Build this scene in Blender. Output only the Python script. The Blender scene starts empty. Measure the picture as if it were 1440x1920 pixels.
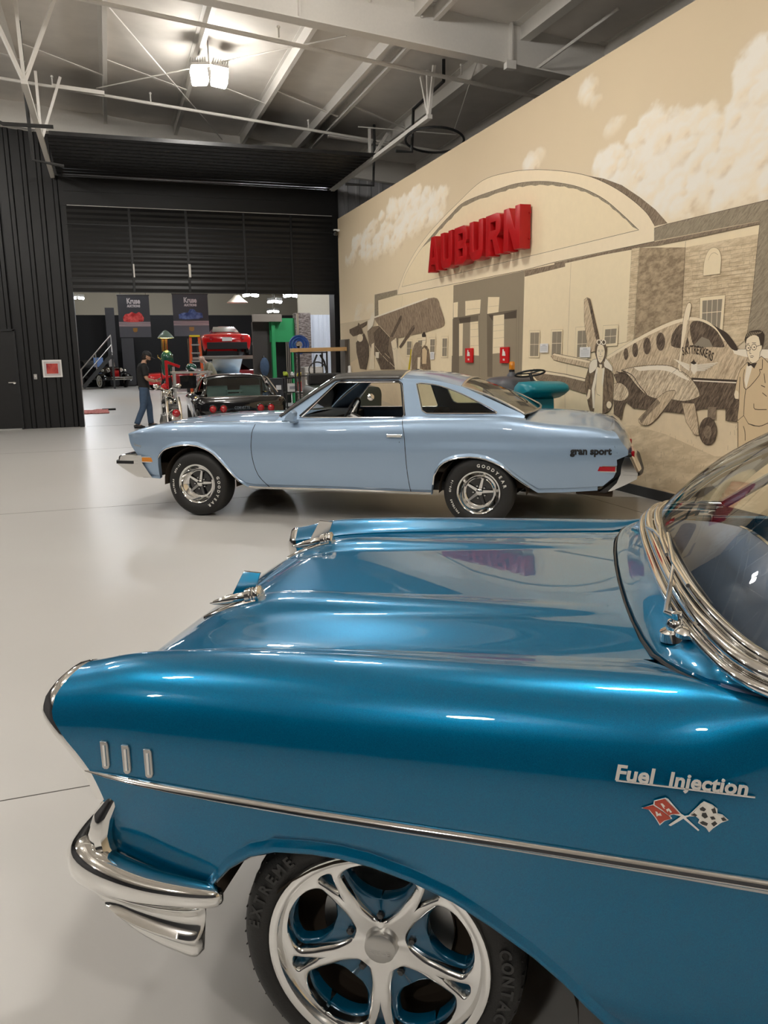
import bpy, bmesh, math, random
import numpy as np
from mathutils import Vector, Matrix
from mathutils.geometry import tessellate_polygon

SC = bpy.context.scene
COL = SC.collection
PI = math.pi
rad = math.radians

# ------------------------------------------------------------------ camera
FPX = 1490.0                      # focal length in pixels of the 1440x1920 frame
EYE = Vector((0, 0, 1.57))
_y = Vector(((202 - 720) / FPX, (674 - 960) / FPX, 1)).normalized()
_x = Vector(((5200 - 720) / FPX, (598 - 960) / FPX, 1))
_x = (_x - _x.dot(_y) * _y).normalized()
_z = _x.cross(_y)
RW = Matrix((_x, _y, _z))         # camera (right, down, forward) -> world
cam_d = bpy.data.cameras.new('camera')
cam = bpy.data.objects.new('camera', cam_d)
COL.objects.link(cam)
cam_d.sensor_fit = 'AUTO'
cam_d.sensor_width = 36.0
cam_d.lens = FPX / 1920 * 36.0
cam_d.clip_start = 0.05
cam_d.clip_end = 300
_r = Matrix((RW.col[0], -RW.col[1], -RW.col[2])).transposed()
cam.matrix_world = Matrix.Translation(EYE) @ _r.to_4x4()
SC.camera = cam

# ------------------------------------------------------------------ world, exposure
SC.view_settings.view_transform = 'Standard'
SC.view_settings.look = 'None'
SC.view_settings.gamma = 1.0
SC.view_settings.use_curve_mapping = False
SC.view_settings.exposure = 1.0
w = bpy.data.worlds.new('world')
SC.world = w
w.use_nodes = True
w.node_tree.nodes['Background'].inputs[0].default_value = (0.75, 0.72, 0.68, 1)
w.node_tree.nodes['Background'].inputs[1].default_value = 0.05
LAMP_STRENGTH = 132.0             # emission of the hall's hanging lamps
FAR_STRENGTH = 95.0               # emission of the lamps in the workshop beyond
SC.cycles.max_bounces = 8
SC.cycles.diffuse_bounces = 4
SC.cycles.glossy_bounces = 5
SC.cycles.transmission_bounces = 6
SC.cycles.transparent_max_bounces = 12
SC.cycles.caustics_reflective = False
SC.cycles.caustics_refractive = False
SC.cycles.sample_clamp_indirect = 6.0
SC.cycles.use_denoising = True

# ------------------------------------------------------------------ points of the place
def ray(px, py):
    return RW @ Vector(((px - 720) / FPX, (py - 960) / FPX, 1))

def at(px, py, axis, val):        # where the sight line through a pixel meets the plane x|y|z = val
    d = ray(px, py)
    t = (val - EYE[axis]) / d[axis]
    return EYE + t * d

def atp(px, py, p0, n):
    d = ray(px, py)
    t = (p0 - EYE).dot(n) / d.dot(n)
    return EYE + t * d

# ------------------------------------------------------------------ materials
def nodes_of(name):
    m = bpy.data.materials.new(name)
    m.use_nodes = True
    nt = m.node_tree
    return m, nt, nt.nodes['Principled BSDF']

def mat(name, col, rough=0.5, metal=0.0, coat=0.0, var=0.04, scale=30.0, bump=0.0, emit=None, estr=0.0,
        trans=0.0, ior=1.45, alpha=1.0, spec=0.5, coat_rough=0.02, tex='Object'):
    m, nt, b = nodes_of(name)
    N, L = nt.nodes, nt.links
    c = (*col, 1) if len(col) == 3 else col
    tc = N.new('ShaderNodeTexCoord')
    nz = N.new('ShaderNodeTexNoise')
    nz.inputs['Scale'].default_value = scale
    nz.inputs['Detail'].default_value = 3
    L.new(tc.outputs[tex], nz.inputs['Vector'])
    hsv = N.new('ShaderNodeHueSaturation')
    hsv.inputs['Color'].default_value = c
    mr = N.new('ShaderNodeMapRange')
    mr.inputs['To Min'].default_value = 1 - var
    mr.inputs['To Max'].default_value = 1 + var
    L.new(nz.outputs['Fac'], mr.inputs['Value'])
    L.new(mr.outputs[0], hsv.inputs['Value'])
    L.new(hsv.outputs[0], b.inputs['Base Color'])
    b.inputs['Roughness'].default_value = rough
    b.inputs['Metallic'].default_value = metal
    b.inputs['Coat Weight'].default_value = coat
    b.inputs['Coat Roughness'].default_value = coat_rough
    b.inputs['Specular IOR Level'].default_value = spec
    b.inputs['IOR'].default_value = ior
    b.inputs['Transmission Weight'].default_value = trans
    b.inputs['Alpha'].default_value = alpha
    if emit:
        b.inputs['Emission Color'].default_value = (*emit, 1)
        b.inputs['Emission Strength'].default_value = estr
    if bump:
        bp = N.new('ShaderNodeBump')
        bp.inputs['Strength'].default_value = bump
        bp.inputs['Distance'].default_value = 0.01
        L.new(nz.outputs['Fac'], bp.inputs['Height'])
        L.new(bp.outputs[0], b.inputs['Normal'])
    return m

def hatch(name, a, b2, scale=(3, 40, 40), rot=(0.6, 0, 0), lo=0.38, hi=0.62, rough=0.85):
    """matt paint brushed or pencilled in slanting strokes of two tones"""
    m, nt, b = nodes_of(name)
    N, L = nt.nodes, nt.links
    tc = N.new('ShaderNodeTexCoord')
    mp = N.new('ShaderNodeMapping')
    mp.inputs['Rotation'].default_value = rot
    mp2 = N.new('ShaderNodeMapping')
    mp2.inputs['Scale'].default_value = scale
    nz = N.new('ShaderNodeTexNoise')
    nz.inputs['Scale'].default_value = 1.0
    nz.inputs['Detail'].default_value = 4
    nz.inputs['Roughness'].default_value = 0.65
    L.new(tc.outputs['Object'], mp.inputs['Vector'])
    L.new(mp.outputs[0], mp2.inputs['Vector'])
    L.new(mp2.outputs[0], nz.inputs['Vector'])
    mr = N.new('ShaderNodeMapRange')
    mr.inputs['From Min'].default_value = lo
    mr.inputs['From Max'].default_value = hi
    L.new(nz.outputs['Fac'], mr.inputs['Value'])
    mx = N.new('ShaderNodeMix')
    mx.data_type = 'RGBA'
    mx.inputs['A'].default_value = (*a, 1)
    mx.inputs['B'].default_value = (*b2, 1)
    L.new(mr.outputs[0], mx.inputs['Factor'])
    L.new(mx.outputs['Result'], b.inputs['Base Color'])
    b.inputs['Roughness'].default_value = rough
    b.inputs['Specular IOR Level'].default_value = 0.2
    return m

def carpaint(name, col, deep, rough=0.32, metal=0.75):
    """metallic flake under clear lacquer"""
    m, nt, b = nodes_of(name)
    N, L = nt.nodes, nt.links
    tc = N.new('ShaderNodeTexCoord')
    vo = N.new('ShaderNodeTexVoronoi')
    vo.inputs['Scale'].default_value = 2500
    L.new(tc.outputs['Object'], vo.inputs['Vector'])
    mx = N.new('ShaderNodeMix')
    mx.data_type = 'RGBA'
    mx.inputs['A'].default_value = (*deep, 1)
    mx.inputs['B'].default_value = (*col, 1)
    sep = N.new('ShaderNodeSeparateColor')
    L.new(vo.outputs['Color'], sep.inputs[0])
    L.new(sep.outputs[0], mx.inputs['Factor'])
    L.new(mx.outputs['Result'], b.inputs['Base Color'])
    b.inputs['Metallic'].default_value = metal
    b.inputs['Roughness'].default_value = rough
    b.inputs['Coat Weight'].default_value = 1.0
    b.inputs['Coat Roughness'].default_value = 0.015
    b.inputs['Coat IOR'].default_value = 1.5
    b.inputs['Specular IOR Level'].default_value = 0.0
    return m

def glass(name, tint=(0.9, 0.95, 0.93), rough=0.0, refl=1.0):
    """thin pane: clear with a mirror-like sheen at grazing angles"""
    m = bpy.data.materials.new(name)
    m.use_nodes = True
    nt = m.node_tree
    N, L = nt.nodes, nt.links
    N.clear()
    out = N.new('ShaderNodeOutputMaterial')
    tr = N.new('ShaderNodeBsdfTransparent')
    tr.inputs[0].default_value = (*tint, 1)
    gl = N.new('ShaderNodeBsdfGlossy')
    gl.inputs['Roughness'].default_value = rough
    fr = N.new('ShaderNodeFresnel')
    fr.inputs['IOR'].default_value = 1.5
    mu = N.new('ShaderNodeMath')
    mu.operation = 'MULTIPLY'
    mu.inputs[1].default_value = refl
    mu.use_clamp = True
    mx = N.new('ShaderNodeMixShader')
    L.new(fr.outputs[0], mu.inputs[0])
    L.new(mu.outputs[0], mx.inputs[0])
    L.new(tr.outputs[0], mx.inputs[1])
    L.new(gl.outputs[0], mx.inputs[2])
    L.new(mx.outputs[0], out.inputs[0])
    return m

M = {}
M['chrome'] = mat('chrome', (0.86, 0.85, 0.83), 0.06, 1.0, var=0.01)
M['polished'] = mat('polished_aluminium', (0.83, 0.82, 0.80), 0.13, 1.0, var=0.02)
M['satin'] = mat('satin_metal', (0.55, 0.54, 0.52), 0.35, 1.0)
M['rubber'] = mat('tyre_rubber', (0.018, 0.017, 0.016), 0.55, bump=0.1, scale=200)
M['rubber_mark'] = mat('raised_rubber', (0.03, 0.029, 0.028), 0.38)
M['black'] = mat('black_trim', (0.012, 0.012, 0.013), 0.45)
M['gloss_black'] = mat('gloss_black', (0.008, 0.008, 0.009), 0.15, coat=1.0)
M['dark'] = mat('dark_underbody', (0.012, 0.011, 0.011), 0.8)
M['white_paint'] = mat('white_paint', (0.78, 0.77, 0.74), 0.5)
M['white_letter'] = mat('white_letters', (0.80, 0.78, 0.72), 0.6)
M['glass'] = glass('clear_glass')
M['tint'] = glass('green_tinted_glass', (0.78, 0.85, 0.80))
M['vinyl'] = mat('black_vinyl', (0.03, 0.029, 0.028), 0.5, bump=0.2, scale=150)
M['steel_white'] = mat('off_white_steel', (0.78, 0.75, 0.70), 0.55)
M['steel_dark'] = mat('dark_iron', (0.03, 0.03, 0.03), 0.5)
M['red'] = mat('red_paint', (0.62, 0.012, 0.015), 0.35)

# ------------------------------------------------------------------ mesh helpers
class MB:
    def __init__(s):
        s.v, s.f, s.m = [], [], []

    def add(s, vs, fs, m=0):
        o = len(s.v)
        s.v += [tuple(p) for p in vs]
        s.f += [tuple(i + o for i in f) for f in fs]
        s.m += [m] * len(fs)
        return s

    def box(s, c, d, m=0, rot=None):
        x, y, z = d[0] / 2, d[1] / 2, d[2] / 2
        vs = [Vector(p) for p in ((-x, -y, -z), (x, -y, -z), (x, y, -z), (-x, y, -z), (-x, -y, z), (x, -y, z), (x, y, z), (-x, y, z))]
        if rot is not None:
            vs = [rot @ p for p in vs]
        vs = [p + Vector(c) for p in vs]
        return s.add(vs, [(0, 3, 2, 1), (4, 5, 6, 7), (0, 1, 5, 4), (1, 2, 6, 5), (2, 3, 7, 6), (3, 0, 4, 7)], m)

    def bar(s, p, q, wd, ht, m=0, up=(0, 0, 1)):
        p, q = Vector(p), Vector(q)
        d = q - p
        t = d.normalized()
        u = Vector(up)
        if abs(t.dot(u)) > 0.98:
            u = Vector((1, 0, 0))
        sd = t.cross(u).normalized()
        u = sd.cross(t)
        rot = Matrix((t, sd, u)).transposed()
        return s.box((p + q) / 2, (d.length, wd, ht), m, rot)

    def tube(s, pts, r, n=10, m=0, closed=False, cap=True, sy=1.0, up=None):
        pts = [Vector(p) for p in pts]
        k = len(pts)
        rs = r if isinstance(r, (list, tuple)) else [r] * k
        ref = None
        rings = []
        for i, p in enumerate(pts):
            if closed:
                t = pts[(i + 1) % k] - pts[i - 1]
            else:
                t = pts[min(i + 1, k - 1)] - pts[max(i - 1, 0)]
            t.normalize()
            if up is not None:
                ref = Vector(up)
            elif ref is None:
                ref = Vector((0, 0, 1)) if abs(t.z) < 0.9 else Vector((1, 0, 0))
            a = t.cross(ref)
            if a.length < 1e-6:
                a = t.orthogonal()
            a.normalize()
            b = a.cross(t)
            ref = b
            rings.append([p + rs[i] * (math.cos(2 * PI * j / n) * a + sy * math.sin(2 * PI * j / n) * b) for j in range(n)])
        vs = [q for rg in rings for q in rg]
        fs = []
        for i in range(k if closed else k - 1):
            o, o2 = i * n, ((i + 1) % k) * n
            for j in range(n):
                fs.append((o + j, o + (j + 1) % n, o2 + (j + 1) % n, o2 + j))
        if cap and not closed:
            fs.append(tuple(range(n - 1, -1, -1)))
            fs.append(tuple((k - 1) * n + j for j in range(n)))
        return s.add(vs, fs, m)

    def lathe(s, prof, c=(0, 0, 0), axis=(0, 0, 1), n=32, m=0, close=False):
        c = Vector(c)
        ax = Vector(axis).normalized()
        a = ax.orthogonal().normalized()
        if abs(ax.y) > 0.9:
            a = Vector((1, 0, 0))
        b = ax.cross(a)
        vs = []
        for r, h in prof:
            for j in range(n):
                t = 2 * PI * j / n
                vs.append(c + ax * h + r * (math.cos(t) * a + math.sin(t) * b))
        fs = []
        k = len(prof)
        for i in range(k if close else k - 1):
            o, o2 = i * n, ((i + 1) % k) * n
            for j in range(n):
                fs.append((o + j, o + (j + 1) % n, o2 + (j + 1) % n, o2 + j))
        return s.add(vs, fs, m)

    def grid(s, rows, m=0, flip=False, closed=False):
        k = len(rows[0])
        vs = [p for r in rows for p in r]
        fs = []
        for i in range(len(rows) - 1):
            for j in range(k if closed else k - 1):
                j2 = (j + 1) % k
                f = (i * k + j, i * k + j2, (i + 1) * k + j2, (i + 1) * k + j)
                fs.append(f[::-1] if flip else f)
        return s.add(vs, fs, m)

    def poly(s, pts, m=0):            # one planar polygon, concave allowed
        tri = tessellate_polygon([[Vector(p) for p in pts]])
        return s.add(pts, [tuple(t) for t in tri], m)

    def slab(s, pts, n, m=0):         # planar polygon given a thickness along vector n
        n = Vector(n)
        pts = [Vector(p) for p in pts]
        k = len(pts)
        tri = [tuple(t) for t in tessellate_polygon([pts])]
        vs = pts + [p + n for p in pts]
        fs = tri + [tuple(i + k for i in t[::-1]) for t in tri]
        fs += [(i, (i + 1) % k, (i + 1) % k + k, i + k) for i in range(k)]
        return s.add(vs, fs, m)

    def ball(s, c, r, n=12, m=0, sc=(1, 1, 1)):
        vs, fs = [], []
        h = n // 2
        for i in range(h + 1):
            t = PI * i / h
            for j in range(n):
                p = 2 * PI * j / n
                vs.append((c[0] + r * sc[0] * math.sin(t) * math.cos(p), c[1] + r * sc[1] * math.sin(t) * math.sin(p), c[2] + r * sc[2] * math.cos(t)))
        for i in range(h):
            for j in range(n):
                fs.append((i * n + j, (i + 1) * n + j, (i + 1) * n + (j + 1) % n, i * n + (j + 1) % n))
        return s.add(vs, fs, m)

    def build(s, name, mats, parent=None, smooth=35, bevel=0.0, weld=True, sub=0, fix=True, solid=0.0):
        me = bpy.data.meshes.new(name)
        me.from_pydata(s.v, [], s.f)
        for i, k in enumerate(s.m):
            me.polygons[i].material_index = k
        return finish(name, me, mats, parent, smooth, bevel, weld, sub, fix, solid)

def finish(name, me, mats, parent=None, smooth=35, bevel=0.0, weld=True, sub=0, fix=True, solid=0.0):
    bm = bmesh.new()
    bm.from_mesh(me)
    if weld:
        bmesh.ops.remove_doubles(bm, verts=bm.verts, dist=1e-5)
    bmesh.ops.dissolve_degenerate(bm, edges=bm.edges, dist=1e-6)
    if fix:
        bmesh.ops.recalc_face_normals(bm, faces=bm.faces)
    bm.to_mesh(me)
    bm.free()
    for mm in (mats if isinstance(mats, (list, tuple)) else [mats]):
        me.materials.append(M[mm] if isinstance(mm, str) else mm)
    o = bpy.data.objects.new(name, me)
    COL.objects.link(o)
    if parent:
        o.parent = parent
    if smooth:
        me.shade_smooth()
        me.set_sharp_from_angle(angle=rad(smooth))
    if solid:
        so = o.modifiers.new('thickness', 'SOLIDIFY')
        so.thickness = solid
        so.offset = -1
    if bevel:
        bv = o.modifiers.new('bevel', 'BEVEL')
        bv.width = bevel
        bv.segments = 2
        bv.limit_method = 'ANGLE'
        bv.angle_limit = rad(35)
    if sub:
        sb = o.modifiers.new('sub', 'SUBSURF')
        sb.levels = sub
        sb.render_levels = sub
    return o

def curve_mesh(cu, mtx):
    o = bpy.data.objects.new('tmp', cu)
    COL.objects.link(o)
    dg = bpy.context.evaluated_depsgraph_get()
    me = bpy.data.meshes.new_from_object(o.evaluated_get(dg))
    bpy.data.objects.remove(o)
    bpy.data.curves.remove(cu)
    me.transform(mtx)
    me.materials.clear()
    return me

def plate_mesh(loops, half, bevel=0.0, mtx=Matrix(), res=2):
    """flat plate with holes: loops of 2D points, first the outline"""
    cu = bpy.data.curves.new('tmp', 'CURVE')
    cu.dimensions = '2D'
    cu.fill_mode = 'BOTH'
    cu.extrude = half
    cu.bevel_depth = bevel
    cu.bevel_resolution = res
    for lp in loops:
        sp = cu.splines.new('POLY')
        sp.points.add(len(lp) - 1)
        for i, p in enumerate(lp):
            sp.points[i].co = (p[0], p[1], 0, 1)
        sp.use_cyclic_u = True
    return curve_mesh(cu, mtx)

def text_mesh(s, size, half, mtx, bold=0.0, shear=0.0, sx=1.0, align='LEFT', space=1.0):
    cu = bpy.data.curves.new('tmp', 'FONT')
    cu.body = s
    cu.size = size
    cu.extrude = half
    cu.offset = bold
    cu.shear = shear
    cu.align_x = align
    cu.space_character = space
    cu.resolution_u = 3
    return curve_mesh(cu, mtx @ Matrix.Diagonal((sx, 1, 1, 1)))

def frame_mtx(o, xa, ya):
    """matrix whose x axis runs along xa, y along ya, from point o"""
    xa = Vector(xa).normalized()
    ya = Vector(ya)
    ya = (ya - ya.dot(xa) * xa).normalized()
    za = xa.cross(ya)
    m = Matrix((xa, ya, za)).transposed().to_4x4()
    m.translation = Vector(o)
    return m

def join_mesh(name, mes):
    """several meshes of one part -> one mesh"""
    bm = bmesh.new()
    for i, me in enumerate(mes):
        k = len(bm.faces)
        bm.from_mesh(me)
    me = bpy.data.meshes.new(name)
    bm.to_mesh(me)
    bm.free()
    return me

def tag(o, label=None, cat=None, group=None, kind=None):
    if label: o['label'] = label
    if cat: o['category'] = cat
    if group: o['group'] = group
    if kind: o['kind'] = kind
    return o

def thing(name, label, cat, loc=(0, 0, 0), rz=0.0, group=None):
    o = bpy.data.objects.new(name, None)
    o.empty_display_size = 0.1
    COL.objects.link(o)
    o.location = loc
    o.rotation_euler = (0, 0, rz)
    return tag(o, label, cat, group)

def dup(root, loc, rz=None, label=None, group=None):
    r = root.copy()
    COL.objects.link(r)
    r.location = loc
    if rz is not None:
        r.rotation_euler = (0, 0, rz)
    tag(r, label, None, group)
    for ch in list(root.children):
        c = ch.copy()
        COL.objects.link(c)
        c.parent = r
        for g in list(ch.children):
            d = g.copy()
            COL.objects.link(d)
            d.parent = c
    return r

def interp(x, xs, ys):
    return float(np.interp(x, xs, ys))

def spline(pts, n, closed=False):
    """Catmull-Rom through points (tuples of any size)"""
    P = [np.array(p, float) for p in pts]
    k = len(P)
    out = []
    segs = k if closed else k - 1
    for i in range(segs):
        if closed:
            p0, p1, p2, p3 = P[i - 1], P[i], P[(i + 1) % k], P[(i + 2) % k]
        else:
            p1, p2 = P[i], P[i + 1]
            p0 = P[i - 1] if i else 2 * p1 - p2
            p3 = P[i + 2] if i + 2 < k else 2 * p2 - p1
        for j in range(n):
            t = j / n
            out.append(0.5 * ((2 * p1) + (-p0 + p2) * t + (2 * p0 - 5 * p1 + 4 * p2 - p3) * t * t + (-p0 + 3 * p1 - 3 * p2 + p3) * t ** 3))
    if not closed:
        out.append(P[-1])
    return out

def smooth_fn(xs, ys):
    """monotone-ish cubic through samples"""
    xs = np.array(xs, float)
    ys = np.array(ys, float)
    d = np.diff(ys) / np.diff(xs)
    m = np.zeros(len(xs))
    m[0], m[-1] = d[0], d[-1]
    for i in range(1, len(xs) - 1):
        m[i] = 0 if d[i - 1] * d[i] <= 0 else 2 * d[i - 1] * d[i] / (d[i - 1] + d[i])
    def f(x):
        x = min(max(x, xs[0]), xs[-1])
        i = min(int(np.searchsorted(xs, x, 'right')) - 1, len(xs) - 2)
        h = xs[i + 1] - xs[i]
        t = (x - xs[i]) / h
        return float((2 * t ** 3 - 3 * t * t + 1) * ys[i] + (t ** 3 - 2 * t * t + t) * h * m[i] + (-2 * t ** 3 + 3 * t * t) * ys[i + 1] + (t ** 3 - t * t) * h * m[i + 1])
    return f
# ================================================================== THE SETTING
XW = 5.47                         # face of the painted wall
YD = 20.4                         # wall with the big door
ROOF = lambda x: 7.05 - 0.083 * x
XL, XR, YB, YF = -14.0, 9.5, -10.0, 62.0

def floor_material():
    m, nt, b = nodes_of('polished_concrete')
    N, L = nt.nodes, nt.links
    tc = N.new('ShaderNodeTexCoord')
    n1 = N.new('ShaderNodeTexNoise'); n1.inputs['Scale'].default_value = 0.7; n1.inputs['Detail'].default_value = 5
    n2 = N.new('ShaderNodeTexNoise'); n2.inputs['Scale'].default_value = 14; n2.inputs['Detail'].default_value = 6
    L.new(tc.outputs['Object'], n1.inputs['Vector']); L.new(tc.outputs['Object'], n2.inputs['Vector'])
    mr = N.new('ShaderNodeMapRange')
    mr.inputs['From Min'].default_value = 0.25; mr.inputs['From Max'].default_value = 0.75
    L.new(n1.outputs['Fac'], mr.inputs['Value'])
    mx = N.new('ShaderNodeMix'); mx.data_type = 'RGBA'
    mx.inputs['A'].default_value = (0.49, 0.475, 0.45, 1); mx.inputs['B'].default_value = (0.525, 0.51, 0.485, 1)
    L.new(mr.outputs[0], mx.inputs['Factor'])
    L.new(mx.outputs['Result'], b.inputs['Base Color'])
    r = N.new('ShaderNodeMapRange'); r.inputs['To Min'].default_value = 0.30; r.inputs['To Max'].default_value = 0.35
    L.new(n1.outputs['Fac'], r.inputs['Value']); L.new(r.outputs[0], b.inputs['Roughness'])
    bp = N.new('ShaderNodeBump'); bp.inputs['Strength'].default_value = 0.015; bp.inputs['Distance'].default_value = 0.01
    L.new(n1.outputs['Fac'], bp.inputs['Height']); L.new(bp.outputs[0], b.inputs['Normal'])
    return m
M['floor'] = floor_material()
M['joint'] = mat('saw_cut', (0.10, 0.09, 0.08), 0.9)
M['insul'] = mat('roof_insulation', (0.76, 0.715, 0.66), 0.75, scale=2.5, var=0.12, bump=0.4)
M['blackwall'] = mat('black_metal_siding', (0.008, 0.0078, 0.008), 0.36, scale=3, var=0.2)
M['blackdoor'] = mat('black_door_steel', (0.010, 0.0095, 0.0095), 0.40, scale=8, var=0.2, bump=0.1)
M['greywall'] = mat('grey_metal_siding', (0.30, 0.30, 0.31), 0.5)
M['darkwall'] = mat('charcoal_wall', (0.05, 0.05, 0.055), 0.7)
M['beige'] = mat('beige_roof_liner', (0.55, 0.50, 0.40), 0.8)
M['plainwall'] = mat('plain_painted_back', (0.30, 0.28, 0.25), 0.8)

b = MB()
b.box(((XL + 26) / 2, (YB + YF) / 2, -0.1), (26 - XL, YF - YB, 0.2))
fl = tag(b.build('floor', 'floor', smooth=0), kind='structure')
b = MB()                           # saw-cut joints in the slab
for y in (-3.1, 2.95, 9.0, 15.05): b.box((-2, y, 0.0004), (22, 0.006, 0.0008))
for x in (-9.6, -4.6, 4.9): b.box((x, 5.2, 0.0004), (0.006, 30, 0.0008))
b.box((2.5, YD, 0.0004), (6.2, 0.03, 0.0008))
b.build('floor_joint', 'joint', fl, smooth=0)

# ceiling: insulation blankets sagging between the purlins
PURL = [-13.5 + 1.535 * i for i in range(9)] + [0.33, 1.865, 3.4, 4.95, 6.4, 7.9, 9.3]
rows = []
xs = []
for a0, a1 in zip(PURL[:-1], PURL[1:]):
    xs += [a0 + (a1 - a0) * t for t in (0, .12, .3, .5, .7, .88)]
xs = [XL] + xs + [XR]
ys = [YB + 0.75 * i for i in range(int((YD - YB) / 0.75) + 2)]
ys[-1] = YD
rnd = random.Random(4)
for yi, y in enumerate(ys):
    r = []
    for i, x in enumerate(xs):
        sag = 0.0 if (i - 1) % 6 == 0 else 0.05 * math.sin(((i - 1) % 6) / 6 * PI)
        r.append((x, y, ROOF(x) - sag + rnd.uniform(-.012, .012)))
    rows.append(r)
tag(MB().grid(rows).build('ceiling', 'insul', smooth=60, solid=0.0), kind='structure')
b = MB().add([(XL, YD, ROOF(XL) + .2), (26, YD, 5.0), (26, YF, 5.0), (XL, YF, ROOF(XL) + .2)], [(0, 1, 2, 3)])
tag(b.build('ceiling_workshop', 'beige', smooth=0), kind='structure')

# corrugated siding panel in the plane y = const
def siding(b, x0, x1, z0, z1, y, pitch=0.31, depth=0.035, m=0, top=None):
    x = x0
    pr = []
    while x < x1:
        for dx, dd in ((0, 0), (.6, 0), (.68, -depth), (.92, -depth)):
            pr.append((min(x + dx * pitch, x1), y + dd))
        x += pitch
    pr.append((x1, y))
    zt = top or (lambda xx: z1)
    b.grid([[(px, py, z0) for px, py in pr], [(px, py, zt(px)) for px, py in pr]], m)

DX0, DX1 = -0.66, 5.62             # jambs of the big opening
b = MB()
siding(b, XL, -2.32, 0, 6.55, YD, top=lambda x: 6.45 - 0.083 * x)
siding(b, -2.32, -2.0, 2.24, 6.55, YD, top=lambda x: 6.45 - 0.083 * x)
siding(b, -2.0, DX0, 0, 6.55, YD, top=lambda x: 6.45 - 0.083 * x)
siding(b, -3.2, -2.32, 2.24, 6.55, YD - .001, top=lambda x: 6.45 - 0.083 * x)
b.add([(XL, YD + .02, 0), (-3.18, YD + .02, 0), (-3.18, YD + .02, 7.8), (XL, YD + .02, 8)], [(0, 1, 2, 3)])
wl = tag(b.build('wall_back', 'blackwall', smooth=25), kind='structure')
b = MB()                           # thick jamb posts and header around the opening
b.box((DX0 - 0.03, YD + .12, 2.85), (0.10, 0.5, 5.7))
b.box((DX1 + 0.06, YD + .12, 2.85), (0.16, 0.5, 5.7))
b.box(((DX0 + DX1) / 2, YD + .12, 6.05), (DX1 - DX0 + .3, 0.3, 0.8))
b.build('door_frame', 'blackwall', wl, smooth=0)
b = MB()
siding(b, DX1 + .14, XR, 0, 6.0, YD, top=lambda x: ROOF(x))
b.build('grey_siding', 'greywall', wl, smooth=25)
b = MB()                           # pale end rafter over the door wall
b.add([(XL, YD - .05, 6.47 - .083 * XL), (XR, YD - .05, 6.47 - .083 * XR), (XR, YD - .05, ROOF(XR)), (XL, YD - .05, ROOF(XL))], [(0, 1, 2, 3)])
b.bar((XL, YD - .12, 6.47 - .083 * XL), (XR, YD - .12, 6.47 - .083 * XR), 0.18, 0.02)
b.build('end_rafter', 'steel_white', wl, smooth=0)

b = MB().box((XL - .1, (YB + YD) / 2, 4.2), (0.2, YD - YB, 8.4))
tag(b.build('wall_left', 'darkwall', smooth=0), kind='structure')
b = MB().box(((XL + XR) / 2, YB - .1, 4.2), (XR - XL, 0.2, 8.4))
tag(b.build('wall_front', 'darkwall', smooth=0), kind='structure')
b = MB().box((XR + .1, (YB + YD) / 2, 3.3), (0.2, YD - YB, 6.6))
tag(b.build('wall_outer', 'greywall', smooth=0), kind='structure')

# workshop beyond: side and end walls
b = MB().box((XL + 3, (YD + YF) / 2, 4), (0.2, YF - YD, 8))
tag(b.build('wall_workshop_left', 'beige', smooth=0), kind='structure')
b = MB().box((25.9, (YD + YF) / 2, 3), (0.2, YF - YD, 6))
tag(b.build('wall_workshop_right', 'darkwall', smooth=0), kind='structure')
b = MB().box((6, YF + .1, 4), (40, 0.2, 8.5))
tag(b.build('wall_workshop_end', 'beige', smooth=0), kind='structure')

# sectional overhead door, half open: four rows hanging, the rest lying on its tracks overhead
dr = None
b = MB()
b.box(((DX0 + DX1) / 2, YD - .16, 4.06), (DX1 - DX0, 0.03, 1.88))
dr = tag(b.build('door_1', 'blackdoor', smooth=0), kind='structure')
zr = [3.11, 3.42, 3.98, 4.60, 5.0]
xc = [DX0, 0.72, 2.0, 3.36, 4.52, DX1]
b = MB()
for i in range(4):
    z0, z1 = zr[i], zr[i + 1]
    for j in range(5):
        x0, x1 = xc[j] + .03, xc[j + 1] - .03
        k = max(2, int((z1 - z0) / 0.105))
        rws = []
        for q in range(k * 2 + 1):
            zz = z0 + .02 + (z1 - z0 - .04) * q / (k * 2)
            d = 0.014 if q % 2 else 0.0
            rws.append([(x0, YD - .185 - d, zz), (x1, YD - .185 - d, zz)])
        b.grid(rws)
b.build('door_panel', 'blackdoor', dr, smooth=20)
b = MB()
for x in xc[1:-1]: b.box((x, YD - .20, 4.06), (0.035, 0.02, 1.86))
for z in zr: b.box(((DX0 + DX1) / 2, YD - .195, z), (DX1 - DX0, 0.012, 0.02))
b.build('door_stile', 'black', dr, smooth=0)
b = MB()
b.box((2.02, YD - .215, 3.62), (0.05, 0.012, 0.30)); b.box((0.74, YD - .215, 3.6), (0.03, 0.012, 0.3))
b.box(((DX0 + DX1) / 2, YD - .2, 5.0), (DX1 - DX0 - .1, 0.03, 0.012))
b.build('door_edge', 'steel_white', dr, smooth=0)
b = MB()                           # curved section, then the flat leaf overhead
b.add([(DX0 - .1, YD - .16, 5.0), (DX1 + .05, YD - .16, 5.0), (DX1 + .05, YD - .16, 5.62), (DX0 - .1, YD - .16, 5.62)], [(0, 1, 2, 3)])
rws = []
for i in range(49):
    y = 16.85 + (YD - .16 - 16.85) * i / 48
    rws.append([(DX0 - .1, y, 5.66 + (0.035 if i % 4 in (1, 2) else 0)), (DX1, y, 5.66 + (0.035 if i % 4 in (1, 2) else 0))])
b.grid(rws)
b.box(((DX0 + DX1) / 2, 16.84, 5.68), (DX1 - DX0 + .1, 0.03, 0.07))
b.box(((DX0 + DX1) / 2, YD - .17, 5.32), (DX1 - DX0, 0.02, 0.02))
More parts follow.
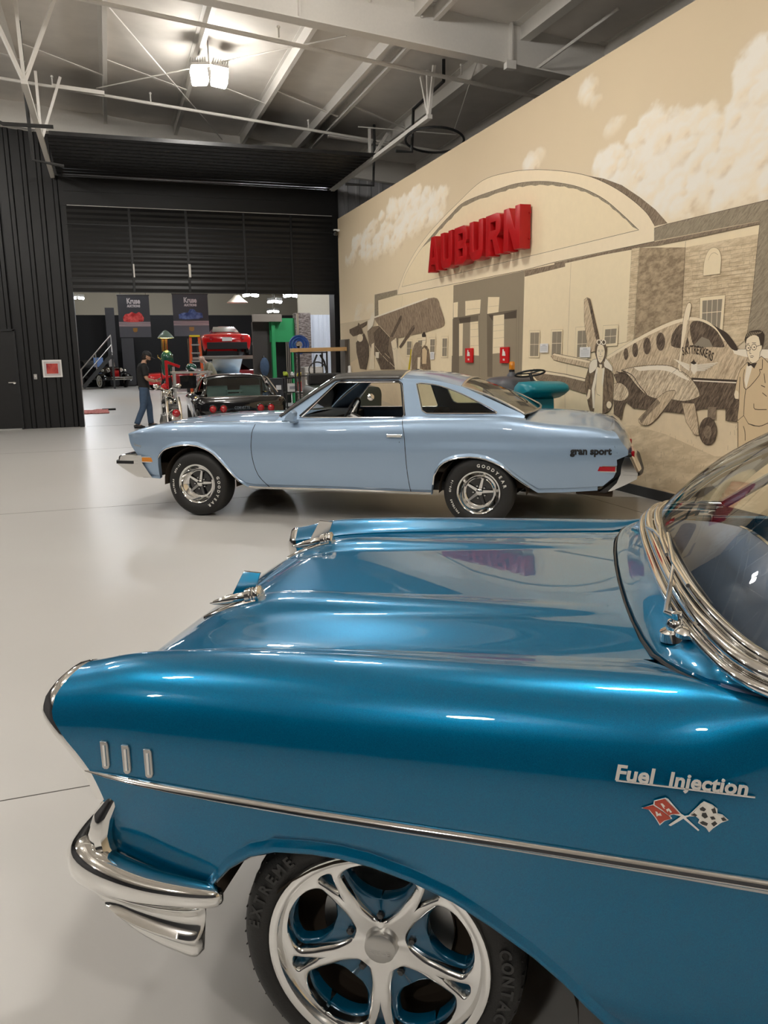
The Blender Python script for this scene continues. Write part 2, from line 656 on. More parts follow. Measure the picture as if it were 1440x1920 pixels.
b.build('overhead_leaf', 'blackdoor', dr, smooth=20)

# roof frame, purlins, bracing
b = MB()
yr = 12.0
for dy, z0, z1, wdt in ((0, -.60, 0, .02), (0, -.62, -.60, .24), (0, -.03, -.01, .24)):
    b.add([(XL, yr - wdt / 2, ROOF(XL) + z0), (XR, yr - wdt / 2, ROOF(XR) + z0), (XR, yr + wdt / 2, ROOF(XR) + z0), (XL, yr + wdt / 2, ROOF(XL) + z0),
           (XL, yr - wdt / 2, ROOF(XL) + z1), (XR, yr - wdt / 2, ROOF(XR) + z1), (XR, yr + wdt / 2, ROOF(XR) + z1), (XL, yr + wdt / 2, ROOF(XL) + z1)],
          [(0, 1, 5, 4), (3, 2, 6, 7), (0, 1, 2, 3), (4, 5, 6, 7)])
for x in (2.9, 6.2): b.box((x, yr - .06, ROOF(x) - .31), (0.02, 0.1, 0.58))
b.box((6.17, yr - .1, ROOF(6.2) - .64), (.16, .1, .12))
b.tube([(6.65, yr - .05, ROOF(6.6) - .6), (7.25, yr - 1.3, ROOF(7.2) - .1)], 0.025, 6)
for x in (3.95, 4.75): b.ball((x, yr - .03, ROOF(x) - .15 - .05 * (x > 4)), 0.03, 8)
tag(b.build('roof_beam', 'steel_white', smooth=30), kind='structure')
first = None
for x in [-12.0, -10.4, -8.9, -7.4, -5.8, -4.3, -2.75, -1.2, 0.33, 1.865, 3.4, 4.65, 4.95, 6.4, 7.9]:
    zt = ROOF(x)
    if first is None:
        b = MB()
        b.box((0, (YB + YD) / 2, -.115), (0.016, YD - YB, 0.21)); b.box((0.03, (YB + YD) / 2, -.215), (0.075, YD - YB, 0.012)); b.box((-.03, (YB + YD) / 2, -.012), (0.075, YD - YB, 0.012))
        first = tag(b.build('roof_purlin', 'steel_white', smooth=0), kind='structure')
        o = first
    else:
        o = first.copy(); COL.objects.link(o)
    o.location = (x, 0, zt)
    if abs(x - 6.4) < .01: o.scale = (2.2, 1, 1)
b = MB()
ang = [(-2.6, 16.4), (-1.02, 17.1), (.33, 16.5), (1.86, 17.1), (3.4, 16.5), (4.9, 17.1), (6.4, 16.5)]
for (x0, y0), (x1, y1) in zip(ang[:-1], ang[1:]):
    b.bar((x0, 16.5, ROOF(x0) - .10), (x1, 17.1, ROOF(x1) - .2), 0.05, 0.012)
b.bar((-.6, 17.3, 6.62), (.33, 17.3, 6.57), .07, .07); b.bar((4.95, 18.1, 6.30), (6.4, 18.1, 6.2), .07, .07)
for x0, y0, x1, y1 in ((.2, 13.2, 2.9, 19.9), (3.9, 13.0, 0.2, 17.7), (5.9, 12.3, 7.3, 16.6), (5.4, 17.3, 7.4, 16.7)):
    b.tube([(x0, y0, ROOF(x0) - .27), (x1, y1, ROOF(x1) - .27)], 0.013, 6)
tag(b.build('roof_bracing', 'steel_white', smooth=30), kind='structure')

# door tracks with their hangers
for k, (x, lab) in enumerate(((-.86, 'left'), (5.62, 'right'))):
    t = thing('door_track', 'white overhead door track hanging from the roof at the %s of the raised black door' % lab, 'door track', (x, 13.8, 5.63), 0, 'overhead door tracks')
    MB().box((0, 3.3, 0), (0.09, 6.6, 0.07)).build('rail', 'steel_white', t, smooth=0)
    sg = -1 if k == 0 else 1
    zt = ROOF(x) - 5.63 - .2
    hp = [[(0, .05, 0), (-.02, .05, zt)], [(0, .05, 0), (.5 * (1 if k == 0 else -.0), .4, zt)], [(0, .05, .0), (-.5 * (1 if k == 0 else 0), -.2, zt)],
          [(0, 3.4, 0), (.0, 3.4, zt - .1)], [(0, 3.4, 0), (.42, 3.45, zt - .15)]]
    for p, q in hp:
        if (Vector(p) - Vector(q)).length > .1:
            MB().bar(p, q, 0.05, 0.05).build('hanger', 'steel_white', t, smooth=0)
# sprinkler pipes
def pipe(nm, label, pts, r, m, extra=()):
    b = MB().tube(pts, r, 8)
    for p in extra: b.tube([p, (p[0], p[1], p[2] + .14)], .014, 6); b.ball((p[0], p[1], p[2] + .15), .03, 6)
    return tag(b.build(nm, m, smooth=40), label, 'pipe')
pipe('sprinkler_pipe', 'white sprinkler pipe crossing under the roof just behind the lamp', [(x, 13.3 + .03 * x, ROOF(x) - .40) for x in (-6, 0, 4, 8.5)], .035, 'steel_white', [(x, 13.33, ROOF(x) - .37) for x in (2.9, 6.0)])
pipe('sprinkler_pipe', 'white sprinkler pipe crossing under the roof near the raised black door', [(x, 17.62, ROOF(x) - .40) for x in (-8, 0, 4, 8.5)], .03, 'steel_white', [(x, 17.62, ROOF(x) - .37) for x in (-.6, 1.2, 4.4)])
P1 = [at(45, 150, 1, 15.5), at(62, 300, 1, 15.5), at(120, 312, 1, 15.5)]
pipe('drop_pipe', 'dark iron pipe dropping beside the left door track', [Vector((P1[0].x, P1[0].y, ROOF(P1[0].x) - .08))] + P1, .03, 'steel_dark')
P1 = [at(0, 222, 1, 14.5) - Vector((.1, 0, 0)), at(5, 232, 1, 14.5), at(100, 238, 1, 14.5)]
P1.insert(0, Vector((P1[0].x - .05, 14.5, ROOF(P1[0].x) - .08)))
pipe('branch_pipe', 'dark iron branch pipe at the upper left crossing the track hangers', P1, .03, 'steel_dark')
P1 = [Vector((at(832, 152, 1, 13.6).x, 13.6, ROOF(at(832, 152, 1, 13.6).x) - .08)), at(832, 152, 1, 13.6), at(775, 205, 1, 15.2), at(772, 285, 1, 15.2), at(742, 283, 1, 15.2)]
pipe('drop_pipe', 'dark iron pipe with bend hanging above the painted wall', P1, .03, 'steel_dark')
P1 = [Vector((at(702, 270, 1, 17.6).x, 17.6, ROOF(at(702, 270, 1, 17.6).x) - .08)), at(702, 270, 1, 17.6), at(700, 348, 1, 17.6), at(648, 345, 1, 17.6)]
pipe('drop_pipe', 'dark iron pipe dropping beside the right door track', P1, .03, 'steel_dark')
# round hanging hoop seen over the wall
P1 = [at(815 + 55 * math.cos(t), 262 + 24 * math.sin(t), 2, 5.55) for t in [2 * PI * i / 28 for i in range(28)]]
tag(MB().tube(P1, .022, 6, closed=True).build('cable_hoop', 'steel_dark'), 'black cable loop hanging in the dark above the painted wall', 'cable')

# hanging twin lamps
M['lens'] = mat('lamp_lens', (0.9, 0.9, 0.88), 0.4, emit=(1.0, 0.965, 0.91), estr=LAMP_STRENGTH)
M['lens_side'] = mat('lamp_lens_side', (0.9, 0.9, 0.88), 0.4, emit=(1.0, 0.965, 0.91), estr=LAMP_STRENGTH * .26)
M['lens_far'] = mat('workshop_lamp_lens', (0.9, 0.9, 0.9), 0.4, emit=(0.93, 0.96, 1.0), estr=FAR_STRENGTH)
def lamp(loc, label, lens='lens', group='hanging hall lamps', rz=0.0, stem=.35):
    t = thing('hanging_lamp', label, 'lamp', loc, rz, group)
    for s in (-1, 1):
        b = MB()
        R = Matrix.Rotation(s * .12, 3, 'Y')
        c = Vector((s * .17, 0, 0))
        b.box(c + Vector((0, 0, .09)), (.29, .29, .04), 0, R)
        for q in range(7): b.box(c + R @ Vector((-.12 + .04 * q, 0, .15)), (.012, .25, .09), 0, R)
        h = b.build('housing', 'satin', t, smooth=0)
        lh = .26 if lens == 'lens' else .09
        lb = MB().box(c + Vector((0, 0, .07 - lh / 2)), (.265, .265, lh), 0, R)
        lb.m = [0] + [1] * 5
        lb.build('lens', [lens, 'lens_side' if lens == 'lens' else lens], h, smooth=0, bevel=.03)
    MB().tube([(0, 0, .1), (0, 0, stem)], .012, 6).build('stem', 'satin', t)
    return t
proto = lamp((2.02, 14.96, 6.36), 'bright twin lamp hanging from the roof at upper left of the photo', stem=.5)
for i, (x, y) in enumerate([(2.0, 8.6), (2.0, 2.4), (2.0, -4), (-4.2, 14.96), (-4.2, 8.6), (-4.2, 2.4), (-4.2, -4), (-10.2, 13), (-10.2, 6), (-10.2, -1)]):
    dup(proto, (x, y, ROOF(x) - .54), 0, 'twin hall lamp hanging out of frame above the cars')
# ================================================================== THE PAINTED WALL
WT = 4.79
YE = 19.32
def srgb(r, g, b):
    f = lambda c: (c / 255 / 12.92) if c < 10 else ((c / 255 + .055) / 1.055) ** 2.4
    c = [f(r), f(g), f(b)]
    if r >= g >= b and r - b < 95:          # sepia wall paints, faded a little towards grey
        y = .3 * c[0] + .6 * c[1] + .1 * c[2]
        c = [1.17 * (v + (y * k_ - v) * .26) for v, k_ in zip(c, (1.05, 1.0, .93))]
        c = [v * min(1, .88 / max(c)) for v in c]
    return tuple(c)
SKY = srgb(205, 184, 146)
M['wallpaint'] = mat('tan_wall_paint', SKY, 0.85, var=.03, scale=3, spec=.2)
CR0, CR1, CR2 = srgb(236, 214, 174), srgb(226, 204, 160), srgb(216, 191, 148)
def paint(n, c, v=.04): M[n] = mat('paint_' + n, c, 0.85, var=v, scale=12, spec=.2)
paint('cream', CR0); paint('cream2', CR1); paint('ground', CR2, .07)
paint('line', srgb(82, 68, 52)); paint('thin', srgb(150, 128, 98)); paint('pane', srgb(140, 126, 104)); paint('gray', srgb(142, 126, 100)); paint('gray_deep', srgb(112, 98, 78))
paint('door_dark', srgb(84, 72, 58)); paint('dark', srgb(70, 57, 45)); paint('white', srgb(246, 230, 202)); paint('yellow', srgb(205, 180, 40)); paint('suit', srgb(206, 176, 128))
M['h_gray'] = hatch('hatch_gray', srgb(128, 113, 90), srgb(158, 141, 113), (1, 14, 90), (.75, 0, 0))
M['h_brown'] = hatch('hatch_brown', srgb(110, 90, 70), srgb(150, 128, 100), (1, 14, 90), (.9, 0, 0))
M['h_fus'] = hatch('hatch_fuselage', srgb(158, 130, 96), srgb(212, 186, 145), (1, 10, 70), (1.05, 0, 0), .35, .6)
M['h_dark'] = hatch('hatch_dark', srgb(76, 61, 48), srgb(132, 109, 84), (1, 12, 70), (1.0, 0, 0), .4, .68)
M['h_stone'] = hatch('hatch_stone', srgb(134, 112, 82), srgb(176, 150, 112), (1, 9, 22), (.15, 0, 0))
M['h_stonelt'] = hatch('hatch_stone_light', srgb(186, 160, 118), srgb(214, 190, 148), (1, 8, 30), (.1, 0, 0))
M['h_wing'] = hatch('hatch_wing', srgb(120, 99, 77), srgb(160, 134, 104), (1, 40, 10), (.4, 0, 0))
M['h_nac'] = hatch('hatch_nacelle', srgb(150, 122, 90), srgb(220, 198, 160), (1, 10, 60), (.95, 0, 0), .35, .62)
M['h_jacket'] = hatch('hatch_jacket', srgb(92, 75, 57), srgb(140, 114, 84), (1, 30, 14), (.2, 0, 0))
M['h_grass'] = hatch('hatch_grass', srgb(196, 170, 128), srgb(218, 194, 152), (1, 2.2, 9), (.25, 0, 0), .42, .6)

b = MB()
b.box((XW + .08, (YE + YB) / 2, WT / 2), (0.16, YE - YB, WT))
wr = tag(b.build('wall_right', 'wallpaint', smooth=0), kind='structure')
b = MB().box((XW - .009, (YE + YB) / 2, .055), (.018, YE - YB, .11))
M['basebd'] = mat('rubber_baseboard', (.045, .047, .05), .45)
tag(b.build('baseboard_right', 'basebd', smooth=0), kind='structure')

# --- clouds and sky, brushed on the upper wall
def vnoise(x, y, seed):
    rs = np.random.RandomState(seed)
    t = rs.rand(256, 256)
    xi, yi = np.floor(x).astype(int), np.floor(y).astype(int)
    fx, fy = x - xi, y - yi
    fx, fy = fx * fx * (3 - 2 * fx), fy * fy * (3 - 2 * fy)
    g = lambda i, j: t[i % 256, j % 256]
    return (g(xi, yi) * (1 - fx) + g(xi + 1, yi) * fx) * (1 - fy) + (g(xi, yi + 1) * (1 - fx) + g(xi + 1, yi + 1) * fx) * fy
def fbm(x, y, seed, o=5, billow=False):
    r, a, s = 0, .5, 0
    for i in range(o):
        n = vnoise(x, y, seed + i)
        r = r + a * (np.abs(2 * n - 1) if billow else n)
        s += a
        x, y, a = x * 2.03 + 7, y * 2.03 + 3, a * .52
    return r / s
def wallpt(px, py, lay=0):
    p = at(px, py, 0, XW)
    return (XW - .0012 - .00003 * lay, p.y, p.z)
NY, NZ = 760, 190
yy = np.linspace(YE - .002, 4.2, NY); zz = np.linspace(2.35, WT - .002, NZ)
Yg, Zg = np.meshgrid(yy, zz, indexing='ij')
g = np.clip((WT - Zg) / 2.4, 0, 1)[..., None]
colr = np.array(srgb(202, 179, 140)) * (1 - g) + np.array(srgb(224, 202, 162)) * g
colr = colr * (1 + .06 * (fbm(Yg * .8, Zg * .8, 71, 4) - .5))[..., None]
WH, TN, MD = np.array(srgb(246, 238, 222)), np.array(srgb(206, 180, 140)), np.array(srgb(228, 210, 178))
wob = fbm(Yg * 3.1 + 9, Zg * 3.1, 31, 5) - .5
brk = fbm(Yg * 9 + 2 * Zg, Zg * 14, 47, 4) - .5
def inside(x, y, P):
    c = False
    for i in range(len(P)):
        (x0, y0), (x1, y1) = P[i - 1], P[i]
        if (y0 > y) != (y1 > y) and x < (x1 - x0) * (y - y0) / (y1 - y0) + x0: c = not c
    return c
def cumulus(poly, n, r0, r1, asp, seed, amp=1.0):
    rr = random.Random(seed)
    x0, x1 = min(p[0] for p in poly), max(p[0] for p in poly)
    y0, y1 = min(p[1] for p in poly), max(p[1] for p in poly)
    P = []
    while len(P) < n:
        x, y = rr.uniform(x0, x1), rr.uniform(y0, y1)
        if inside(x, y, poly):
            q = at(x, y, 0, XW)
            P.append((q.z + rr.uniform(-.03, .03), q.y, rr.uniform(r0, r1)))
    for z, y, r in sorted(P, reverse=True):
        sl = slice(*np.searchsorted(-yy, [-(y + r * asp * 1.6), -(y - r * asp * 1.6)]))
        if sl.start >= sl.stop: continue
        dy, dz = (Yg[sl] - y) / (r * asp), (Zg[sl] - z) / r
        d = np.sqrt(dy ** 2 + dz ** 2) + 1.25 * wob[sl] + .35 * brk[sl]
        al = np.clip((1 - d) / .28, 0, 1)
        low = np.clip((-dz + .1) * .9, 0, 1)
        al = al * (1 - .75 * low) * amp
        sh = np.clip(.62 + .55 * dz + .35 * dy + .9 * brk[sl], 0, 1)[..., None]
        c = TN * (1 - sh) + WH * sh
        c = np.where(sh < .4, MD * sh / .4 + TN * (1 - sh / .4), MD * (1 - (sh - .4) / .6) + WH * (sh - .4) / .6)
        colr[sl] = colr[sl] * (1 - al[..., None]) + c * al[..., None]
RC = [(1115, 345), (1165, 275), (1230, 225), (1290, 212), (1345, 215), (1395, 165), (1440, 100), (1540, 40), (1540, 340), (1440, 372), (1265, 415), (1190, 380)]
cumulus(RC, 95, .12, .34, 1.25, 3); cumulus(RC, 60, .07, .16, 1.3, 8)
cumulus([(1075, 205), (1095, 170), (1125, 160), (1120, 195)], 7, .08, .16, 1.4, 2, .4); cumulus([(1125, 250), (1150, 225), (1170, 222), (1150, 245)], 5, .06, .12, 1.6, 5, .4)
cumulus([(980, 310), (995, 290), (1015, 300), (1000, 318)], 5, .08, .18, 1.5, 6, .6)
LC = [(652, 490), (672, 440), (715, 405), (750, 380), (795, 358), (835, 372), (828, 405), (790, 425), (745, 455), (700, 480)]
cumulus(LC, 60, .10, .26, 2.0, 11, .85); cumulus(LC, 40, .07, .14, 2.0, 12, .8)
cumulus([(640, 640), (650, 585), (700, 570), (760, 590), (700, 620)], 14, .10, .2, 2.2, 15, .3)
vs = np.stack([np.full_like(Yg, XW - .0006), Yg, Zg], -1).reshape(-1, 3)
idx = np.arange(NY * NZ).reshape(NY, NZ)
fs = np.stack([idx[:-1, :-1], idx[:-1, 1:], idx[1:, 1:], idx[1:, :-1]], -1).reshape(-1, 4)
me = bpy.data.meshes.new('mural_sky')
me.from_pydata(vs.tolist(), [], fs.tolist())
ca = me.color_attributes.new('brushwork', 'FLOAT_COLOR', 'POINT')
ca.data.foreach_set('color', np.concatenate([colr.reshape(-1, 3), np.ones((NY * NZ, 1))], 1).astype(np.float32).ravel())
m, nt, bs = nodes_of('mural_sky_paint')
at_n = nt.nodes.new('ShaderNodeAttribute'); at_n.attribute_name = 'brushwork'
nt.links.new(at_n.outputs['Color'], bs.inputs['Base Color'])
bs.inputs['Roughness'].default_value = .85; bs.inputs['Specular IOR Level'].default_value = .2
me.materials.append(m)
o = bpy.data.objects.new('mural_sky', me); COL.objects.link(o); o.parent = wr

class Mural:
    def __init__(s): s.b, s.mats, s.k = MB(), [], 0
    def mi(s, m):
        if m not in s.mats: s.mats.append(m)
        return s.mats.index(m)
    def fill(s, m, pts, lay=None):
        s.k += 1
        lay = s.k if lay is None else lay
        pts = [p for i, p in enumerate(pts) if math.hypot(p[0] - pts[i - 1][0], p[1] - pts[i - 1][1]) > .02]
        s.b.poly([wallpt(x, y, lay) for x, y in pts], s.mi(m))
    def line(s, m, pts, wd=1.2, closed=False):
        s.k += 1
        lay = s.k
        P = [Vector(wallpt(x, y, lay)) for x, y in pts]
        if closed: P.append(P[0])
        h = wd * .0042 / 2
        for i in range(len(P) - 1):
            d = P[i + 1] - P[i]
            if d.length < 1e-6: continue
            d.normalize()
            n = Vector((0, -d.z, d.y)) * h
            e = d * h * .5
            s.b.add([P[i] - n - e, P[i + 1] - n + e, P[i + 1] + n + e, P[i] + n - e], [(0, 1, 2, 3)], s.mi(m))
    def out(s, m, pts, lm='line', wd=1.0):
        s.fill(m, pts); s.line(lm, pts, wd, True)
    def build(s, name):
        return s.b.build(name, s.mats, wr, smooth=0, weld=False, fix=False)
def zm(ox, oy, sc):
    return lambda *p: [(ox + x / sc, oy + y / sc) for x, y in p]
ZA, ZB, ZC, ZD, ZE, ZF, ZG, Z2 = zm(640, 360, 3.4286), zm(1040, 380, 3.6), zm(640, 560, 6.545), zm(840, 560, 6.545), zm(1060, 600, 7.2), zm(1240, 560, 6.4), zm(1180, 780, 4.365), zm(620, 0, 1.756)
def sm(pts, n=5): return [tuple(p) for p in spline(pts, n)]
def ell(Z, cx, cy, rx, ry, n=20): return Z(*[(cx + rx * math.cos(2 * PI * i / n), cy + ry * math.sin(2 * PI * i / n)) for i in range(n)])

# hangar
h = Mural()
h.fill('ground', [(640, 690), (700, 655), (980, 670), (1440, 760), (1560, 800), (1560, 1010), (1100, 905), (640, 720)])
h.fill('h_grass', ZG((-500, -80), (300, 150), (700, 330), (1150, 330), (1500, 420), (1500, 900), (600, 700), (-500, 340)))
for k in range(60):
    rr = random.Random(k)
    x, y = rr.uniform(60, 900), rr.uniform(90, 560)
    if y > 560 - .0 * x: continue
    h.line('thin', ZG((x, y), (x + rr.uniform(-6, 10), y - rr.uniform(15, 40))), .7)
h.fill('cream2', ZA((240, 700), (360, 655), (720, 590), (1180, 500), (1440, 440), (1800, 360), (1760, 1300), (200, 1180)))
h.fill('cream2', ZB((0, 400), (580, 290), (540, 910), (480, 1000), (400, 1150), (400, 1420), (0, 1390)))
h.fill('h_gray', ZA((215, 660), (360, 628), (360, 660), (238, 695), (240, 800), (215, 800)))
h.line('line', ZA((238, 800), (238, 695), (360, 662)), 1)
# arch
outer = sm(ZA((360, 660), (375, 600), (420, 490), (480, 380), (560, 270), (650, 170), (740, 80)) + Z2((500, 595), (590, 567), (660, 559), (720, 560), (790, 567), (860, 583), (930, 615), (990, 655), (1040, 700), (1066, 740)))
inner = sm(ZA((390, 610), (420, 520), (500, 385), (600, 260), (700, 150), (800, 60)) + Z2((560, 620), (620, 603), (690, 597), (760, 603), (830, 620), (900, 655), (960, 705), (1015, 757)))
h.fill('h_brown', Z2((840, 577), (900, 588), (960, 610), (1020, 650), (1070, 690), (1110, 735), (1066, 745), (1040, 705), (990, 660), (930, 617), (870, 588)))
h.fill('cream', outer + ZB((675, 260), (0, 402)) + ZA((1180, 502),))
h.fill('cream2', inner)
ic = inner[len(inner) // 6:]
nin = len(ic)
h.fill('h_gray', ic + [(x + (975 - x) * .022, y + 7.5 * math.sin(PI * min(1, i / nin + .08)) + 1.2 * math.sin(i * 2.3)) for i, (x, y) in list(enumerate(ic))[-2:1:-1]])
h.line('line', outer, 1.3); h.line('line', inner, 1.1)
h.line('line', [inner[0], inner[-1]], 1.1)
h.line('line', ZA((360, 662), (1180, 502)) + ZB((0, 402), (675, 262)), 1.6)
h.line('line', ZB((675, 175), (675, 260)), 1)
h.fill('h_brown', ZB((0, 406), (675, 264), (1395, 124), (1395, 142), (675, 290), (330, 352), (0, 425)))
h.fill('h_brown', ZA((1180, 505), (1440, 452), (1440, 480), (1180, 545)))
h.fill('h_gray', [(1227, 428), (1252, 420), (1440, 375), (1600, 338), (1600, 372), (1427, 413), (1227, 452)])
h.line('line', [(1227, 428), (1252, 420), (1440, 375), (1600, 338)], 1.1)
# doors
h.fill('gray', ZA((722, 600), (1180, 505), (1160, 1230), (715, 1190)))
for q in (((215, 30), (405, 10), (395, 180), (215, 210)), ((495, -20), (635, -20), (622, 165), (485, 190)), ((70, 50), (125, 40), (120, 225), (70, 230))): h.fill('cream2', ZD(*q))
h.fill('gray_deep', ZD((80, 240), (375, 205), (375, 960), (55, 920), (60, 250)))
h.fill('gray', ZD((140, 300), (375, 270), (380, 980), (138, 940)))
h.fill('door_dark', ZD((135, 243), (280, 222), (275, 290), (150, 300)))
h.fill('cream2', ZD((138, 310), (186, 303), (180, 700), (138, 705)))
h.fill('cream2', ZD((275, 290), (372, 278), (382, 700), (272, 692)))
h.fill('gray_deep', ZD((50, 700), (135, 703), (135, 950), (45, 920)))
h.fill('gray_deep', ZD((480, 190), (850, 140), (845, 250), (555, 270), (550, 960), (485, 960)))
h.fill('gray', ZD((550, 215), (845, 170), (840, 985), (548, 970)))
h.fill('door_dark', ZD((690, 180), (842, 145), (842, 238), (690, 252)))
h.fill('door_dark', ZD((500, 200), (556, 195), (552, 275)))
h.fill('cream2', ZD((560, 210), (692, 193), (690, 662), (550, 676)))
for yq in (310, 380, 470, 580): h.line('thin', ZD((278, yq), (378, yq - 8)), .7); h.line('thin', ZD((558, yq + 20), (690, yq + 5)), .7)
h.line('thin', ZD((232, 130), (395, 120)), .7); h.line('thin', ZD((495, 100), (625, 85)), .7)
for q in (((875, 95), (860, 985)), ((845, 140), (838, 980)), ((395, 160), (388, 980))): h.line('line', ZD(*q), .8)
h.line('line', ZD((80, 240), (395, 195)), 1.2); h.line('line', ZD((480, 190), (850, 138)), 1.2)
# facade seams, stone tower
for q in (((112, 400), (80, 1250)), ((522, 315), (490, 940)), ((0, 1240), (230, 1260)), ((70, 1255), (72, 1390)), ((360, 968), (490, 940))): h.line('thin', ZB(*q), .9)
for q in (((395, 670), (385, 760)),): h.line('thin', ZA(*q), .9)
h.fill('h_stonelt', ZB((524, 312), (580, 302), (545, 912), (488, 942)))
h.fill('h_stone', ZB((578, 305), (887, 300), (862, 790), (700, 880), (540, 915)))
h.fill('h_stonelt', ZB((887, 300), (1385, 208), (1322, 900), (1200, 1000), (862, 900), (862, 770)))
h.fill('cream2', ZB((580, 304), (888, 260), (1392, 148), (1386, 210), (886, 302)))
rr = random.Random(9)
for i in range(20):
    y = 330 + i * 27
    h.line('thin', ZB((880 - i * .8, y + 10), (1372 - i * 2.5, y - 62 + i * 1.5)), .55)
    for j in range(7):
        x = 890 + j * 70 + rr.uniform(0, 50)
        if x < 1350: h.line('thin', ZB((x, y - .13 * (x - 880) + 6), (x - 2, y - .13 * (x - 880) + 32)), .55)
    h.line('thin', ZB((522 - i * 1.6, y), (576 - i * 1.6, y - 10)), .6)
h.out('cream2', ZB(*sm([(1008, 495), (1015, 400), (1040, 330), (1075, 303), (1110, 315), (1130, 370), (1122, 480)], 4)), 'thin', .9)
h.line('thin', ZB(*sm([(1042, 390), (1060, 350), (1085, 338), (1108, 352)], 4)), .7)
h.out('cream2', ZB((988, 640), (1158, 622), (1138, 880), (980, 900)), 'thin', .8)
h.fill('pane', ZB((1004, 662), (1138, 650), (1120, 860), (998, 880)))
for q in (((1004, 745), (1134, 734)), ((1036, 658), (1030, 860)), ((1070, 655), (1062, 860)), ((1106, 652), (1098, 860))): h.line('cream', ZB(*q), 1.4)
h.line('line', ZB((862, 770), (887, 300), (890, 262)), .8); h.line('line', ZB((578, 305), (540, 915)), .9)
h.fill('h_gray', [(1427, 413), (1480, 402), (1480, 720), (1431, 720), (1395, 700), (1412, 560)])
h.line('line', [(1427, 413), (1412, 560), (1398, 660)], 1.2); h.line('thin', [(1440, 470), (1434, 560), (1429, 640)], 1.0)
h.fill('h_brown', ZB((580, 300), (1395, 124), (1395, 142), (700, 290)))
def win(Z, q, fr=True):
    (x0, y0), (x1, y1), (x2, y2), (x3, y3) = q
    if fr:
        h.out('cream2', Z((x0 - 14, y0 - 26), (x1 + 12, y1 - 26), (x2 + 12, y2 + 18), (x3 - 14, y3 + 18)), 'thin', .6)
    h.fill('pane', Z(*q))
    h.line('cream', Z(((x0 + x3) / 2, (y0 + y3) / 2), ((x1 + x2) / 2, (y1 + y2) / 2)), 1.3)
    h.line('cream', Z(((x0 + x1) / 2, (y0 + y1) / 2), ((x2 + x3) / 2, (y2 + y3) / 2)), 1.0)
win(ZD, ((1020, 418), (1128, 415), (1115, 705), (1014, 705))); win(ZD, ((1290, 407), (1404, 402), (1394, 690), (1280, 692)))
win(ZB, ((162, 866), (226, 862), (216, 1040), (155, 1044))); win(ZB, ((347, 856), (424, 850), (417, 948), (340, 955)))
win(ZC, ((815, 525), (868, 525), (862, 690), (812, 690))); win(ZC, ((950, 515), (1000, 510), (995, 640), (948, 640))); win(ZC, ((1100, 500), (1156, 498), (1150, 660), (1096, 660))); win(ZC, ((1250, 490), (1306, 488), (1300, 705), (1246, 706)))
KH = h.k + 2
h.build('mural_hangar')

# twin engined aeroplane
a = Mural(); a.k = KH
a.out('h_fus', ZB((205, 655), (225, 640), (245, 650), (305, 910), (290, 1000), (250, 1010), (225, 960), (205, 800)))
a.fill('h_dark', ZB((225, 645), (245, 650), (308, 920), (285, 925), (240, 700)))
a.out('h_fus', [(1035, 668), (1040, 662), (1060, 666), (1109, 676), (1118, 690), (1105, 690), (1060, 680), (1040, 675)])
a.fill('cream', [(1037, 665), (1041, 663), (1060, 667), (1108, 677), (1106, 680), (1060, 671)])
a.out('h_brown', [(996, 697), (1002, 692), (1060, 701), (1105, 711), (1120, 730), (1098, 738), (1060, 727), (1008, 712)])
a.fill('cream', [(998, 695), (1003, 693), (1060, 702), (1100, 711), (1098, 715), (1060, 706), (1002, 698)])
fus = ZB((355, 1040), (450, 982), (550, 922), (650, 867), (760, 815), (850, 785), (930, 772), (1000, 785), (1060, 812), (1120, 862), (1180, 942), (1240, 990), (1440, 990), (1560, 1000), (1620, 1080), (1600, 1250), (1440, 1380), (1250, 1390), (1000, 1390), (880, 1420), (560, 1388), (480, 1345), (400, 1150), (395, 1090))
a.out('h_fus', fus)
a.fill('h_dark', ZB((930, 1180), (1230, 1200), (1600, 1230), (1600, 1300), (1440, 1380), (1250, 1392), (1000, 1392), (880, 1424), (560, 1390), (480, 1345), (405, 1160), (480, 1135), (600, 1270), (900, 1330)))
a.fill('white', ZB((1195, 965), (1240, 990), (1440, 990), (1600, 1010), (1600, 1060), (1440, 1050), (1290, 1040), (1220, 1020)))
top = sm([(355, 1040), (450, 982), (550, 922), (650, 867), (760, 815), (850, 785), (930, 772), (1000, 785), (1060, 812), (1120, 862), (1180, 942)], 3)
a.fill('cream', ZB(*top) + ZB((1150, 930), (1100, 870), (1050, 830), (990, 800), (930, 794), (855, 806), (765, 838), (655, 888), (555, 942), (455, 1000), (362, 1058)))
a.fill('dark', ZB(*sm([(1060, 815), (1120, 850), (1180, 890), (1245, 988), (1205, 990), (1150, 920), (1100, 850), (1060, 815)], 3)))
for c in ((488, 1022, 16, 40), (550, 995, 20, 48), (630, 968, 26, 57), (722, 938, 30, 62)): a.fill('h_dark', ell(ZB, *c))
a.out('h_dark', ZB(*sm([(793, 962), (798, 900), (830, 845), (872, 822), (900, 900), (912, 962), (870, 980), (820, 976), (793, 962)], 3)))
a.out('h_dark', ZB(*sm([(920, 830), (940, 803), (985, 800), (1045, 825), (1105, 872), (1150, 958), (1140, 975), (1060, 972), (980, 978), (945, 960), (925, 890), (920, 830)], 3)))
a.fill('pane', ZB((945, 965), (1000, 905), (1050, 925), (1075, 972), (1000, 976)))
a.fill('dark', ZB((935, 1182), (1235, 1196), (1400, 1205), (1400, 1216), (1235, 1208), (935, 1194)))
a.fill('white', ZB((940, 1196), (1235, 1211), (1400, 1219), (1400, 1225), (1235, 1219), (945, 1204)))
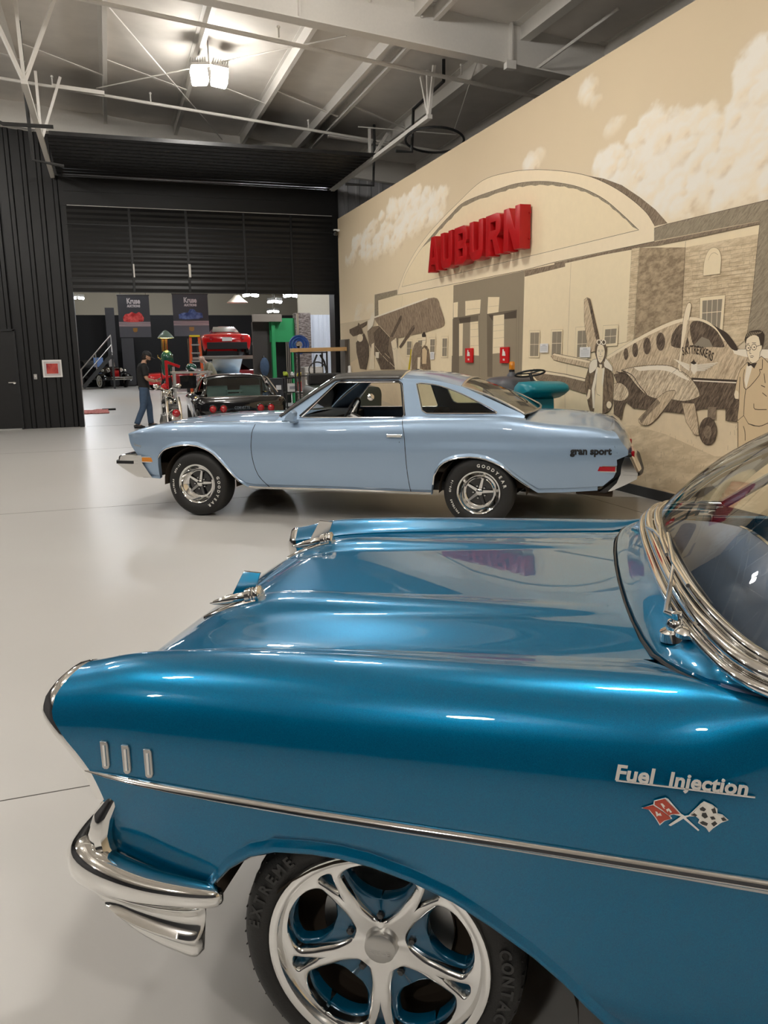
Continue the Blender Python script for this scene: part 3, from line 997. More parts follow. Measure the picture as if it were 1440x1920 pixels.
# landing gear
a.out('h_fus', ZF((260, 1250), (410, 1255), (450, 1480), (464, 1640), (410, 1632), (310, 1480)))
a.fill('h_brown', ZF((570, 1300), (672, 1300), (662, 1450), (565, 1450)))
a.fill('h_dark', ell(ZF, 572, 1590, 105, 165)); a.line('dark', ell(ZF, 572, 1590, 105, 165), 1.3, True)
a.fill('h_brown', ell(ZF, 568, 1600, 46, 78))
a.out('h_dark', ZF((785, 1318), (935, 1310), (930, 1475), (785, 1462)))
a.fill('h_dark', ZE((670, 1070), (845, 1060), (800, 1180), (765, 1360), (740, 1320), (665, 1270)))
a.out('h_nac', ZB(*sm([(400, 1222), (455, 1218), (500, 1260), (502, 1310), (460, 1338), (402, 1332)], 3)))
a.fill('h_dark', ZE((850, 1130), (880, 1150), (940, 1200), (1010, 1150), (1200, 1190), (1230, 1060), (900, 950)))
# nacelle and propeller
a.out('h_nac', ZB(*sm([(455, 1130), (560, 1105), (700, 1095), (800, 1105), (900, 1162), (960, 1230), (985, 1290), (970, 1315), (880, 1340), (760, 1322), (680, 1320), (600, 1280), (540, 1210), (490, 1150), (455, 1130)], 3)), wd=1.2)
a.fill('white', ZB(*sm([(540, 1112), (700, 1099), (795, 1108), (860, 1145), (920, 1200), (860, 1180), (780, 1140), (680, 1128), (580, 1135), (540, 1112)], 3)))
a.line('dark', ZB(*sm([(425, 1142), (500, 1165), (550, 1225), (605, 1284)], 4)), 2.2); a.line('dark', ZB(*sm([(462, 1132), (530, 1165), (575, 1230), (630, 1296)], 4)), 2.2)
a.line('line', ZB(*sm([(835, 1120), (800, 1150), (780, 1170)], 4)), .8)
a.out('cream', ZB(*sm([(925, 678), (905, 680), (880, 760), (865, 880), (855, 1000), (838, 1110), (865, 1142), (880, 1000), (905, 900), (912, 800), (930, 700), (925, 678)], 2)))
a.fill('h_fus', ZB((905, 790), (910, 800), (903, 900), (880, 1000), (864, 1140), (852, 1125), (868, 990), (890, 890)))
a.out('h_fus', ZB(*sm([(815, 1265), (760, 1275), (700, 1320), (620, 1410), (573, 1462), (590, 1497), (642, 1500), (700, 1452), (770, 1362), (822, 1290), (815, 1265)], 2)), wd=1.2)
a.fill('h_brown', ZB((700, 1325), (620, 1412), (578, 1462), (592, 1492), (640, 1430), (720, 1350)))
# winged crest
cx, cy = 395, 820
a.fill('white', ZF((375, 765), (440, 765), (450, 850), (405, 915), (365, 850)))
for s, (x1, y1) in ((1, (690, 770)), (-1, (170, 730))):
    for q in range(6):
        a.line('white', ZF((cx + s * 45, cy - 25 + q * 14), (cx + (x1 - cx) * (1 - .1 * q), y1 + q * 18)), 2.0)
        a.line('thin', ZF((cx + s * 45, cy - 18 + q * 14), (cx + (x1 - cx) * (1 - .1 * q), y1 + q * 18 + 9)), .5)
a.fill('dark', ZF((360, 770), (395, 745), (400, 720), (412, 750), (440, 775), (405, 790)))
KA = a.k + 6
ao = a.build('mural_aeroplane')
txt = []
for i, ch in enumerate('SKYTREKKERS'):
    q0 = ZF((268 + i * 33, 700 - 60 * math.sin((i + 1.2) / 12 * PI) + 5.2 * i))[0]
    p = Vector(wallpt(*q0, KA))
    tilt = .28 - .056 * i
    mt = frame_mtx(p, (0, -1, .0 + tilt), (0, 0, 1)) @ Matrix.Rotation(0, 4, 'Z')
    txt.append(text_mesh(ch, .115, .0003, mt, bold=.002, sx=.62))
finish('aeroplane_lettering', join_mesh('aeroplane_lettering', txt), 'dark', ao, smooth=0, fix=False)

# aviator in a fur collar
p = Mural(); p.k = KA
p.out('h_jacket', ZE(*sm([(345, 590), (300, 740), (278, 830), (290, 960), (308, 1060), (330, 1170), (380, 1260), (540, 1260), (625, 1200), (655, 1080), (667, 900), (650, 720), (600, 680), (545, 620), (440, 600), (345, 590)], 2)))
p.fill('cream2', ZE((440, 630), (500, 655), (545, 640), (522, 900), (512, 1260), (400, 1260), (420, 950)))
p.fill('white', ZE((432, 650), (458, 655), (410, 930), (408, 1190), (385, 1190), (370, 930)))
p.fill('white', ZE((520, 660), (545, 655), (530, 800), (512, 900), (505, 850)))
p.out('white', ZE(*sm([(440, 525), (380, 540), (342, 600), (332, 690), (352, 722), (412, 680), (446, 620), (440, 525)], 2)), wd=.8)
p.out('white', ZE(*sm([(545, 500), (592, 550), (642, 620), (652, 692), (600, 665), (540, 630), (530, 560), (545, 500)], 2)), wd=.8)
p.fill('h_dark', ZE(*sm([(412, 440), (422, 340), (450, 290), (500, 268), (548, 300), (572, 390), (562, 480), (545, 560), (500, 600), (450, 560), (412, 440)], 2)))
p.out('cream', ZE(*sm([(440, 400), (455, 345), (495, 328), (530, 350), (548, 430), (530, 520), (490, 582), (455, 545), (436, 455), (440, 400)], 2)), wd=.8)
for x in (468, 532): p.fill('white', ell(ZE, x, 300, 32, 36)); p.fill('h_dark', ell(ZE, x, 300, 19, 24))
for q in (((452, 410), (480, 405)), ((500, 405), (530, 408)), ((458, 425), (478, 425)), ((503, 424), (524, 424)), ((490, 430), (484, 465), (498, 468)), ((462, 488), (490, 500), (518, 486)), ((470, 520), (500, 530))): p.line('line', ZE(*q), .8)
p.fill('h_jacket', ZE((445, 545), (490, 590), (535, 545), (540, 620), (490, 655), (445, 620)))
p.fill('cream', ZE((470, 600), (510, 600), (505, 650), (488, 662)))
p.fill('cream', ell(ZE, 605, 1145, 34, 48)); p.fill('cream', ZE((330, 930), (355, 945), (345, 1040), (315, 1075), (302, 1050)))
for q in (((560, 700), (580, 900), (575, 1100)), ((300, 850), (345, 840), (350, 900)), ((590, 760), (610, 870), (640, 960), (600, 1050)), ((590, 950), (640, 1000)), ((440, 720), (430, 900), (440, 1000), (480, 1020))): p.line('line', ZE(*q), .9)
p.build('mural_aviator')

# man in a suit and round glasses
s_ = Mural(); s_.k = KA
s_.fill('suit', ZF((925, 1460), (1000, 1400), (1070, 1500), (1280, 1480), (1400, 1500), (1400, 2150), (925, 1990)))
s_.out('suit', ZF(*sm([(1040, 770), (965, 850), (930, 950), (902, 1080), (888, 1160), (905, 1205), (948, 1215), (940, 1330), (930, 1465), (1003, 1402), (1060, 1500), (1190, 1532), (1300, 1490), (1420, 1480), (1430, 1000), (1390, 820), (1290, 760), (1215, 690), (1150, 760), (1040, 770)], 2)), wd=1.2)
s_.fill('white', ZF((1040, 800), (1112, 800), (1032, 1085), (1012, 980)))
s_.fill('cream', ZF(*sm([(888, 1150), (905, 1100), (940, 1120), (946, 1190), (905, 1200), (888, 1150)], 2)))
s_.fill('dark', ZF(*sm([(1013, 490), (1040, 420), (1100, 385), (1200, 378), (1252, 430), (1236, 560), (1205, 600), (1150, 560), (1040, 560), (1013, 490)], 2)))
s_.out('cream', ZF(*sm([(1030, 560), (1040, 480), (1120, 435), (1185, 460), (1205, 560), (1222, 555), (1220, 610), (1200, 640), (1185, 735), (1110, 775), (1062, 722), (1036, 620), (1030, 560)], 2)), wd=.8)
for c in ((1057, 590, 26, 36), (1127, 580, 30, 36)): s_.line('dark', ell(ZF, *c), 1.2, True); s_.fill('dark', ell(ZF, c[0] + 4, c[1] + 2, 9, 8))
for q in (((1158, 572), (1200, 560)), ((1084, 585), (1097, 583)), ((1085, 600), (1075, 655), (1095, 660)), ((1080, 690), (1105, 684), (1125, 692)), ((1040, 545), (1070, 535)), ((1105, 530), (1150, 530)), ((1085, 705), (1115, 706))): s_.line('dark', ZF(*q), 1.1)
s_.fill('dark', ZF((1050, 755), (1085, 780), (1165, 768), (1130, 838), (1092, 800), (1055, 812)))
for k in range(8): s_.line('cream2', ZF((1040 + k * 22, 460 - k * 6), (1062 + k * 22, 405 - k * 1)), .7)
for q in (((1015, 850), (1000, 950), (1030, 1090), (1190, 920), (1195, 850), (1225, 845), (1230, 730)), ((1030, 1090), (1015, 1200), (1003, 1400)), ((1125, 1260), (1140, 1325), (1280, 1330)), ((935, 1480), (935, 1800)), ((1000, 1530), (1020, 1600), (1022, 1700)), ((1060, 1500), (1190, 1530), (1300, 1490)), ((960, 940), (952, 1100), (948, 1215)), ((1215, 1040), (1260, 1060)), ((1230, 1130), (1280, 1170)), ((1250, 900), (1262, 1010))): s_.line('dark', ZF(*sm(q, 3)), 1.5)
s_.build('mural_businessman')

# high-wing monoplane and its pilot at the far end
q = Mural(); q.k = KH
q.fill('h_wing', ZC(*sm([(405, 235), (735, 115), (1065, 0), (1185, -2), (1215, 90), (1270, 250), (1262, 335), (1180, 367), (1040, 412), (870, 447), (720, 482), (600, 465), (470, 335), (405, 235)], 2)))
q.fill('white', ZC((330, 270), (410, 222), (1065, -14), (1068, 4), (412, 240), (395, 330), (330, 400)))
q.fill('h_dark', ZC((105, 378), (205, 330), (215, 292), (235, 318), (325, 275), (310, 322), (255, 362), (275, 425), (150, 462), (108, 420)))
q.fill('h_brown', ZC((385, 345), (470, 330), (600, 462), (705, 482), (690, 870), (490, 870), (420, 705), (345, 560), (325, 400)))
q.fill('h_dark', ZC((480, 340), (600, 465), (580, 640), (680, 860), (490, 870), (430, 640), (400, 420)))
q.fill('h_dark', ZC((185, 540), (285, 425), (340, 560), (345, 700), (310, 870), (235, 860), (192, 660)))
q.fill('cream', ell(ZC, 236, 482, 36, 48))
q.fill('cream', ZC((345, 870), (378, 560), (408, 540), (415, 870)))
q.fill('cream', ZC((615, 530), (680, 478), (692, 600), (722, 640), (752, 870), (665, 870), (640, 660)))
q.fill('cream', ZC((722, 680), (840, 840), (830, 870), (740, 760)))
for x0, y0, x1, y1 in ((470, 330, 600, 470), (420, 580, 500, 690), (515, 700, 580, 770), (540, 670, 600, 730), (600, 780, 660, 840)): q.line('cream', ZC((x0, y0), (x1, y1)), 2.2)
q.fill('h_dark', ZC((728, 210), (752, 205), (745, 260), (640, 470), (605, 470))); q.fill('h_dark', ZC((880, 335), (905, 320), (912, 365), (735, 610), (715, 590)))
q.fill('cream', ell(ZC, 655, 560, 32, 60)); q.line('line', ell(ZC, 655, 560, 32, 60), .8, True)
q.line('line', ZC((685, 480), (690, 870)), 1.0); q.line('line', ZC((325, 420), (330, 870)), .9)
q.fill('yellow', ZC((858, 620), (872, 622), (845, 870), (826, 870), (850, 700)))
q.fill('h_brown', ZC(*sm([(868, 870), (872, 700), (900, 570), (945, 532), (990, 590), (985, 870)], 2)))
q.fill('h_jacket', ZC(*sm([(985, 870), (985, 640), (1010, 590), (1035, 575), (1082, 625), (1102, 870)], 2)))
q.fill('suit', ZC((1000, 620), (1030, 600), (1060, 640), (1050, 800), (1000, 800)))
q.fill('cream', ZC(*sm([(1000, 470), (1042, 465), (1045, 530), (1022, 580), (1003, 545), (1000, 470)], 2)))
q.fill('dark', ZC((995, 440), (1025, 402), (1047, 450), (1042, 470), (1000, 472)))
q.line('dark', ZC((998, 512), (1044, 510)), 1.0); q.fill('cream', ZC((945, 720), (978, 718), (970, 870), (940, 870)))
q.fill('white', ZC((425, 655), (470, 655), (465, 730), (425, 725)))
q.build('mural_monoplane')

# service door at the far end of the wall
pts = [at(x, y, 0, XW) for x, y in ((637, 619), (655, 617))]
y0, y1 = min(p_.y for p_ in pts), min(19.3, max(p_.y for p_ in pts))
M['greydoor'] = mat('grey_brown_door', srgb(96, 88, 76), .6)
d2 = tag(MB().box((XW - .01, (y0 + y1) / 2, .98), (.02, y1 - y0, 1.96)).build('door_2', 'greydoor', smooth=0), kind='structure')
MB().box((XW - .022, y0 + (y1 - y0) * .25, .98), (.004, (y1 - y0) * .35, 1.94)).build('door_panel', 'door_dark', d2, smooth=0)

# --- AUBURN letters standing off the wall
M['signred'] = mat('red_sign_enamel', srgb(176, 12, 18), .38, var=.05)
GL = {'A': [[(0, 0), (.24, 0), (.31, .2), (.69, .2), (.76, 0), (1, 0), (.68, 1), (.32, 1)], [(.38, .4), (.62, .4), (.5, .8)]],
      'U': [[(0, 1), (0, .22), (.1, .06), (.25, 0), (.75, 0), (.9, .06), (1, .22), (1, 1), (.7, 1), (.7, .28), (.64, .23), (.36, .23), (.3, .28), (.3, 1)]],
      'B': [[(0, 0), (.75, 0), (.95, .08), (1, .2), (1, .4), (.9, .52), (1, .62), (1, .82), (.92, .95), (.75, 1), (0, 1)], [(.3, .2), (.68, .2), (.68, .42), (.3, .42)], [(.3, .62), (.68, .62), (.68, .82), (.3, .82)]],
      'R': [[(0, 0), (.3, 0), (.3, .4), (.45, .4), (.68, 0), (1, 0), (.75, .42), (.94, .52), (1, .62), (1, .82), (.92, .95), (.75, 1), (0, 1)], [(.3, .6), (.68, .6), (.68, .82), (.3, .82)]],
      'N': [[(0, 0), (.28, 0), (.28, .58), (.68, 0), (1, 0), (1, 1), (.72, 1), (.72, .42), (.32, 1), (0, 1)]]}
yl0 = at(822, 508, 0, XW).y; yl1 = at(1008, 467, 0, XW).y + .05
zl = 2.94; LH = .55; pit = (yl0 - yl1) / 6; LWd = pit * .82
ORD = ['first', 'second', 'third', 'fourth', 'fifth', 'last']
nb = {'A': 'beside the first letter U at the left end', 'U': '', 'B': 'between two letters U', 'R': 'between a letter U and the letter N', 'N': 'at the right end'}
for i, ch in enumerate('AUBURN'):
    lab = {0: 'tall red block letter A at the left end of the wall sign', 1: 'red block letter U between the A and the B of the wall sign', 2: 'red block letter B in the middle of the wall sign', 3: 'red block letter U between the B and the R of the wall sign', 4: 'red block letter R next to last of the wall sign', 5: 'red block letter N at the right end of the wall sign'}[i]
    t = thing('sign_letter', lab, 'sign letter', (XW - .03, yl0 - i * pit, zl), 0, 'red letters of the wall sign')
    mt = frame_mtx((-.081, 0, 0), (0, -1, 0), (0, 0, 1))
    me = plate_mesh([[(x * LWd, z * LH) for x, z in lp] for lp in GL[ch]], .078, .003, mt, 1)
    lo_ = finish('letter_body', me, 'signred', t, smooth=30)
    b = MB()
    for z in (.12, .45): b.tube([(-.02, -LWd - .002 if ch != 'A' else -LWd * .8, z if ch != 'A' else .1), (-.02, -LWd - .03, z if ch != 'A' else .1)], .012, 6)
    for yy_ in (.1, LWd - .1): b.tube([(-.01, -yy_, .1), (.03, -yy_, .1)], .01, 6)
    b.build('mounting_bolt', 'signred', lo_)

# fire notices and paper notices on the wall
def wallrect(px0, py0, px1, py1):
    A, B = at(px0, py0, 0, XW), at(px1, py1, 0, XW)
    return (A.y + B.y) / 2, (A.z + B.z) / 2, abs(A.y - B.y), abs(A.z - B.z)
M['sign_red'] = mat('red_plastic', srgb(205, 20, 24), .35)
def fire(px, lab, tx):
    y, z, wd, ht = wallrect(*px)
    t = thing('fire_sign', lab, 'sign', (XW - .01, y, z), 0, 'red extinguisher signs')
    MB().box((-.012, 0, 0), (.024, wd, ht)).build('panel', 'sign_red', t, smooth=0, bevel=.004)
    b = MB()
    b.slab([(-.0255, wd * (.5 - u), ht * (v - .5)) for u, v in ((.30, .46), (.36, .88), (.48, .88), (.50, .74), (.62, .74), (.70, .46))], (-.0006, 0, 0))
    b.build('extinguisher_symbol', 'white_letter', t, smooth=0)
    me = text_mesh(tx, ht * .17, .0006, frame_mtx((-.0258, 0, -ht * .34), (0, -1, 0), (0, 0, 1)), align='CENTER', bold=.001, sx=.9)
    finish('sign_lettering', me, 'white_letter', t, smooth=0)
fire((875.5, 653, 889, 680), 'red sign with white extinguisher symbol on the painted left door', 'FIRE')
fire((941, 651, 956.5, 681), 'red sign with white extinguisher symbol on the painted right door', 'FIRE')
M['paper'] = mat('white_paper', (.78, .76, .74), .8)
M['ink'] = mat('grey_print', (.35, .35, .38), .8)
for r_, lab in (((1014.8, 644.5, 1030, 661), 'white printed notice between the two painted windows right of the doors'), ((1090, 651, 1109, 670), 'white printed notice under the painted tail fin beside the aviator'), ((808.5, 660, 816, 674), 'small white notice under a painted window at the far end')):
    y, z, wd, ht = wallrect(*r_)
    t = thing('paper_notice', lab, 'notice', (XW - .018, y, z), 0, 'paper notices on the painted wall')
    MB().box((-.001, 0, 0), (.002, wd, ht)).build('sheet', 'paper', t, smooth=0)
    b = MB()
    for k in range(6): b.box((-.0026, 0, ht * (.32 - .12 * k)), (.0008, wd * (.4 if k == 0 else .75), ht * (.06 if k == 0 else .03)))
    b.build('printed_lines', 'ink', t, smooth=0)
cpt = at(633, 430, 1, 19.3)
t = thing('security_camera', 'small white security camera at the far top corner of the painted wall', 'camera', (XW - .1, 19.2, 4.45))
MB().box((.03, 0, .06), (.14, .08, .05)).build('mount', 'white_paint', t, smooth=0, bevel=.01)
MB().ball((0, 0, 0), .07, 12).build('dome', 'gloss_black', t)
# ================================================================== THE BLUE FIFTIES CAR IN FRONT
M['teal'] = carpaint('teal_metallic_paint', (0.0, 0.20, 0.385), (0.0, 0.08, 0.185), .33, .58)
M['teal_plain'] = mat('teal_wheel_paint', (0.0, .085, .17), .25, .3, coat=1.0)
M['interior_blue'] = mat('slate_blue_vinyl', (.17, .22, .34), .45)
M['cover'] = mat('pale_seat_cover', (.42, .43, .45), .6)
CARA = rad(-32.0)
CAR0 = Vector((0.274, 2.5, 0))
CU = Vector((math.cos(CARA), math.sin(CARA), 0))
CV = Vector((-math.sin(CARA), math.cos(CARA), 0))
classic = thing('classic_car', 'metallic teal blue fifties car with chrome trim nearest the camera', 'car', CAR0, CARA)
def cz(px, py, z):                 # local point of this car at height z
    q = at(px, py, 2, z) - CAR0
    return Vector((q.dot(CU), q.dot(CV), z))
def cvp(px, py, v):                # local point on the plane v
    q = atp(px, py, CAR0 + v * CV, CV) - CAR0
    return Vector((q.dot(CU), v, q.z))

ZLOW = [(.05, .50), (.105, .489), (.2, .462), (.30, .434), (.351, .424), (.372, .452), (.41, .498), (.462, .536), (.52, .556), (.6, .563), (.66, .562), (.728, .553), (.81, .531), (.892, .50), (.97, .455), (1.051, .401), (1.11, .352), (1.156, .305), (1.2, .262), (1.26, .225), (1.34, .208), (1.7, .20), (3.2, .20),
        (3.22, .24), (3.28, .36), (3.36, .44), (3.46, .49), (3.6, .515), (3.74, .50), (3.86, .45), (3.96, .37), (4.02, .28), (4.06, .25), (4.85, .33), (5.0, .36)]
zlow = lambda u: interp(u, *zip(*ZLOW))
crest = smooth_fn([-.06, 0, .05, .12, .2, .35, .55, .96, 1.45, 2.2, 3.2, 4.2, 4.8, 5.0], [.868, .880, .891, .909, .922, .934, .942, .951, .960, .965, .95, .99, .985, .96])
vinner = smooth_fn([-.06, 1.25, 1.35, 1.45, 1.55, 1.62, 2.0, 5.0], [.62, .625, .735, .80, .838, .845, .845, .80])
zinner = smooth_fn([-.06, .1, .3, .5, .87, 1.27, 1.45, 2, 5], [.84, .868, .897, .912, .928, .944, .953, .96, .96])
halfw = smooth_fn([-.06, .05, .3, .6, 1.0, 2.0, 3.5, 4.6, 5.0], [.846, .858, .877, .885, .890, .90, .90, .87, .82])
SIDEV = ([.15, .3, .45, .56, .62, .67, .70, .75], [-.045, -.022, -.016, -.012, -.008, -.001, 0, 0])
UF = ([.42, .49, .525, .55, .60, .626, .66, .687, .72, .76, .80, .84, .865, .88], [.14, .104, .118, .125, .117, .110, .100, .088, .062, .024, -.010, -.010, .004, .018])
NS, NA, NI = 13, 12, 7
def section(u0, sgn):
    """ring of points of one side at station u0, from the lower lip over the shoulder to the hood line"""
    out = []
    ub = -.06
    def place(zf, ufz):
        k = max(0.0, 1 - (u0 - ub) / .34)
        k = k * k * (3 - 2 * k)
        return u0 + (ufz - ub) * k
    for i in range(NS):
        f = i / (NS - 1)
        zfr = .49 + (.75 - .49) * f
        u = place(zfr, interp(zfr, *UF))
        zl = zlow(u)
        z = zl + (.75 - zl) * f
        v = halfw(u) + interp(z, *SIDEV)
        if i == 0:
            arch = 1 if (.37 < u < 1.24 or 3.22 < u < 4.02) else 0
            out.append((u, sgn * (v - .035), z + .012))
            if arch:
                out += [(u, sgn * (v - .002), z - .001), (u, sgn * (v + .009), z + .008), (u, sgn * (v + .009), z + .020), (u, sgn * (v + .001), z + .032)]
            else:
                out += [(u, sgn * (v - .012), z + .001), (u, sgn * v, z + .008), (u, sgn * v, z + .02), (u, sgn * v, z + .032)]
        elif z > zl + .034:
            out.append((u, sgn * v, z))
        else:
            out.append((u, sgn * v, zl + .034 + .0005 * i))
    for i in range(1, NA + 1):
        th = i / NA * PI / 2
        zz = math.sin(th) ** 1.15
        zfr = .75 + .13 * zz
        u = place(zfr, interp(zfr, *UF) if i < NA else .02)
        zc = crest(u)
        vs_, vc = halfw(u), min(.735, vinner(u) + .115) if u < 1.3 else max(.735, vinner(u) + .03)
        vc = min(vc, vs_ - .03)
        out.append((u, sgn * (vc + (vs_ - vc) * math.cos(th) ** .85), .75 + (zc - .75) * zz))
    for i in range(1, NI + 1):
        t = i / NI
        u = place(.88, .02 + .025 * t)
        zc, vs_ = crest(u), halfw(u)
        vc = min(.735, vinner(u) + .115) if u < 1.3 else max(.735, vinner(u) + .03)
        vc = min(vc, vs_ - .03)
        vi = vinner(u)
        zi = min(zinner(u), zc - .004)
        s = t * t * (3 - 2 * t)
        out.append((u, sgn * (vc + (vi - vc) * t), zc + (zi - zc) * s))
    u, v, z = out[-1]
    out.append((u, v - sgn * .004, z - .03))
    return out
us = [-.06 + .0001, -.045, -.03, -.01, .01, .035, .06, .09, .12, .16, .2, .25, .3, .335, .351, .3715, .385, .41, .435, .462, .49, .52, .56, .6, .66, .728, .77, .81, .85, .892, .93, .97, 1.01, 1.051, 1.08, 1.11, 1.133, 1.156, 1.2, 1.25, 1.3, 1.35, 1.4, 1.45, 1.5, 1.55, 1.615]
usr = [1.622, 1.7, 1.9, 2.2, 2.5, 2.8, 3.1, 3.2, 3.22, 3.25, 3.28, 3.32, 3.36, 3.41, 3.46, 3.53, 3.6, 3.67, 3.74, 3.8, 3.86, 3.91, 3.96, 3.99, 4.02, 4.06, 4.3, 4.6, 4.8, 4.95]
for sg in (-1, 1):
    f = MB().grid([section(u, sg) for u in us]).build('front_fender', 'teal', classic, smooth=65)
    MB().grid([section(u, sg) for u in usr]).build('rear_body_side', 'teal', classic, smooth=42)
    # headlamp surround on the fender's front edge
    sec = section(us[0], sg)
    ring = [Vector(p) for p in sec if p[2] > .60]
    ring = [p for i, p in enumerate(ring) if i == 0 or (p - ring[i - 1]).length > 1e-4]
    last = ring[-1]
    ring += [Vector((last.x + .03 * t, last.y, last.z - (last.z - .63) * t)) for t in (.25, .5, .75, 1)]
    n0 = ring[0]
    ring += [Vector((ring[-1].x + (n0.x - ring[-1].x) * t, ring[-1].y + (n0.y - ring[-1].y) * t, .625)) for t in (.33, .67)]
    c = Vector((.02, sg * .745, .765))
    def off(k, du): return [Vector((p.x + du, c.y + (p.y - c.y) * k, c.z + (p.z - c.z) * k)) for p in ring]
    bz = MB().grid([off(1.0, .008), off(1.006, -.002), off(1.0, -.016), off(.95, -.025), off(.86, -.014), off(.72, .05), off(.6, .06)], closed=True).build('headlight_bezel', 'chrome', classic, smooth=50)
    MB().lathe([(0.001, -.035), (.05, -.028), (.075, -.01), (.088, .02), (.092, .06)], (.05, sg * .735, .755), (1, 0, 0), 24).build('headlight', 'glass', bz)
    MB().lathe([(.001, .07), (.08, .062), (.098, .055)], (.05, sg * .735, .755), (1, 0, 0), 24).build('reflector', 'polished', bz)

# hood with its two lance-shaped ridges
hz_ = smooth_fn([-.09, -.06, -.02, .03, .08, .14, .2, .28, .4, .6, .87, 1.1, 1.30], [.66, .70, .752, .797, .829, .862, .886, .905, .917, .924, .934, .941, .946])
def hood_front(v): return -.085 + .17 * (abs(v) / .62) ** 2.4
def hood_rear(v): return interp(abs(v), [0, .1, .262, .40, .513, .60, .617], [1.228, 1.2285, 1.233, 1.241, 1.253, 1.270, 1.275])
def hood_pt(u, v):
    a = abs(v)
    base = hz_(u) + .012 * (1 - (a / .62) ** 2)
    edge = zinner(u) - .004
    k = min(1, max(0, (a - .42) / .2))
    k = k * k * (3 - 2 * k)
    z = base * (1 - k) + min(edge, base + .02) * k if u > .12 else base - .03 * k * k
    amp = .020 * min(1, max(0, (u - .10) / .22)) * min(1, max(0, (1.22 - u) / .75))
    w = .030 + .045 * min(1, max(0, (1.2 - u) / .9))
    d = (a - .335) / w
    z += amp * math.exp(-d ** 4 * .9) if abs(d) < 2 else 0
    return z
vv = [-.617 + 1.234 * i / 88 for i in range(89)]
rows = []
for i in range(64):
    t = i / 63
    rows.append([(lambda uf, ur: (uf + (ur - uf) * (t ** 1.35), v, hood_pt(uf + (ur - uf) * (t ** 1.35), v)))(hood_front(v), hood_rear(v)) for v in vv])
rows.append([(p[0] + .003, p[1], p[2] - .03) for p in rows[-1]])
rows.insert(0, [(p[0] + .02, p[1], p[2] - .05) for p in rows[0]])
MB().grid(rows).build('hood', 'teal', classic, smooth=50)

# rocket ornaments
for sg in (-1, 1):
    v = sg * .335
    zb = hood_pt(.27, v)
    ax = Vector((1, 0, .22)).normalized()
    o0 = Vector((.285, v, zb + .012))
    b = MB()
    b.lathe([(.0005, -.150), (.006, -.135), (.012, -.105), (.016, -.075), (.017, -.045), (.015, -.035)], o0, ax, 16)
    b.lathe([(.015, -.036), (.024, -.034), (.026, -.02), (.024, -.017), (.026, -.012), (.024, -.008), (.027, .0), (.026, .006), (.018, .009), (.0005, .008)], o0, ax, 20)
    ro = b.build('hood_ornament', 'chrome', classic, smooth=40)
    MB().slab([(.205, v - .003, zb + .004), (.27, v - .003, zb + .012), (.293, v - .003, zb + .075), (.245, v - .003, zb + .078)], (0, .006, 0)).build('fin', 'chrome', ro, smooth=0, bevel=.001)
    MB().grid([[(uu, v + sv * ww, hood_pt(uu, v + sv * ww) + hh) for sv, ww, hh in ((-1, wd, .001), (-.6, wd, .008), (.6, wd, .008), (1, wd, .001))] for uu, wd in ((.12, .005), (.16, .018), (.21, .026), (.26, .03), (.285, .03))]).build('base_spear', 'chrome', ro, smooth=50)

# cowl between hood and windshield
WS = smooth_fn([0, .2, .36, .6, .757, .82, .86], [1.326, 1.328, 1.334, 1.358, 1.40, 1.432, 1.475])
def seam(v): return interp(abs(v), [0, .1, .262, .40, .513, .60, .617, .645, .70, .746, .804, .84], [1.238, 1.2385, 1.243, 1.251, 1.263, 1.278, 1.283, 1.292, 1.32, 1.357, 1.456, 1.56])
cv_ = [-.84 + 1.68 * i / 70 for i in range(71)]
rows = []
for k in range(9):
    t = k / 8
    r = []
    for v in cv_:
        u0, u1 = seam(v), max(WS(abs(v)), seam(v) + .012)
        u = u0 + (u1 - u0) * t
        z0 = .947 + .012 * (1 - (v / .84) ** 2) if abs(v) < .62 else interp(abs(v), [.62, .72, .84], [.952, .958, .962])
        r.append((u, v, z0 + .045 * t * t * (1 - .5 * max(0, (abs(v) - .6) / .24)) - (.03 if k == 0 else 0)))
    rows.append(r)
    if k == 0: rows.append([(x + .002, y, z + .03) for x, y, z in r])
MB().grid(rows).build('cowl', 'teal', classic, smooth=50)
b = MB().tube([(seam(v) - .004, v, (.942 if abs(v) < .62 else .946)) for v in cv_], .005, 6)
b.build('hood_seal', 'black', classic)

# windshield: wraparound glass in a wide bright moulding
BASE = [(1.372, 0, 1.034), (1.374, .2, 1.034), (1.382, .40, 1.033), (1.402, .58, 1.030), (1.440, .74, 1.024), (1.495, .815, 1.018), (1.57, .85, 1.012), (1.66, .865, 1.008)]
TOP = [(1.80, 0, 1.392), (1.802, .17, 1.391), (1.81, .33, 1.387), (1.828, .47, 1.378), (1.86, .57, 1.366), (1.90, .625, 1.355), (1.95, .66, 1.345), (2.02, .68, 1.338)]
def full(L): return [(u, -v, z) for u, v, z in L[:0:-1]] + L
bs, tp = spline(full(BASE), 5), spline(full(TOP), 5)
rows = []
for k in range(13):
    t = k / 12
    rows.append([tuple(p + (q - p) * t + np.array((-.035 * math.sin(PI * t), .03 * math.sin(PI * t) * np.sign(p[1]) * min(1, abs(p[1]) / .7), .012 * math.sin(PI * t)))) for p, q in zip(bs, tp)])
ws = MB().grid(rows).build('windshield', 'glass', classic, smooth=80)
def shift(L, du, dv, dz): return [(p[0] + du, p[1] + dv * np.sign(p[1]) * min(1, abs(p[1]) / .6), p[2] + dz) for p in L]
fr = MB()
for du, dv, dz, r in ((-.006, .004, -.003, .012), (-.030, .018, -.018, .016), (-.052, .032, -.036, .010)):
    fr.tube(shift(bs, du, dv, dz), r, 10, up=(0, 0, 1))
frs = shift(bs, 0, 0, -.004)
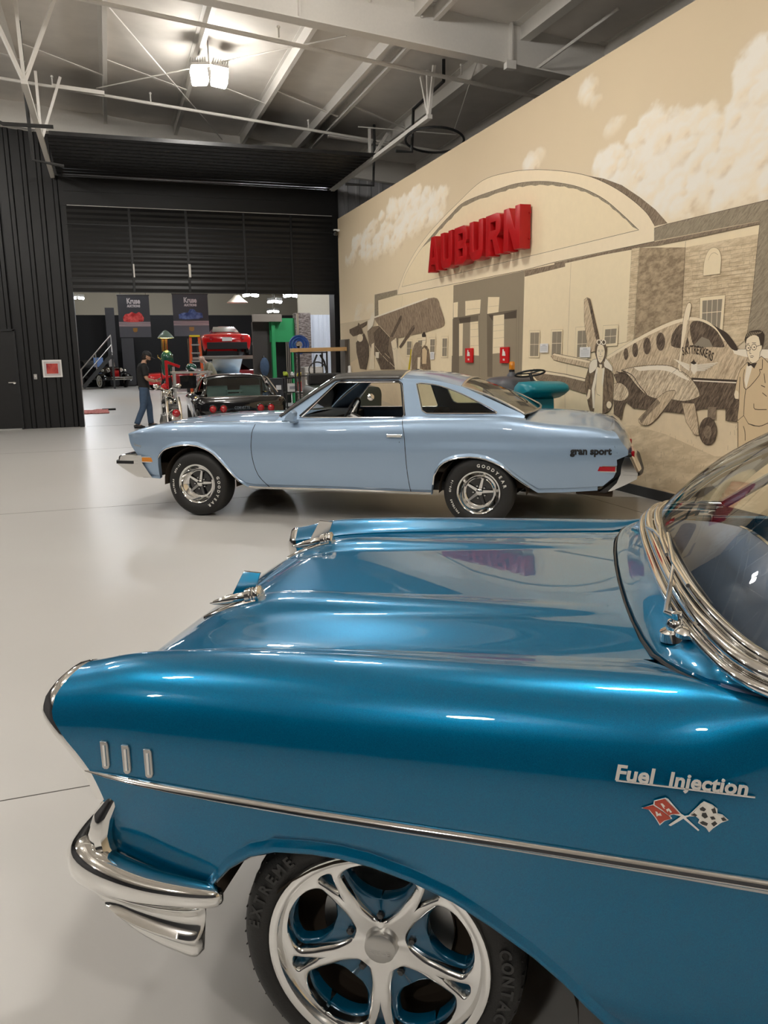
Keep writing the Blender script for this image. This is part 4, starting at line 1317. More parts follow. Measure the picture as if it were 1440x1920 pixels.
fr.grid([frs, shift(bs, -.052, .032, -.045)])
fm = fr.build('windshield_molding', 'chrome', classic, smooth=60)
MB().tube([tuple(p) for p in tp], .012, 8).build('header_molding', 'chrome', fm)
for sgn in (0, -1):
    MB().tube([tuple(bs[sgn]), tuple((np.array(bs[sgn]) + np.array(tp[sgn])) / 2 + np.array((.02, 0, 0))), tuple(tp[sgn])], .018, 10).build('windshield_pillar', 'chrome', fm)

# roof and rest of the greenhouse
rows = []
for t in [i / 14 for i in range(15)]:
    u = 1.80 + (3.55 - 1.80) * t
    hw = .70 - .04 * (2 * t - 1) ** 2
    zc = 1.392 + .05 * math.sin(PI * min(1, t * 1.05)) ** .8 - .03 * t
    rows.append([(u + (.22 * (1 - t) * (abs(s) ** 3)), hw * s, zc - .055 * abs(s) ** 2.4) for s in [j / 10 - 1 for j in range(21)]])
MB().grid(rows).build('roof', 'teal', classic, smooth=60, solid=.03)
for sg in (-1, 1):
    MB().bar((3.35, sg * .66, 1.35), (3.7, sg * .78, .97), .05, .28, up=(1, 0, 0)).build('roof_pillar', 'teal', classic, smooth=0, bevel=.02)
rg = [[(3.52, s * .62, 1.34), (4.0, s * .68, 1.0)] for s in (-1, -.5, 0, .5, 1)]
MB().grid(rg).build('rear_window', 'glass', classic, smooth=80)
rows = [[(u, s * .80, .962 - .03 * abs(s) ** 3 + (.03 if u < 4.4 else .03 - .2 * (u - 4.4)) * (1 - s * s)) for s in [j / 8 - 1 for j in range(17)]] for u in (3.95, 4.1, 4.3, 4.5, 4.7, 4.95)]
MB().grid(rows).build('trunk_lid', 'teal', classic, smooth=60)
MB().add([(4.95, -.80, .3), (4.95, .80, .3), (4.95, .80, .93), (4.95, -.80, .93)], [(0, 1, 2, 3)]).build('tail_panel', 'teal', classic, smooth=0, solid=.02)
MB().tube([(4.9, -.9, .42), (5.04, -.7, .42), (5.08, 0, .42), (5.04, .7, .42), (4.9, .9, .42)], .06, 10).build('rear_bumper', 'chrome', classic)
b = MB(); b.box((2.3, 0, .29), (2.0, 1.60, .1)); b.box((.75, 0, .36), (1.1, .9, .2)); b.box((4.4, 0, .4), (1.0, 1.6, .16))
b.box((.25, 0, .43), (.22, 1.66, .09)); b.box((1.30, 0, .6), (.04, 1.6, .6)); b.box((3.9, 0, .6), (.03, 1.5, .6))
b.build('underbody', 'dark', classic, smooth=0)

# cabin
b = MB()
rows = [[(u, s * .80, z - .05 * abs(s) ** 3) for s in [j / 8 - 1 for j in range(17)]] for u, z in ((1.38, 1.0), (1.5, 1.005), (1.62, 1.0), (1.70, .985), (1.73, .93), (1.70, .70))]
da = b.grid(rows).build('dashboard', 'interior_blue', classic, smooth=60)
MB().tube([(1.69, s * .78, .985 - .05 * abs(s) ** 3) for s in [j / 8 - 1 for j in range(17)]], .01, 8).build('dash_trim', 'chrome', da)
for u, nm in ((2.35, 'front_bench_seat'), (3.2, 'rear_bench_seat')):
    rows = []
    for s in [j / 16 - 1 for j in range(33)]:
        pl = .012 * abs(math.sin(s * 14))
        rows.append([(u - .55, s * .72, .40), (u - .56, s * .72, .56 + pl), (u - .1, s * .72, .58 + pl), (u - .06 - pl, s * .72, .70), (u + .02, s * .72, .96 - .04 * s ** 4), (u + .08, s * .72, .98 - .04 * s ** 4), (u + .14, s * .72, .92), (u + .14, s * .72, .4)])
    MB().grid(rows).build(nm, 'cover', classic, smooth=50)
rot = Matrix.Rotation(rad(-62), 3, 'Y')
c0 = Vector((1.80, -.38, 1.02))
b = MB().tube([c0 + rot @ Vector((.20 * math.cos(t), .20 * math.sin(t), 0)) for t in [2 * PI * i / 36 for i in range(36)]], .011, 8, closed=True)
st = b.build('steering_wheel', 'interior_blue', classic)
b = MB()
for a_ in (0, 2.1, 4.2): b.tube([c0 + rot @ Vector((0, 0, -.03)), c0 + rot @ Vector((.19 * math.cos(a_), .19 * math.sin(a_), 0))], .008, 6)
b.lathe([(.001, .01), (.05, 0), (.05, -.04), (.02, -.07), (.02, -.4)], c0, rot @ Vector((0, 0, 1)), 16)
b.build('steering_hub', 'chrome', st)
MB().tube([(1.76, 0, 1.36), (1.74, 0, 1.31)], .006, 6).box((1.74, 0, 1.29), (.02, .2, .055)).build('rear_view_mirror', 'chrome', classic, smooth=30)

# wipers
def wiper(pv, el, tipb, b0, b1, nm):
    b = MB()
    b.lathe([(.001, .026), (.014, .024), (.020, .016), (.020, .006), (.034, .002), (.038, -.016)], pv, (-.2, 0, 1), 16)
    b.ball(pv + Vector((.012, -.030, .006)), .022, 10, 0, (1.0, 1.5, .6)); b.ball(pv + Vector((.012, .030, .006)), .022, 10, 0, (1.0, 1.5, .6))
    b.lathe([(.001, .012), (.011, .01), (.011, -.006)], pv + Vector((0, 0, .03)), (-.2, 0, 1), 12)
    w = b.build('wiper', 'chrome', classic, smooth=40)
    MB().tube([pv + Vector((0, 0, .03)), el, (el + tipb) / 2 + Vector((0, 0, .008)), tipb], [.010, .008, .005, .004], 8).build('wiper_arm', 'polished', w)
    MB().tube([b0, tipb, b1], [.005, .007, .005], 8).build('wiper_blade', 'polished', w)
wiper(cz(1268, 1182, .985), cz(1250, 1150, 1.02), cz(1263, 1055, 1.05), cz(1252, 1000, 1.045), cz(1290, 1098, 1.055), 'a')
wiper(cz(1222, 996, .985), cz(1214, 990, 1.02), cz(1240, 1010, 1.05), cz(1238, 985, 1.045), cz(1250, 1040, 1.055), 'b')

# side: spear moulding, louvres, script, crossed flags
TR = [(.078, .687), (.16, .684), (.35, .675), (.62, .664), (1.045, .651), (1.46, .634), (2.2, .60), (3.2, .56)]
tz = lambda u: interp(u, *zip(*TR))
tw = lambda u: interp(u, [.078, .12, .2, .4, 1.0, 1.46, 3.2], [.0015, .005, .008, .0105, .0125, .0145, .015])
sv = lambda u, z: -(halfw(u) + interp(z, *SIDEV))
for sg in (1, -1):
    rows = []
    for u in [.078, .1, .13, .17, .22, .3, .4, .6, .8, 1.0, 1.2, 1.4, 1.6, 2.0, 2.6, 3.2]:
        z, h = tz(u), tw(u)
        rows.append([(u, sg * (sv(u, z + dz * h) - dv * min(1, h / .008)), z + dz * h) for dz, dv in ((-1.05, -.003), (-1, .004), (-.8, .0055), (-.45, .006), (-.4, .009), (0, .013), (.4, .011), (.8, .007), (1, .001), (1.02, -.003))])
    MB().grid(rows).build('side_molding', 'chrome', classic, smooth=50)
for px0, py0, px1, py1 in ((194, 1390, 201, 1440), (236, 1395, 243, 1447), (279, 1401, 286, 1453)):
    pA, pB = cvp(px0, py0, -.868), cvp(px1, py1, -.868)
    hh = (pA.z - pB.z) / 2
    c = (pA + pB) / 2
    hw_ = .0078
    lp = [(hw_ * x, hh * y) for x, y in ((-1, .95), (.6, .95), (1, .8), (1, -.75), (.7, -.93), (.2, -1), (-.5, -1), (-.9, -.9))]
    mt = frame_mtx((c.x, sv(c.x, c.z) - .001, c.z), (1, .03, 0), (pA.x - pB.x, 0, pA.z - pB.z))
    vent = finish('fender_louver', plate_mesh([lp], .003, .0015, mt), 'satin', classic, smooth=40)
    MB().tube([mt @ Vector((.001, -hh * .75, .005)), mt @ Vector((.001, hh * .8, .005))], .0035, 8).build('louver_rib', 'chrome', vent)
A = cvp(1150, 1449, -.874); B = cvp(1416, 1481, -.874)
mt = frame_mtx((A.x, sv(A.x, A.z) - .0035, A.z), B - A, (0, .12, 1))
txt = [text_mesh('Fuel', .040, .002, mt, bold=.0012, shear=.12, sx=1.02), text_mesh('Injection', .037, .002, mt @ Matrix.Translation((.092, 0, 0)), bold=.0012, shear=.12, sx=1.0, space=1.02)]
finish('script_lettering', join_mesh('s', txt + [plate_mesh([[(.004, -.003), (.236, -.003), (.236, -.0005), (.004, -.0005)]], .0015, .0005, mt)]), 'chrome', classic, smooth=30)
def flagz(*p): return [cvp(1100 + x / 4.235, 1380 + y / 4.235, -.8735) for x, y in p]
def fl(pts, m, lift, nm, par, bev=.0004):
    P = flagz(*pts)
    return MB().slab([Vector((p.x, sv(p.x, p.z) - lift, p.z)) for p in P], (0, -.0016, 0)).build(nm, m, par, smooth=0)
M['flag_red'] = mat('red_enamel', srgb(178, 52, 22), .3, coat=1.0); M['flag_white'] = mat('white_enamel', srgb(215, 210, 200), .3, coat=1.0); M['flag_black'] = mat('black_enamel', srgb(28, 26, 24), .3, coat=1.0)
fb = fl([(425, 520), (520, 490), (525, 460), (615, 437), (635, 445), (735, 560), (765, 578), (795, 572), (890, 480), (915, 462), (980, 488), (1020, 520), (1020, 555), (1060, 565), (1108, 608), (1050, 630), (985, 675), (955, 705), (930, 670), (868, 632), (880, 605), (850, 580), (800, 582), (775, 592), (880, 688), (870, 696), (755, 600), (655, 660), (638, 650), (735, 582), (680, 568), (650, 575), (668, 600), (610, 620), (570, 655), (530, 590), (480, 530)], 'chrome', .001, 'flag_emblem', classic)
fl([(440, 518), (520, 500), (590, 545), (650, 590), (655, 600), (605, 612), (570, 640), (540, 590), (490, 530)], 'flag_red', .0026, 'red_flag', fb)
fl([(530, 470), (612, 448), (725, 560), (660, 562), (640, 575), (590, 530), (530, 490)], 'flag_red', .0026, 'red_flag', fb)
fl([(895, 488), (915, 472), (975, 495), (1010, 525), (1012, 560), (1058, 574), (1095, 606), (1048, 622), (980, 664), (956, 690), (935, 662), (880, 628), (890, 602), (855, 572), (810, 572)], 'flag_white', .0026, 'chequered_flag', fb)
b = MB()
for q in (((880, 515), (905, 500), (930, 520), (915, 537), (885, 528)), ((970, 520), (1000, 510), (1012, 550), (985, 552)), ((900, 550), (930, 548), (945, 580), (920, 592), (895, 572)), ((812, 568), (840, 552), (862, 568), (850, 576)), ((960, 580), (990, 575), (1005, 597), (975, 602)), ((880, 625), (905, 612), (945, 630), (935, 650), (900, 640)), ((970, 632), (1000, 612), (1018, 632), (990, 655)), ((1045, 588), (1070, 582), (1092, 605), (1060, 612))):
    b.slab([Vector((p.x, sv(p.x, p.z) - .0042, p.z)) for p in flagz(*q)], (0, -.0006, 0))
b.build('black_checks', 'flag_black', fb, smooth=0)
b = MB()
for q in (((575, 480), (590, 478), (612, 500), (600, 505), (610, 520), (598, 515)), ((618, 525), (640, 515), (665, 545), (650, 550), (640, 530), (630, 545)), ((535, 540), (550, 545), (558, 560), (575, 552), (585, 575), (560, 572), (545, 580))):
    b.slab([Vector((p.x, sv(p.x, p.z) - .0042, p.z)) for p in flagz(*q)], (0, -.0004, 0))
b.build('flag_motif', 'flag_white', fb, smooth=0)

# front bumper with wrapped ends and lower wings, grille behind
path = [(.392, -.872, .440, .010, .014), (.378, -.882, .441, .022, .022), (.32, -.892, .446, .030, .028), (.24, -.896, .452, .036, .033), (.16, -.893, .462, .040, .040), (.10, -.880, .468, .042, .045), (.055, -.850, .465, .043, .048), (.03, -.79, .455, .043, .050), (.015, -.70, .445, .043, .052), (.0, -.5, .44, .043, .052), (-.01, 0, .44, .043, .052)]
full_p = path + [(u, -v, z, a_, h_) for u, v, z, a_, h_ in path[-2::-1]]
pp = spline(full_p, 4)
b = MB()
rows = []
for i, p in enumerate(pp):
    q0, q1 = pp[max(i - 1, 0)], pp[min(i + 1, len(pp) - 1)]
    t = Vector((q1[0] - q0[0], q1[1] - q0[1], 0)).normalized()
    n = Vector((-t.y, t.x, 0))
    n = n if n.dot(Vector((p[0] - .6, p[1], 0))) > 0 else -n
    ring = []
    for j in range(20):
        a_ = 2 * PI * j / 20
        ca_, sa = math.cos(a_), math.sin(a_)
        rr_ = Vector((p[0], p[1], p[2])) + n * (abs(ca_) ** .8 * math.copysign(1, ca_) * p[3]) + Vector((0, 0, abs(sa) ** .8 * math.copysign(1, sa) * p[4]))
        ring.append(rr_)
    rows.append(ring)
b.grid(rows, closed=True)
b.poly(rows[0]); b.poly(rows[-1])
bp_ = b.build('front_bumper', 'chrome', classic, smooth=60)
for sg in (-1, 1):
    tpth = [(.04, .868, .430), (.10, .905, .428), (.16, .918, .424), (.24, .922, .420), (.31, .920, .420), (.352, .912, .424), (.366, .895, .428)]
    lpth = [(.095, .872, .412), (.135, .893, .383), (.185, .903, .358), (.24, .908, .335), (.30, .909, .317), (.338, .905, .307), (.352, .890, .312)]
    A_, B_ = spline(tpth, 4), spline(lpth, 4)
    rows = []
    for k in range(13):
        t = k / 12
        bul = (.016 * math.exp(-((t - .62) / .10) ** 2) if 1 else 0) - .012 * math.exp(-((t - .25) / .2) ** 2) + .006 * math.exp(-((t - 1) / .1) ** 2)
        rows.append([tuple(np.array((p[0] + (q_[0] - p[0]) * t, sg * (p[1] + (q_[1] - p[1]) * t + bul * min(1, max(0, (i - 3) / 5)) * min(1, (len(A_) - 1 - i) / 3)), p[2] + (q_[2] - p[2]) * t))) for i, (p, q_) in enumerate(zip(A_, B_))])
    MB().grid(rows).build('bumper_wing', 'polished', bp_, smooth=60, solid=.006)
    MB().tube([(.135, sg * .848, .62), (.115, sg * .860, .585), (.104, sg * .864, .545), (.108, sg * .862, .51), (.125, sg * .855, .475)], [.012, .022, .026, .025, .016], 10).build('bumper_guard', 'chrome', bp_)
b = MB()
for i in range(9): b.tube([(.06 + .004 * i, -.8, .52 + .022 * i), (.0, 0, .52 + .022 * i), (.06 + .004 * i, .8, .52 + .022 * i)], .006, 6)
for i in range(33): b.tube([(.05 + .03 * abs(i - 16) / 16, (i - 16) * .047, .50), (.05 + .03 * abs(i - 16) / 16, (i - 16) * .047, .70)], .005, 6)
gr = b.build('grille', 'polished', classic)
MB().add([(.14, -.8, .40), (.14, .8, .40), (.14, .8, .72), (.14, -.8, .72)], [(0, 1, 2, 3)]).build('grille_backing', 'dark', gr, smooth=0, solid=.01)

# wheels: five forked spokes, polished with painted pockets
def pol(r, a_): return (r * math.cos(a_), r * math.sin(a_))
def rounded(pts, n=6): return [tuple(p) for p in spline(pts, n, True)]
def classic_wheel(side, u, R=.312, RL=.2445, face=.832, wide=.225, rear=False, phase=0.0):
    c = Vector((u, side * face, R))
    ax = Vector((0, side, 0))
    tyre = [(RL - .012, -.012), (RL + .002, .004), (RL + .02, .010), (R - .03, .006), (R - .012, -.006), (R - .003, -.022), (R, -.05), (R, -wide + .05), (R - .003, -wide + .022), (R - .03, -wide), (RL, -wide), (RL - .012, -wide + .02)]
    t = MB().lathe(tyre, c, ax, 72).build('wheel', 'rubber', classic, smooth=40)
    b = MB()
    for i in range(60):
        a_ = 2 * PI * i / 60
        pA = c + ax * (-.012) + Vector((math.cos(a_), 0, math.sin(a_))) * (R - .006)
        pB = c + ax * (-.06) + Vector((math.cos(a_ + .05), 0, math.sin(a_ + .05))) * (R + .001)
        pC = c + ax * (-.10) + Vector((math.cos(a_ + .06), 0, math.sin(a_ + .06))) * (R + .001)
        b.tube([pA, pB, pC], .0022, 4)
    b.build('tread_block', 'rubber_mark', t)
    MB().lathe([(RL - .004, -wide + .02), (RL, -.02), (RL, .006), (RL - .003, .011), (RL - .012, .012), (RL - .020, .008), (RL - .024, -.004), (RL - .03, -.03), (RL - .034, -.10), (RL - .03, -wide + .02)], c, ax, 72, close=True).build('rim', 'polished', t)
    # local wheel plane: x to the rear, y up
    fx = Vector((1, 0, 0)); fy = Vector((0, 0, 1))
    def mtx(h):
        m = Matrix((fx, fy, ax)).transposed().to_4x4()
        m.translation = c + ax * h
        return m
    def sect(r_in, r_out, ri, ro, wmax, fin, fout, smax, h0, dp, wall, m, nm):
        """forked spokes swept radius by radius, edges rolled over and walled"""
        def wf(r):
            if r <= ri or r >= ro: return 0.0
            x = (r - ri) / (ro - ri)
            g = math.sqrt(max(0, 1 - (1 - min(1, x / fin)) ** 2))
            if x > 1 - fout: g *= math.sqrt(max(0, 1 - ((x - 1 + fout) / fout) ** 2))
            return wmax * g * (.82 + .18 * min(1, x / .6))
        def sf(r):
            if r <= .128 or r >= .2065: return 0.0
            x = (r - .128) / .0785
            return smax * x ** 1.3 * (math.sqrt(max(0, 1 - ((x - .85) / .15) ** 2)) if x > .85 else 1)
        rs_ = [r_in] + [ri - .001, ri + 1e-4] + [ri + (ro - ri) * (.5 - .5 * math.cos(PI * i / 56)) for i in range(1, 56)] + [ro - 1e-4, ro + .001, ro + .006, r_out]
        rs_ = sorted(set(rs_))
        b = MB()
        cols = [0, .05, .13, .25, .4, .5, .6, .75, .87, .95, 1]
        for k in range(5):
            for half in (-1, 1):
                rows = []
                for r in rs_:
                    w0, s0 = wf(r), sf(r)
                    lo, hi = s0, PI / 5 - w0
                    dishh = h0 - dp * max(0, 1 - r / .21) ** 1.3
                    row = []
                    e_hi = min(1, w0 * r / .012); e_lo = min(1, s0 * r / .006)
                    for j, t_ in enumerate(cols):
                        th = lo + (hi - lo) * t_
                        wd = (hi - lo) * r
                        d_hi = (1 - t_) * wd; d_lo = t_ * wd
                        h = dishh - .007 * e_hi * max(0, 1 - d_hi / .012) ** 2 - .004 * e_lo * max(0, 1 - d_lo / .006) ** 2
                        a_ = phase + 2 * PI * k / 5 + half * th
                        row.append(c + ax * h + Vector((math.cos(a_), 0, math.sin(a_))) * r)
                    aL = phase + 2 * PI * k / 5 + half * lo; aH = phase + 2 * PI * k / 5 + half * hi
                    row = [c + ax * (dishh - (wall if s0 else .004) - .0) + Vector((math.cos(aL), 0, math.sin(aL))) * r] * (1 if s0 else 0) + row
                    if not s0: row = [row[0]] + row
                    row.append(c + ax * (dishh - wall) + Vector((math.cos(aH), 0, math.sin(aH))) * r if w0 else row[-1])
                    rows.append(row)
                b.grid(rows, flip=(half * side > 0))
        return b.build(nm, m, t, smooth=55, fix=False)
    sect(.02, .2225, .060, .209, .47, .34, .22, .10, -.010, .030, .030, 'polished', 'spoke_face')
    sect(.02, .218, .110, .2035, .42, .40, .25, 0, -.034, .012, .030, 'teal_plain', 'painted_pocket')
    MB().lathe([(.0005, -.016), (.025, -.017), (.034, -.021), (.036, -.03), (.036, -.05)], c, ax, 32).build('center_cap', 'satin', t)
    for k in range(5):
        am = phase + 2 * PI * k / 5 + PI / 5
        p = c + Vector((math.cos(am), 0, math.sin(am))) * .073
        MB().lathe([(.0005, -.028), (.006, -.029), (.009, -.034), (.009, -.06), (.014, -.062)], p, ax, 6).build('lug_nut', 'gloss_black', t, smooth=20)
    MB().lathe([(.05, -.105), (.15, -.105), (.15, -.12), (.05, -.12)], c, ax, 48).build('brake_disc', 'satin', t)
    b = MB(); b.lathe([(.001, -.13), (.235, -.13), (.235, -.14), (.001, -.14)], c, ax, 40)
    b.build('wheel_back', 'dark', t)
    return t, c, ax
PH = rad(54)
for side in (-1, 1):
    for u in (.724, 3.62):
        t, c, ax = classic_wheel(side, u, phase=PH)
        if side == -1 and u < 1:
            # raised tyre lettering and cap engraving
            for txt_, a_start, step in (('EXTREME', 2.99, -.112), ('CONTACT', .22, -.112)):
                mes = []
                for i, ch in enumerate(txt_):
                    a_ = a_start + step * i
                    p = c + Vector((math.cos(a_), 0, math.sin(a_))) * .266 + ax * .0105
                    tx_ = Vector((math.sin(a_), 0, -math.cos(a_)))
                    mes.append(text_mesh(ch, .034, .0015, frame_mtx(p, tx_, Vector((math.cos(a_), 0, math.sin(a_)))), bold=.001, align='CENTER'))
                finish('tire_lettering', join_mesh('t', mes), 'rubber_mark', t, smooth=0)
            finish('cap_engraving', join_mesh('t', [text_mesh('RIDGE', .016, .0008, frame_mtx(c + ax * (-.0165) + Vector((0, 0, -.012)), (1, 0, 0), (0, 0, 1)), bold=.0006, align='CENTER')]), 'satin', t, smooth=0)
        rows = []
        for vv_ in (.85, .40):
            rows.append([(u + (.36 if u < 1 else .38) * math.cos(a_) + (.06 if u < 1 else 0), side * vv_, .23 + (.33 if u < 1 else .29) * math.sin(a_)) for a_ in [(2.45 if u < 1 else PI) * i / 16 for i in range(17)]])
        b = MB().grid(rows)
        b.poly(rows[1])
        b.build('wheel_well', 'dark', classic, smooth=40)
# ================================================================== THE PALE BLUE COUPE
M['skyblue'] = carpaint('pale_blue_metallic', (.38, .50, .66), (.30, .42, .57), .38, .5)
M['roofvinyl'] = mat('dark_roof_vinyl', (.055, .05, .046), .38, bump=.15, scale=250, coat=.2)
M['amber'] = mat('amber_lens', srgb(215, 130, 20), .2, coat=1.0)
M['lens_red'] = mat('red_lens', srgb(165, 14, 28), .15, coat=1.0)
B0 = at(374, 967, 2, 0); B1 = at(900, 990, 2, 0)
BANG = math.atan2(B1.y - B0.y, B1.x - B0.x)
BU = Vector((math.cos(BANG), math.sin(BANG), 0)); BV = Vector((-math.sin(BANG), math.cos(BANG), 0))
B0 = B0 + .93 * BV
coupe = thing('coupe', 'pale blue two-door coupe with dark roof parked before the painted wall', 'car', B0, BANG)
def cb(px, py, y=-.96):
    q = atp(px, py, B0 + y * BV, BV) - B0
    return Vector((q.dot(BU), y, q.z))
cz_ = smooth_fn([-.85, -.82, -.75, -.62, -.37, .1, .52, 1.12, 2.15, 2.35, 3.0, 3.2, 3.42, 3.92, 3.99], [.79, .822, .853, .882, .924, .94, .948, .958, .990, 1.0, 1.005, .988, .957, .914, .894])
ct_ = smooth_fn([-.85, -.78, -.63, -.33, .1, .45, .98, 3.2, 3.3, 3.63, 3.87, 4.0, 4.08], [.80, .862, .905, .948, .978, .992, 1.0, 1.03, 1.027, 1.018, .982, .945, .90])
hw_b = smooth_fn([-.85, -.6, -.3, .1, 1.5, 2.6, 3.1, 3.6, 4.0, 4.2], [.80, .895, .945, .96, .968, .965, .955, .915, .855, .80])
SD = ([.26, .32, .42, .52, .6, .72, .80, .86, .90], [-.09, -.055, -.022, -.006, 0, 0, -.014, -.034, -.052])
ZB = [(-.60, .365), (-.445, .362), (-.436, .40), (-.43, .50), (-.42, .58), (-.39, .622), (-.352, .655), (-.30, .679), (-.24, .697), (-.14, .714), (-.048, .719), (.04, .710), (.12, .685), (.175, .660), (.222, .628), (.28, .572), (.342, .503), (.40, .432), (.461, .363), (.53, .312), (.63, .295), (1.5, .30), (2.405, .29), (2.412, .33), (2.424, .39), (2.437, .47), (2.489, .564), (2.53, .597), (2.578, .622), (2.66, .645), (2.764, .655), (2.84, .650), (2.909, .636), (2.98, .611), (3.053, .577), (3.107, .535), (3.159, .488), (3.23, .435), (3.302, .386), (3.374, .337), (3.6, .345), (3.91, .367), (4.2, .37)]
zb_ = lambda u: interp(u, *zip(*ZB))
UFB = ([.36, .45, .55, .62, .655, .70, .76, .80, .84, .87], [-.57, -.635, -.695, -.715, -.775, -.806, -.83, -.842, -.835, -.80])
URB = ([.36, .46, .50, .62, .672, .68, .692, .75, .85, .89, .92], [3.88, 3.99, 4.035, 4.05, 4.035, 4.13, 4.16, 4.115, 4.035, 3.995, 3.96])
def bsec(u0, sgn, kind):
    out = []
    def pl(zf, top=0.0):
        kf = min(1, max(0.0, 1 - (u0 + .85) / .40)); kf = kf * kf * (3 - 2 * kf)
        kr = min(1, max(0.0, 1 - (4.10 - u0) / .35)); kr = kr * kr * (3 - 2 * kr)
        return u0 + (interp(zf, *UFB) + .85) * kf + (interp(zf, *URB) - 4.10) * kr
    N1 = 12
    for i in range(N1):
        f = i / (N1 - 1)
        zfr = .37 + .43 * f
        u = pl(zfr)
        zl = zb_(u)
        z = zl + (.80 - zl) * f
        y = hw_b(u) + interp(z, *SD)
        if i == 0:
            arch = (-.44 < u < .50) or (2.41 < u < 3.36)
            o_ = .014 if arch else 0
            out += [(u, sgn * (y - .04), z + .01), (u, sgn * (y + o_ * .6), z), (u, sgn * (y + o_), z + .009), (u, sgn * (y + o_ * .8), z + .022), (u, sgn * y, z + .036)]
        else:
            out.append((u, sgn * y, max(z, zl + .037 + .0004 * i)))
    u = pl(.86)
    zc = cz_(u)
    y80 = hw_b(u) + interp(.80, *SD)
    for i in range(1, 7):
        t = i / 6 * PI / 2
        out.append((pl(.80 + .1 * i / 6), sgn * (y80 - .075 * (1 - math.cos(t))), .80 + (zc - .80) * math.sin(t) ** 1.05))
    yc = y80 - .075
    if kind == 'full':
        for i in range(1, 13):
            t = i / 12
            uu = pl(.87) + (0 if u0 > -.5 else 0)
            z = zc + (ct_(uu) - zc) * (math.sin(t * PI / 2) ** 1.3) + (-.012 * math.sin(PI * min(1, t * 2.4)) if t < .42 and -.6 < u0 < 1.0 else 0)
            out.append((uu, sgn * yc * (1 - t), z))
    else:
        out += [(u, sgn * (yc - .03), zc + .012), (u, sgn * (yc - .05), zc + .014), (u, sgn * (yc - .07), zc), (u, sgn * (yc - .08), .62)]
    return out
uf_ = [-.85, -.83, -.80, -.77, -.73, -.68, -.6, -.52, -.47, -.445, -.436, -.43, -.42, -.405, -.39, -.37, -.352, -.30, -.24, -.19, -.14, -.09, -.048, 0, .04, .08, .12, .15, .175, .2, .222, .25, .28, .31, .342, .37, .40, .43, .461, .49, .53, .63, .75, .98]
um_ = [.98, 1.2, 1.5, 1.8, 2.1, 2.3, 2.405, 2.412, 2.424, 2.437, 2.46, 2.489, 2.53, 2.578, 2.62, 2.66, 2.71, 2.764, 2.8, 2.84, 2.875, 2.909, 2.945, 2.98, 3.015, 3.053, 3.08, 3.107, 3.133, 3.159, 3.23, 3.25]
ur_ = [3.25, 3.302, 3.34, 3.374, 3.45, 3.6, 3.75, 3.85, 3.92, 3.97, 4.01, 4.04, 4.07, 4.10]
for us_, kind, nm in ((uf_, 'full', 'front_body'), (um_, 'mid', 'door_side'), (ur_, 'full', 'rear_body')):
    for sg in (-1, 1):
        MB().grid([bsec(u, sg, kind) for u in us_]).build(nm, 'skyblue', coupe, smooth=40)
# nose: grille face, tail face, black recess strips
b = MB()
for sg in (-1, 1):
    fr_ = [p for p in bsec(uf_[0], sg, 'full')]
    b.grid([fr_, [(p[0] + .05, p[1] * .98, max(p[2] - .02, .4)) for p in fr_]])
b.box((-.70, 0, .62), (.1, 1.5, .34)); b.box((-.62, 0, .42), (.12, 1.66, .12))
b.build('grille', 'black', coupe, smooth=0)
b = MB()
b.slab([(3.86, -.78, .36), (4.09, -.78, .50), (4.11, -.78, .62), (4.10, -.78, .70), (4.05, -.78, .80), (3.8, -.78, .80), (3.75, -.78, .36)], (0, 1.56, 0))
for sg in (-1, 1):
    b.slab([(3.905, sg * .845, .352), (4.02, sg * .84, .445), (4.085, sg * .83, .50), (4.105, sg * .82, .62), (4.10, sg * .825, .685), (4.165, sg * .80, .688), (4.17, sg * .79, .66), (4.13, sg * .80, .64), (4.135, sg * .80, .50), (4.06, sg * .82, .41), (3.96, sg * .83, .345)], (0, -sg * .12, 0))
b.build('tail_recess', 'black', coupe, smooth=0)
rows = []
for z, du in ((.945, 0), (.90, .06), (.84, .115), (.77, .155), (.70, .18), (.64, .19)):
    rows.append([(4.0 + du - .06 * abs(s) ** 3, s * (.80 - .02 * abs(s)), z - .05 * abs(s) ** 2) for s in [j / 8 - 1 for j in range(17)]])
MB().grid(rows).build('tail_panel', 'skyblue', coupe, smooth=60)
for sg in (-1, 1):
    MB().box((4.18, sg * .52, .66), (.03, .42, .10)).build('tail_light', 'lens_red', coupe, smooth=0, bevel=.01)
# bumpers
def bumper(prof, planx, nm, mm='chrome'):
    rows = []
    for s in [j / 16 - 1 for j in range(33)]:
        k = planx(abs(s))
        rows.append([(u + k[0], math.copysign(k[1], s) if s else 0, z) for u, z in prof])
    return MB().grid(rows, closed=True).poly(rows[0]).poly(rows[-1]).build(nm, mm, coupe, smooth=40)
pf = lambda a_: (.30 * max(0, (a_ - .55) / .45) ** 2.2, .89 * min(1, a_ / .86) ** .98)
fbp = bumper([(-1.0, .545), (-.985, .585), (-.93, .598), (-.74, .60), (-.735, .52), (-.66, .41), (-.63, .372), (-.80, .375), (-.89, .42), (-.965, .465), (-1.012, .50)], lambda a_: (.10 * max(0, (a_ - .6) / .4) ** 2.5, .90 * min(1, a_ * 1.03)), 'front_bumper')
MB().grid([[(u + .10 * max(0, (abs(s) - .6) / .4) ** 2.5, .905 * max(-1, min(1, s * 1.03)), z) for u, z in ((-.78, .512), (-1.018, .51), (-1.018, .54), (-.78, .542))] for s in [j / 16 - 1 for j in range(33)]]).build('rub_strip', 'black', fbp, smooth=0)
rs_ = MB()
for sg in (-1, 1): rs_.box((-.835, sg * .905, .526), (.19, .012, .03))
rs_.build('end_strip', 'black', fbp, smooth=0)
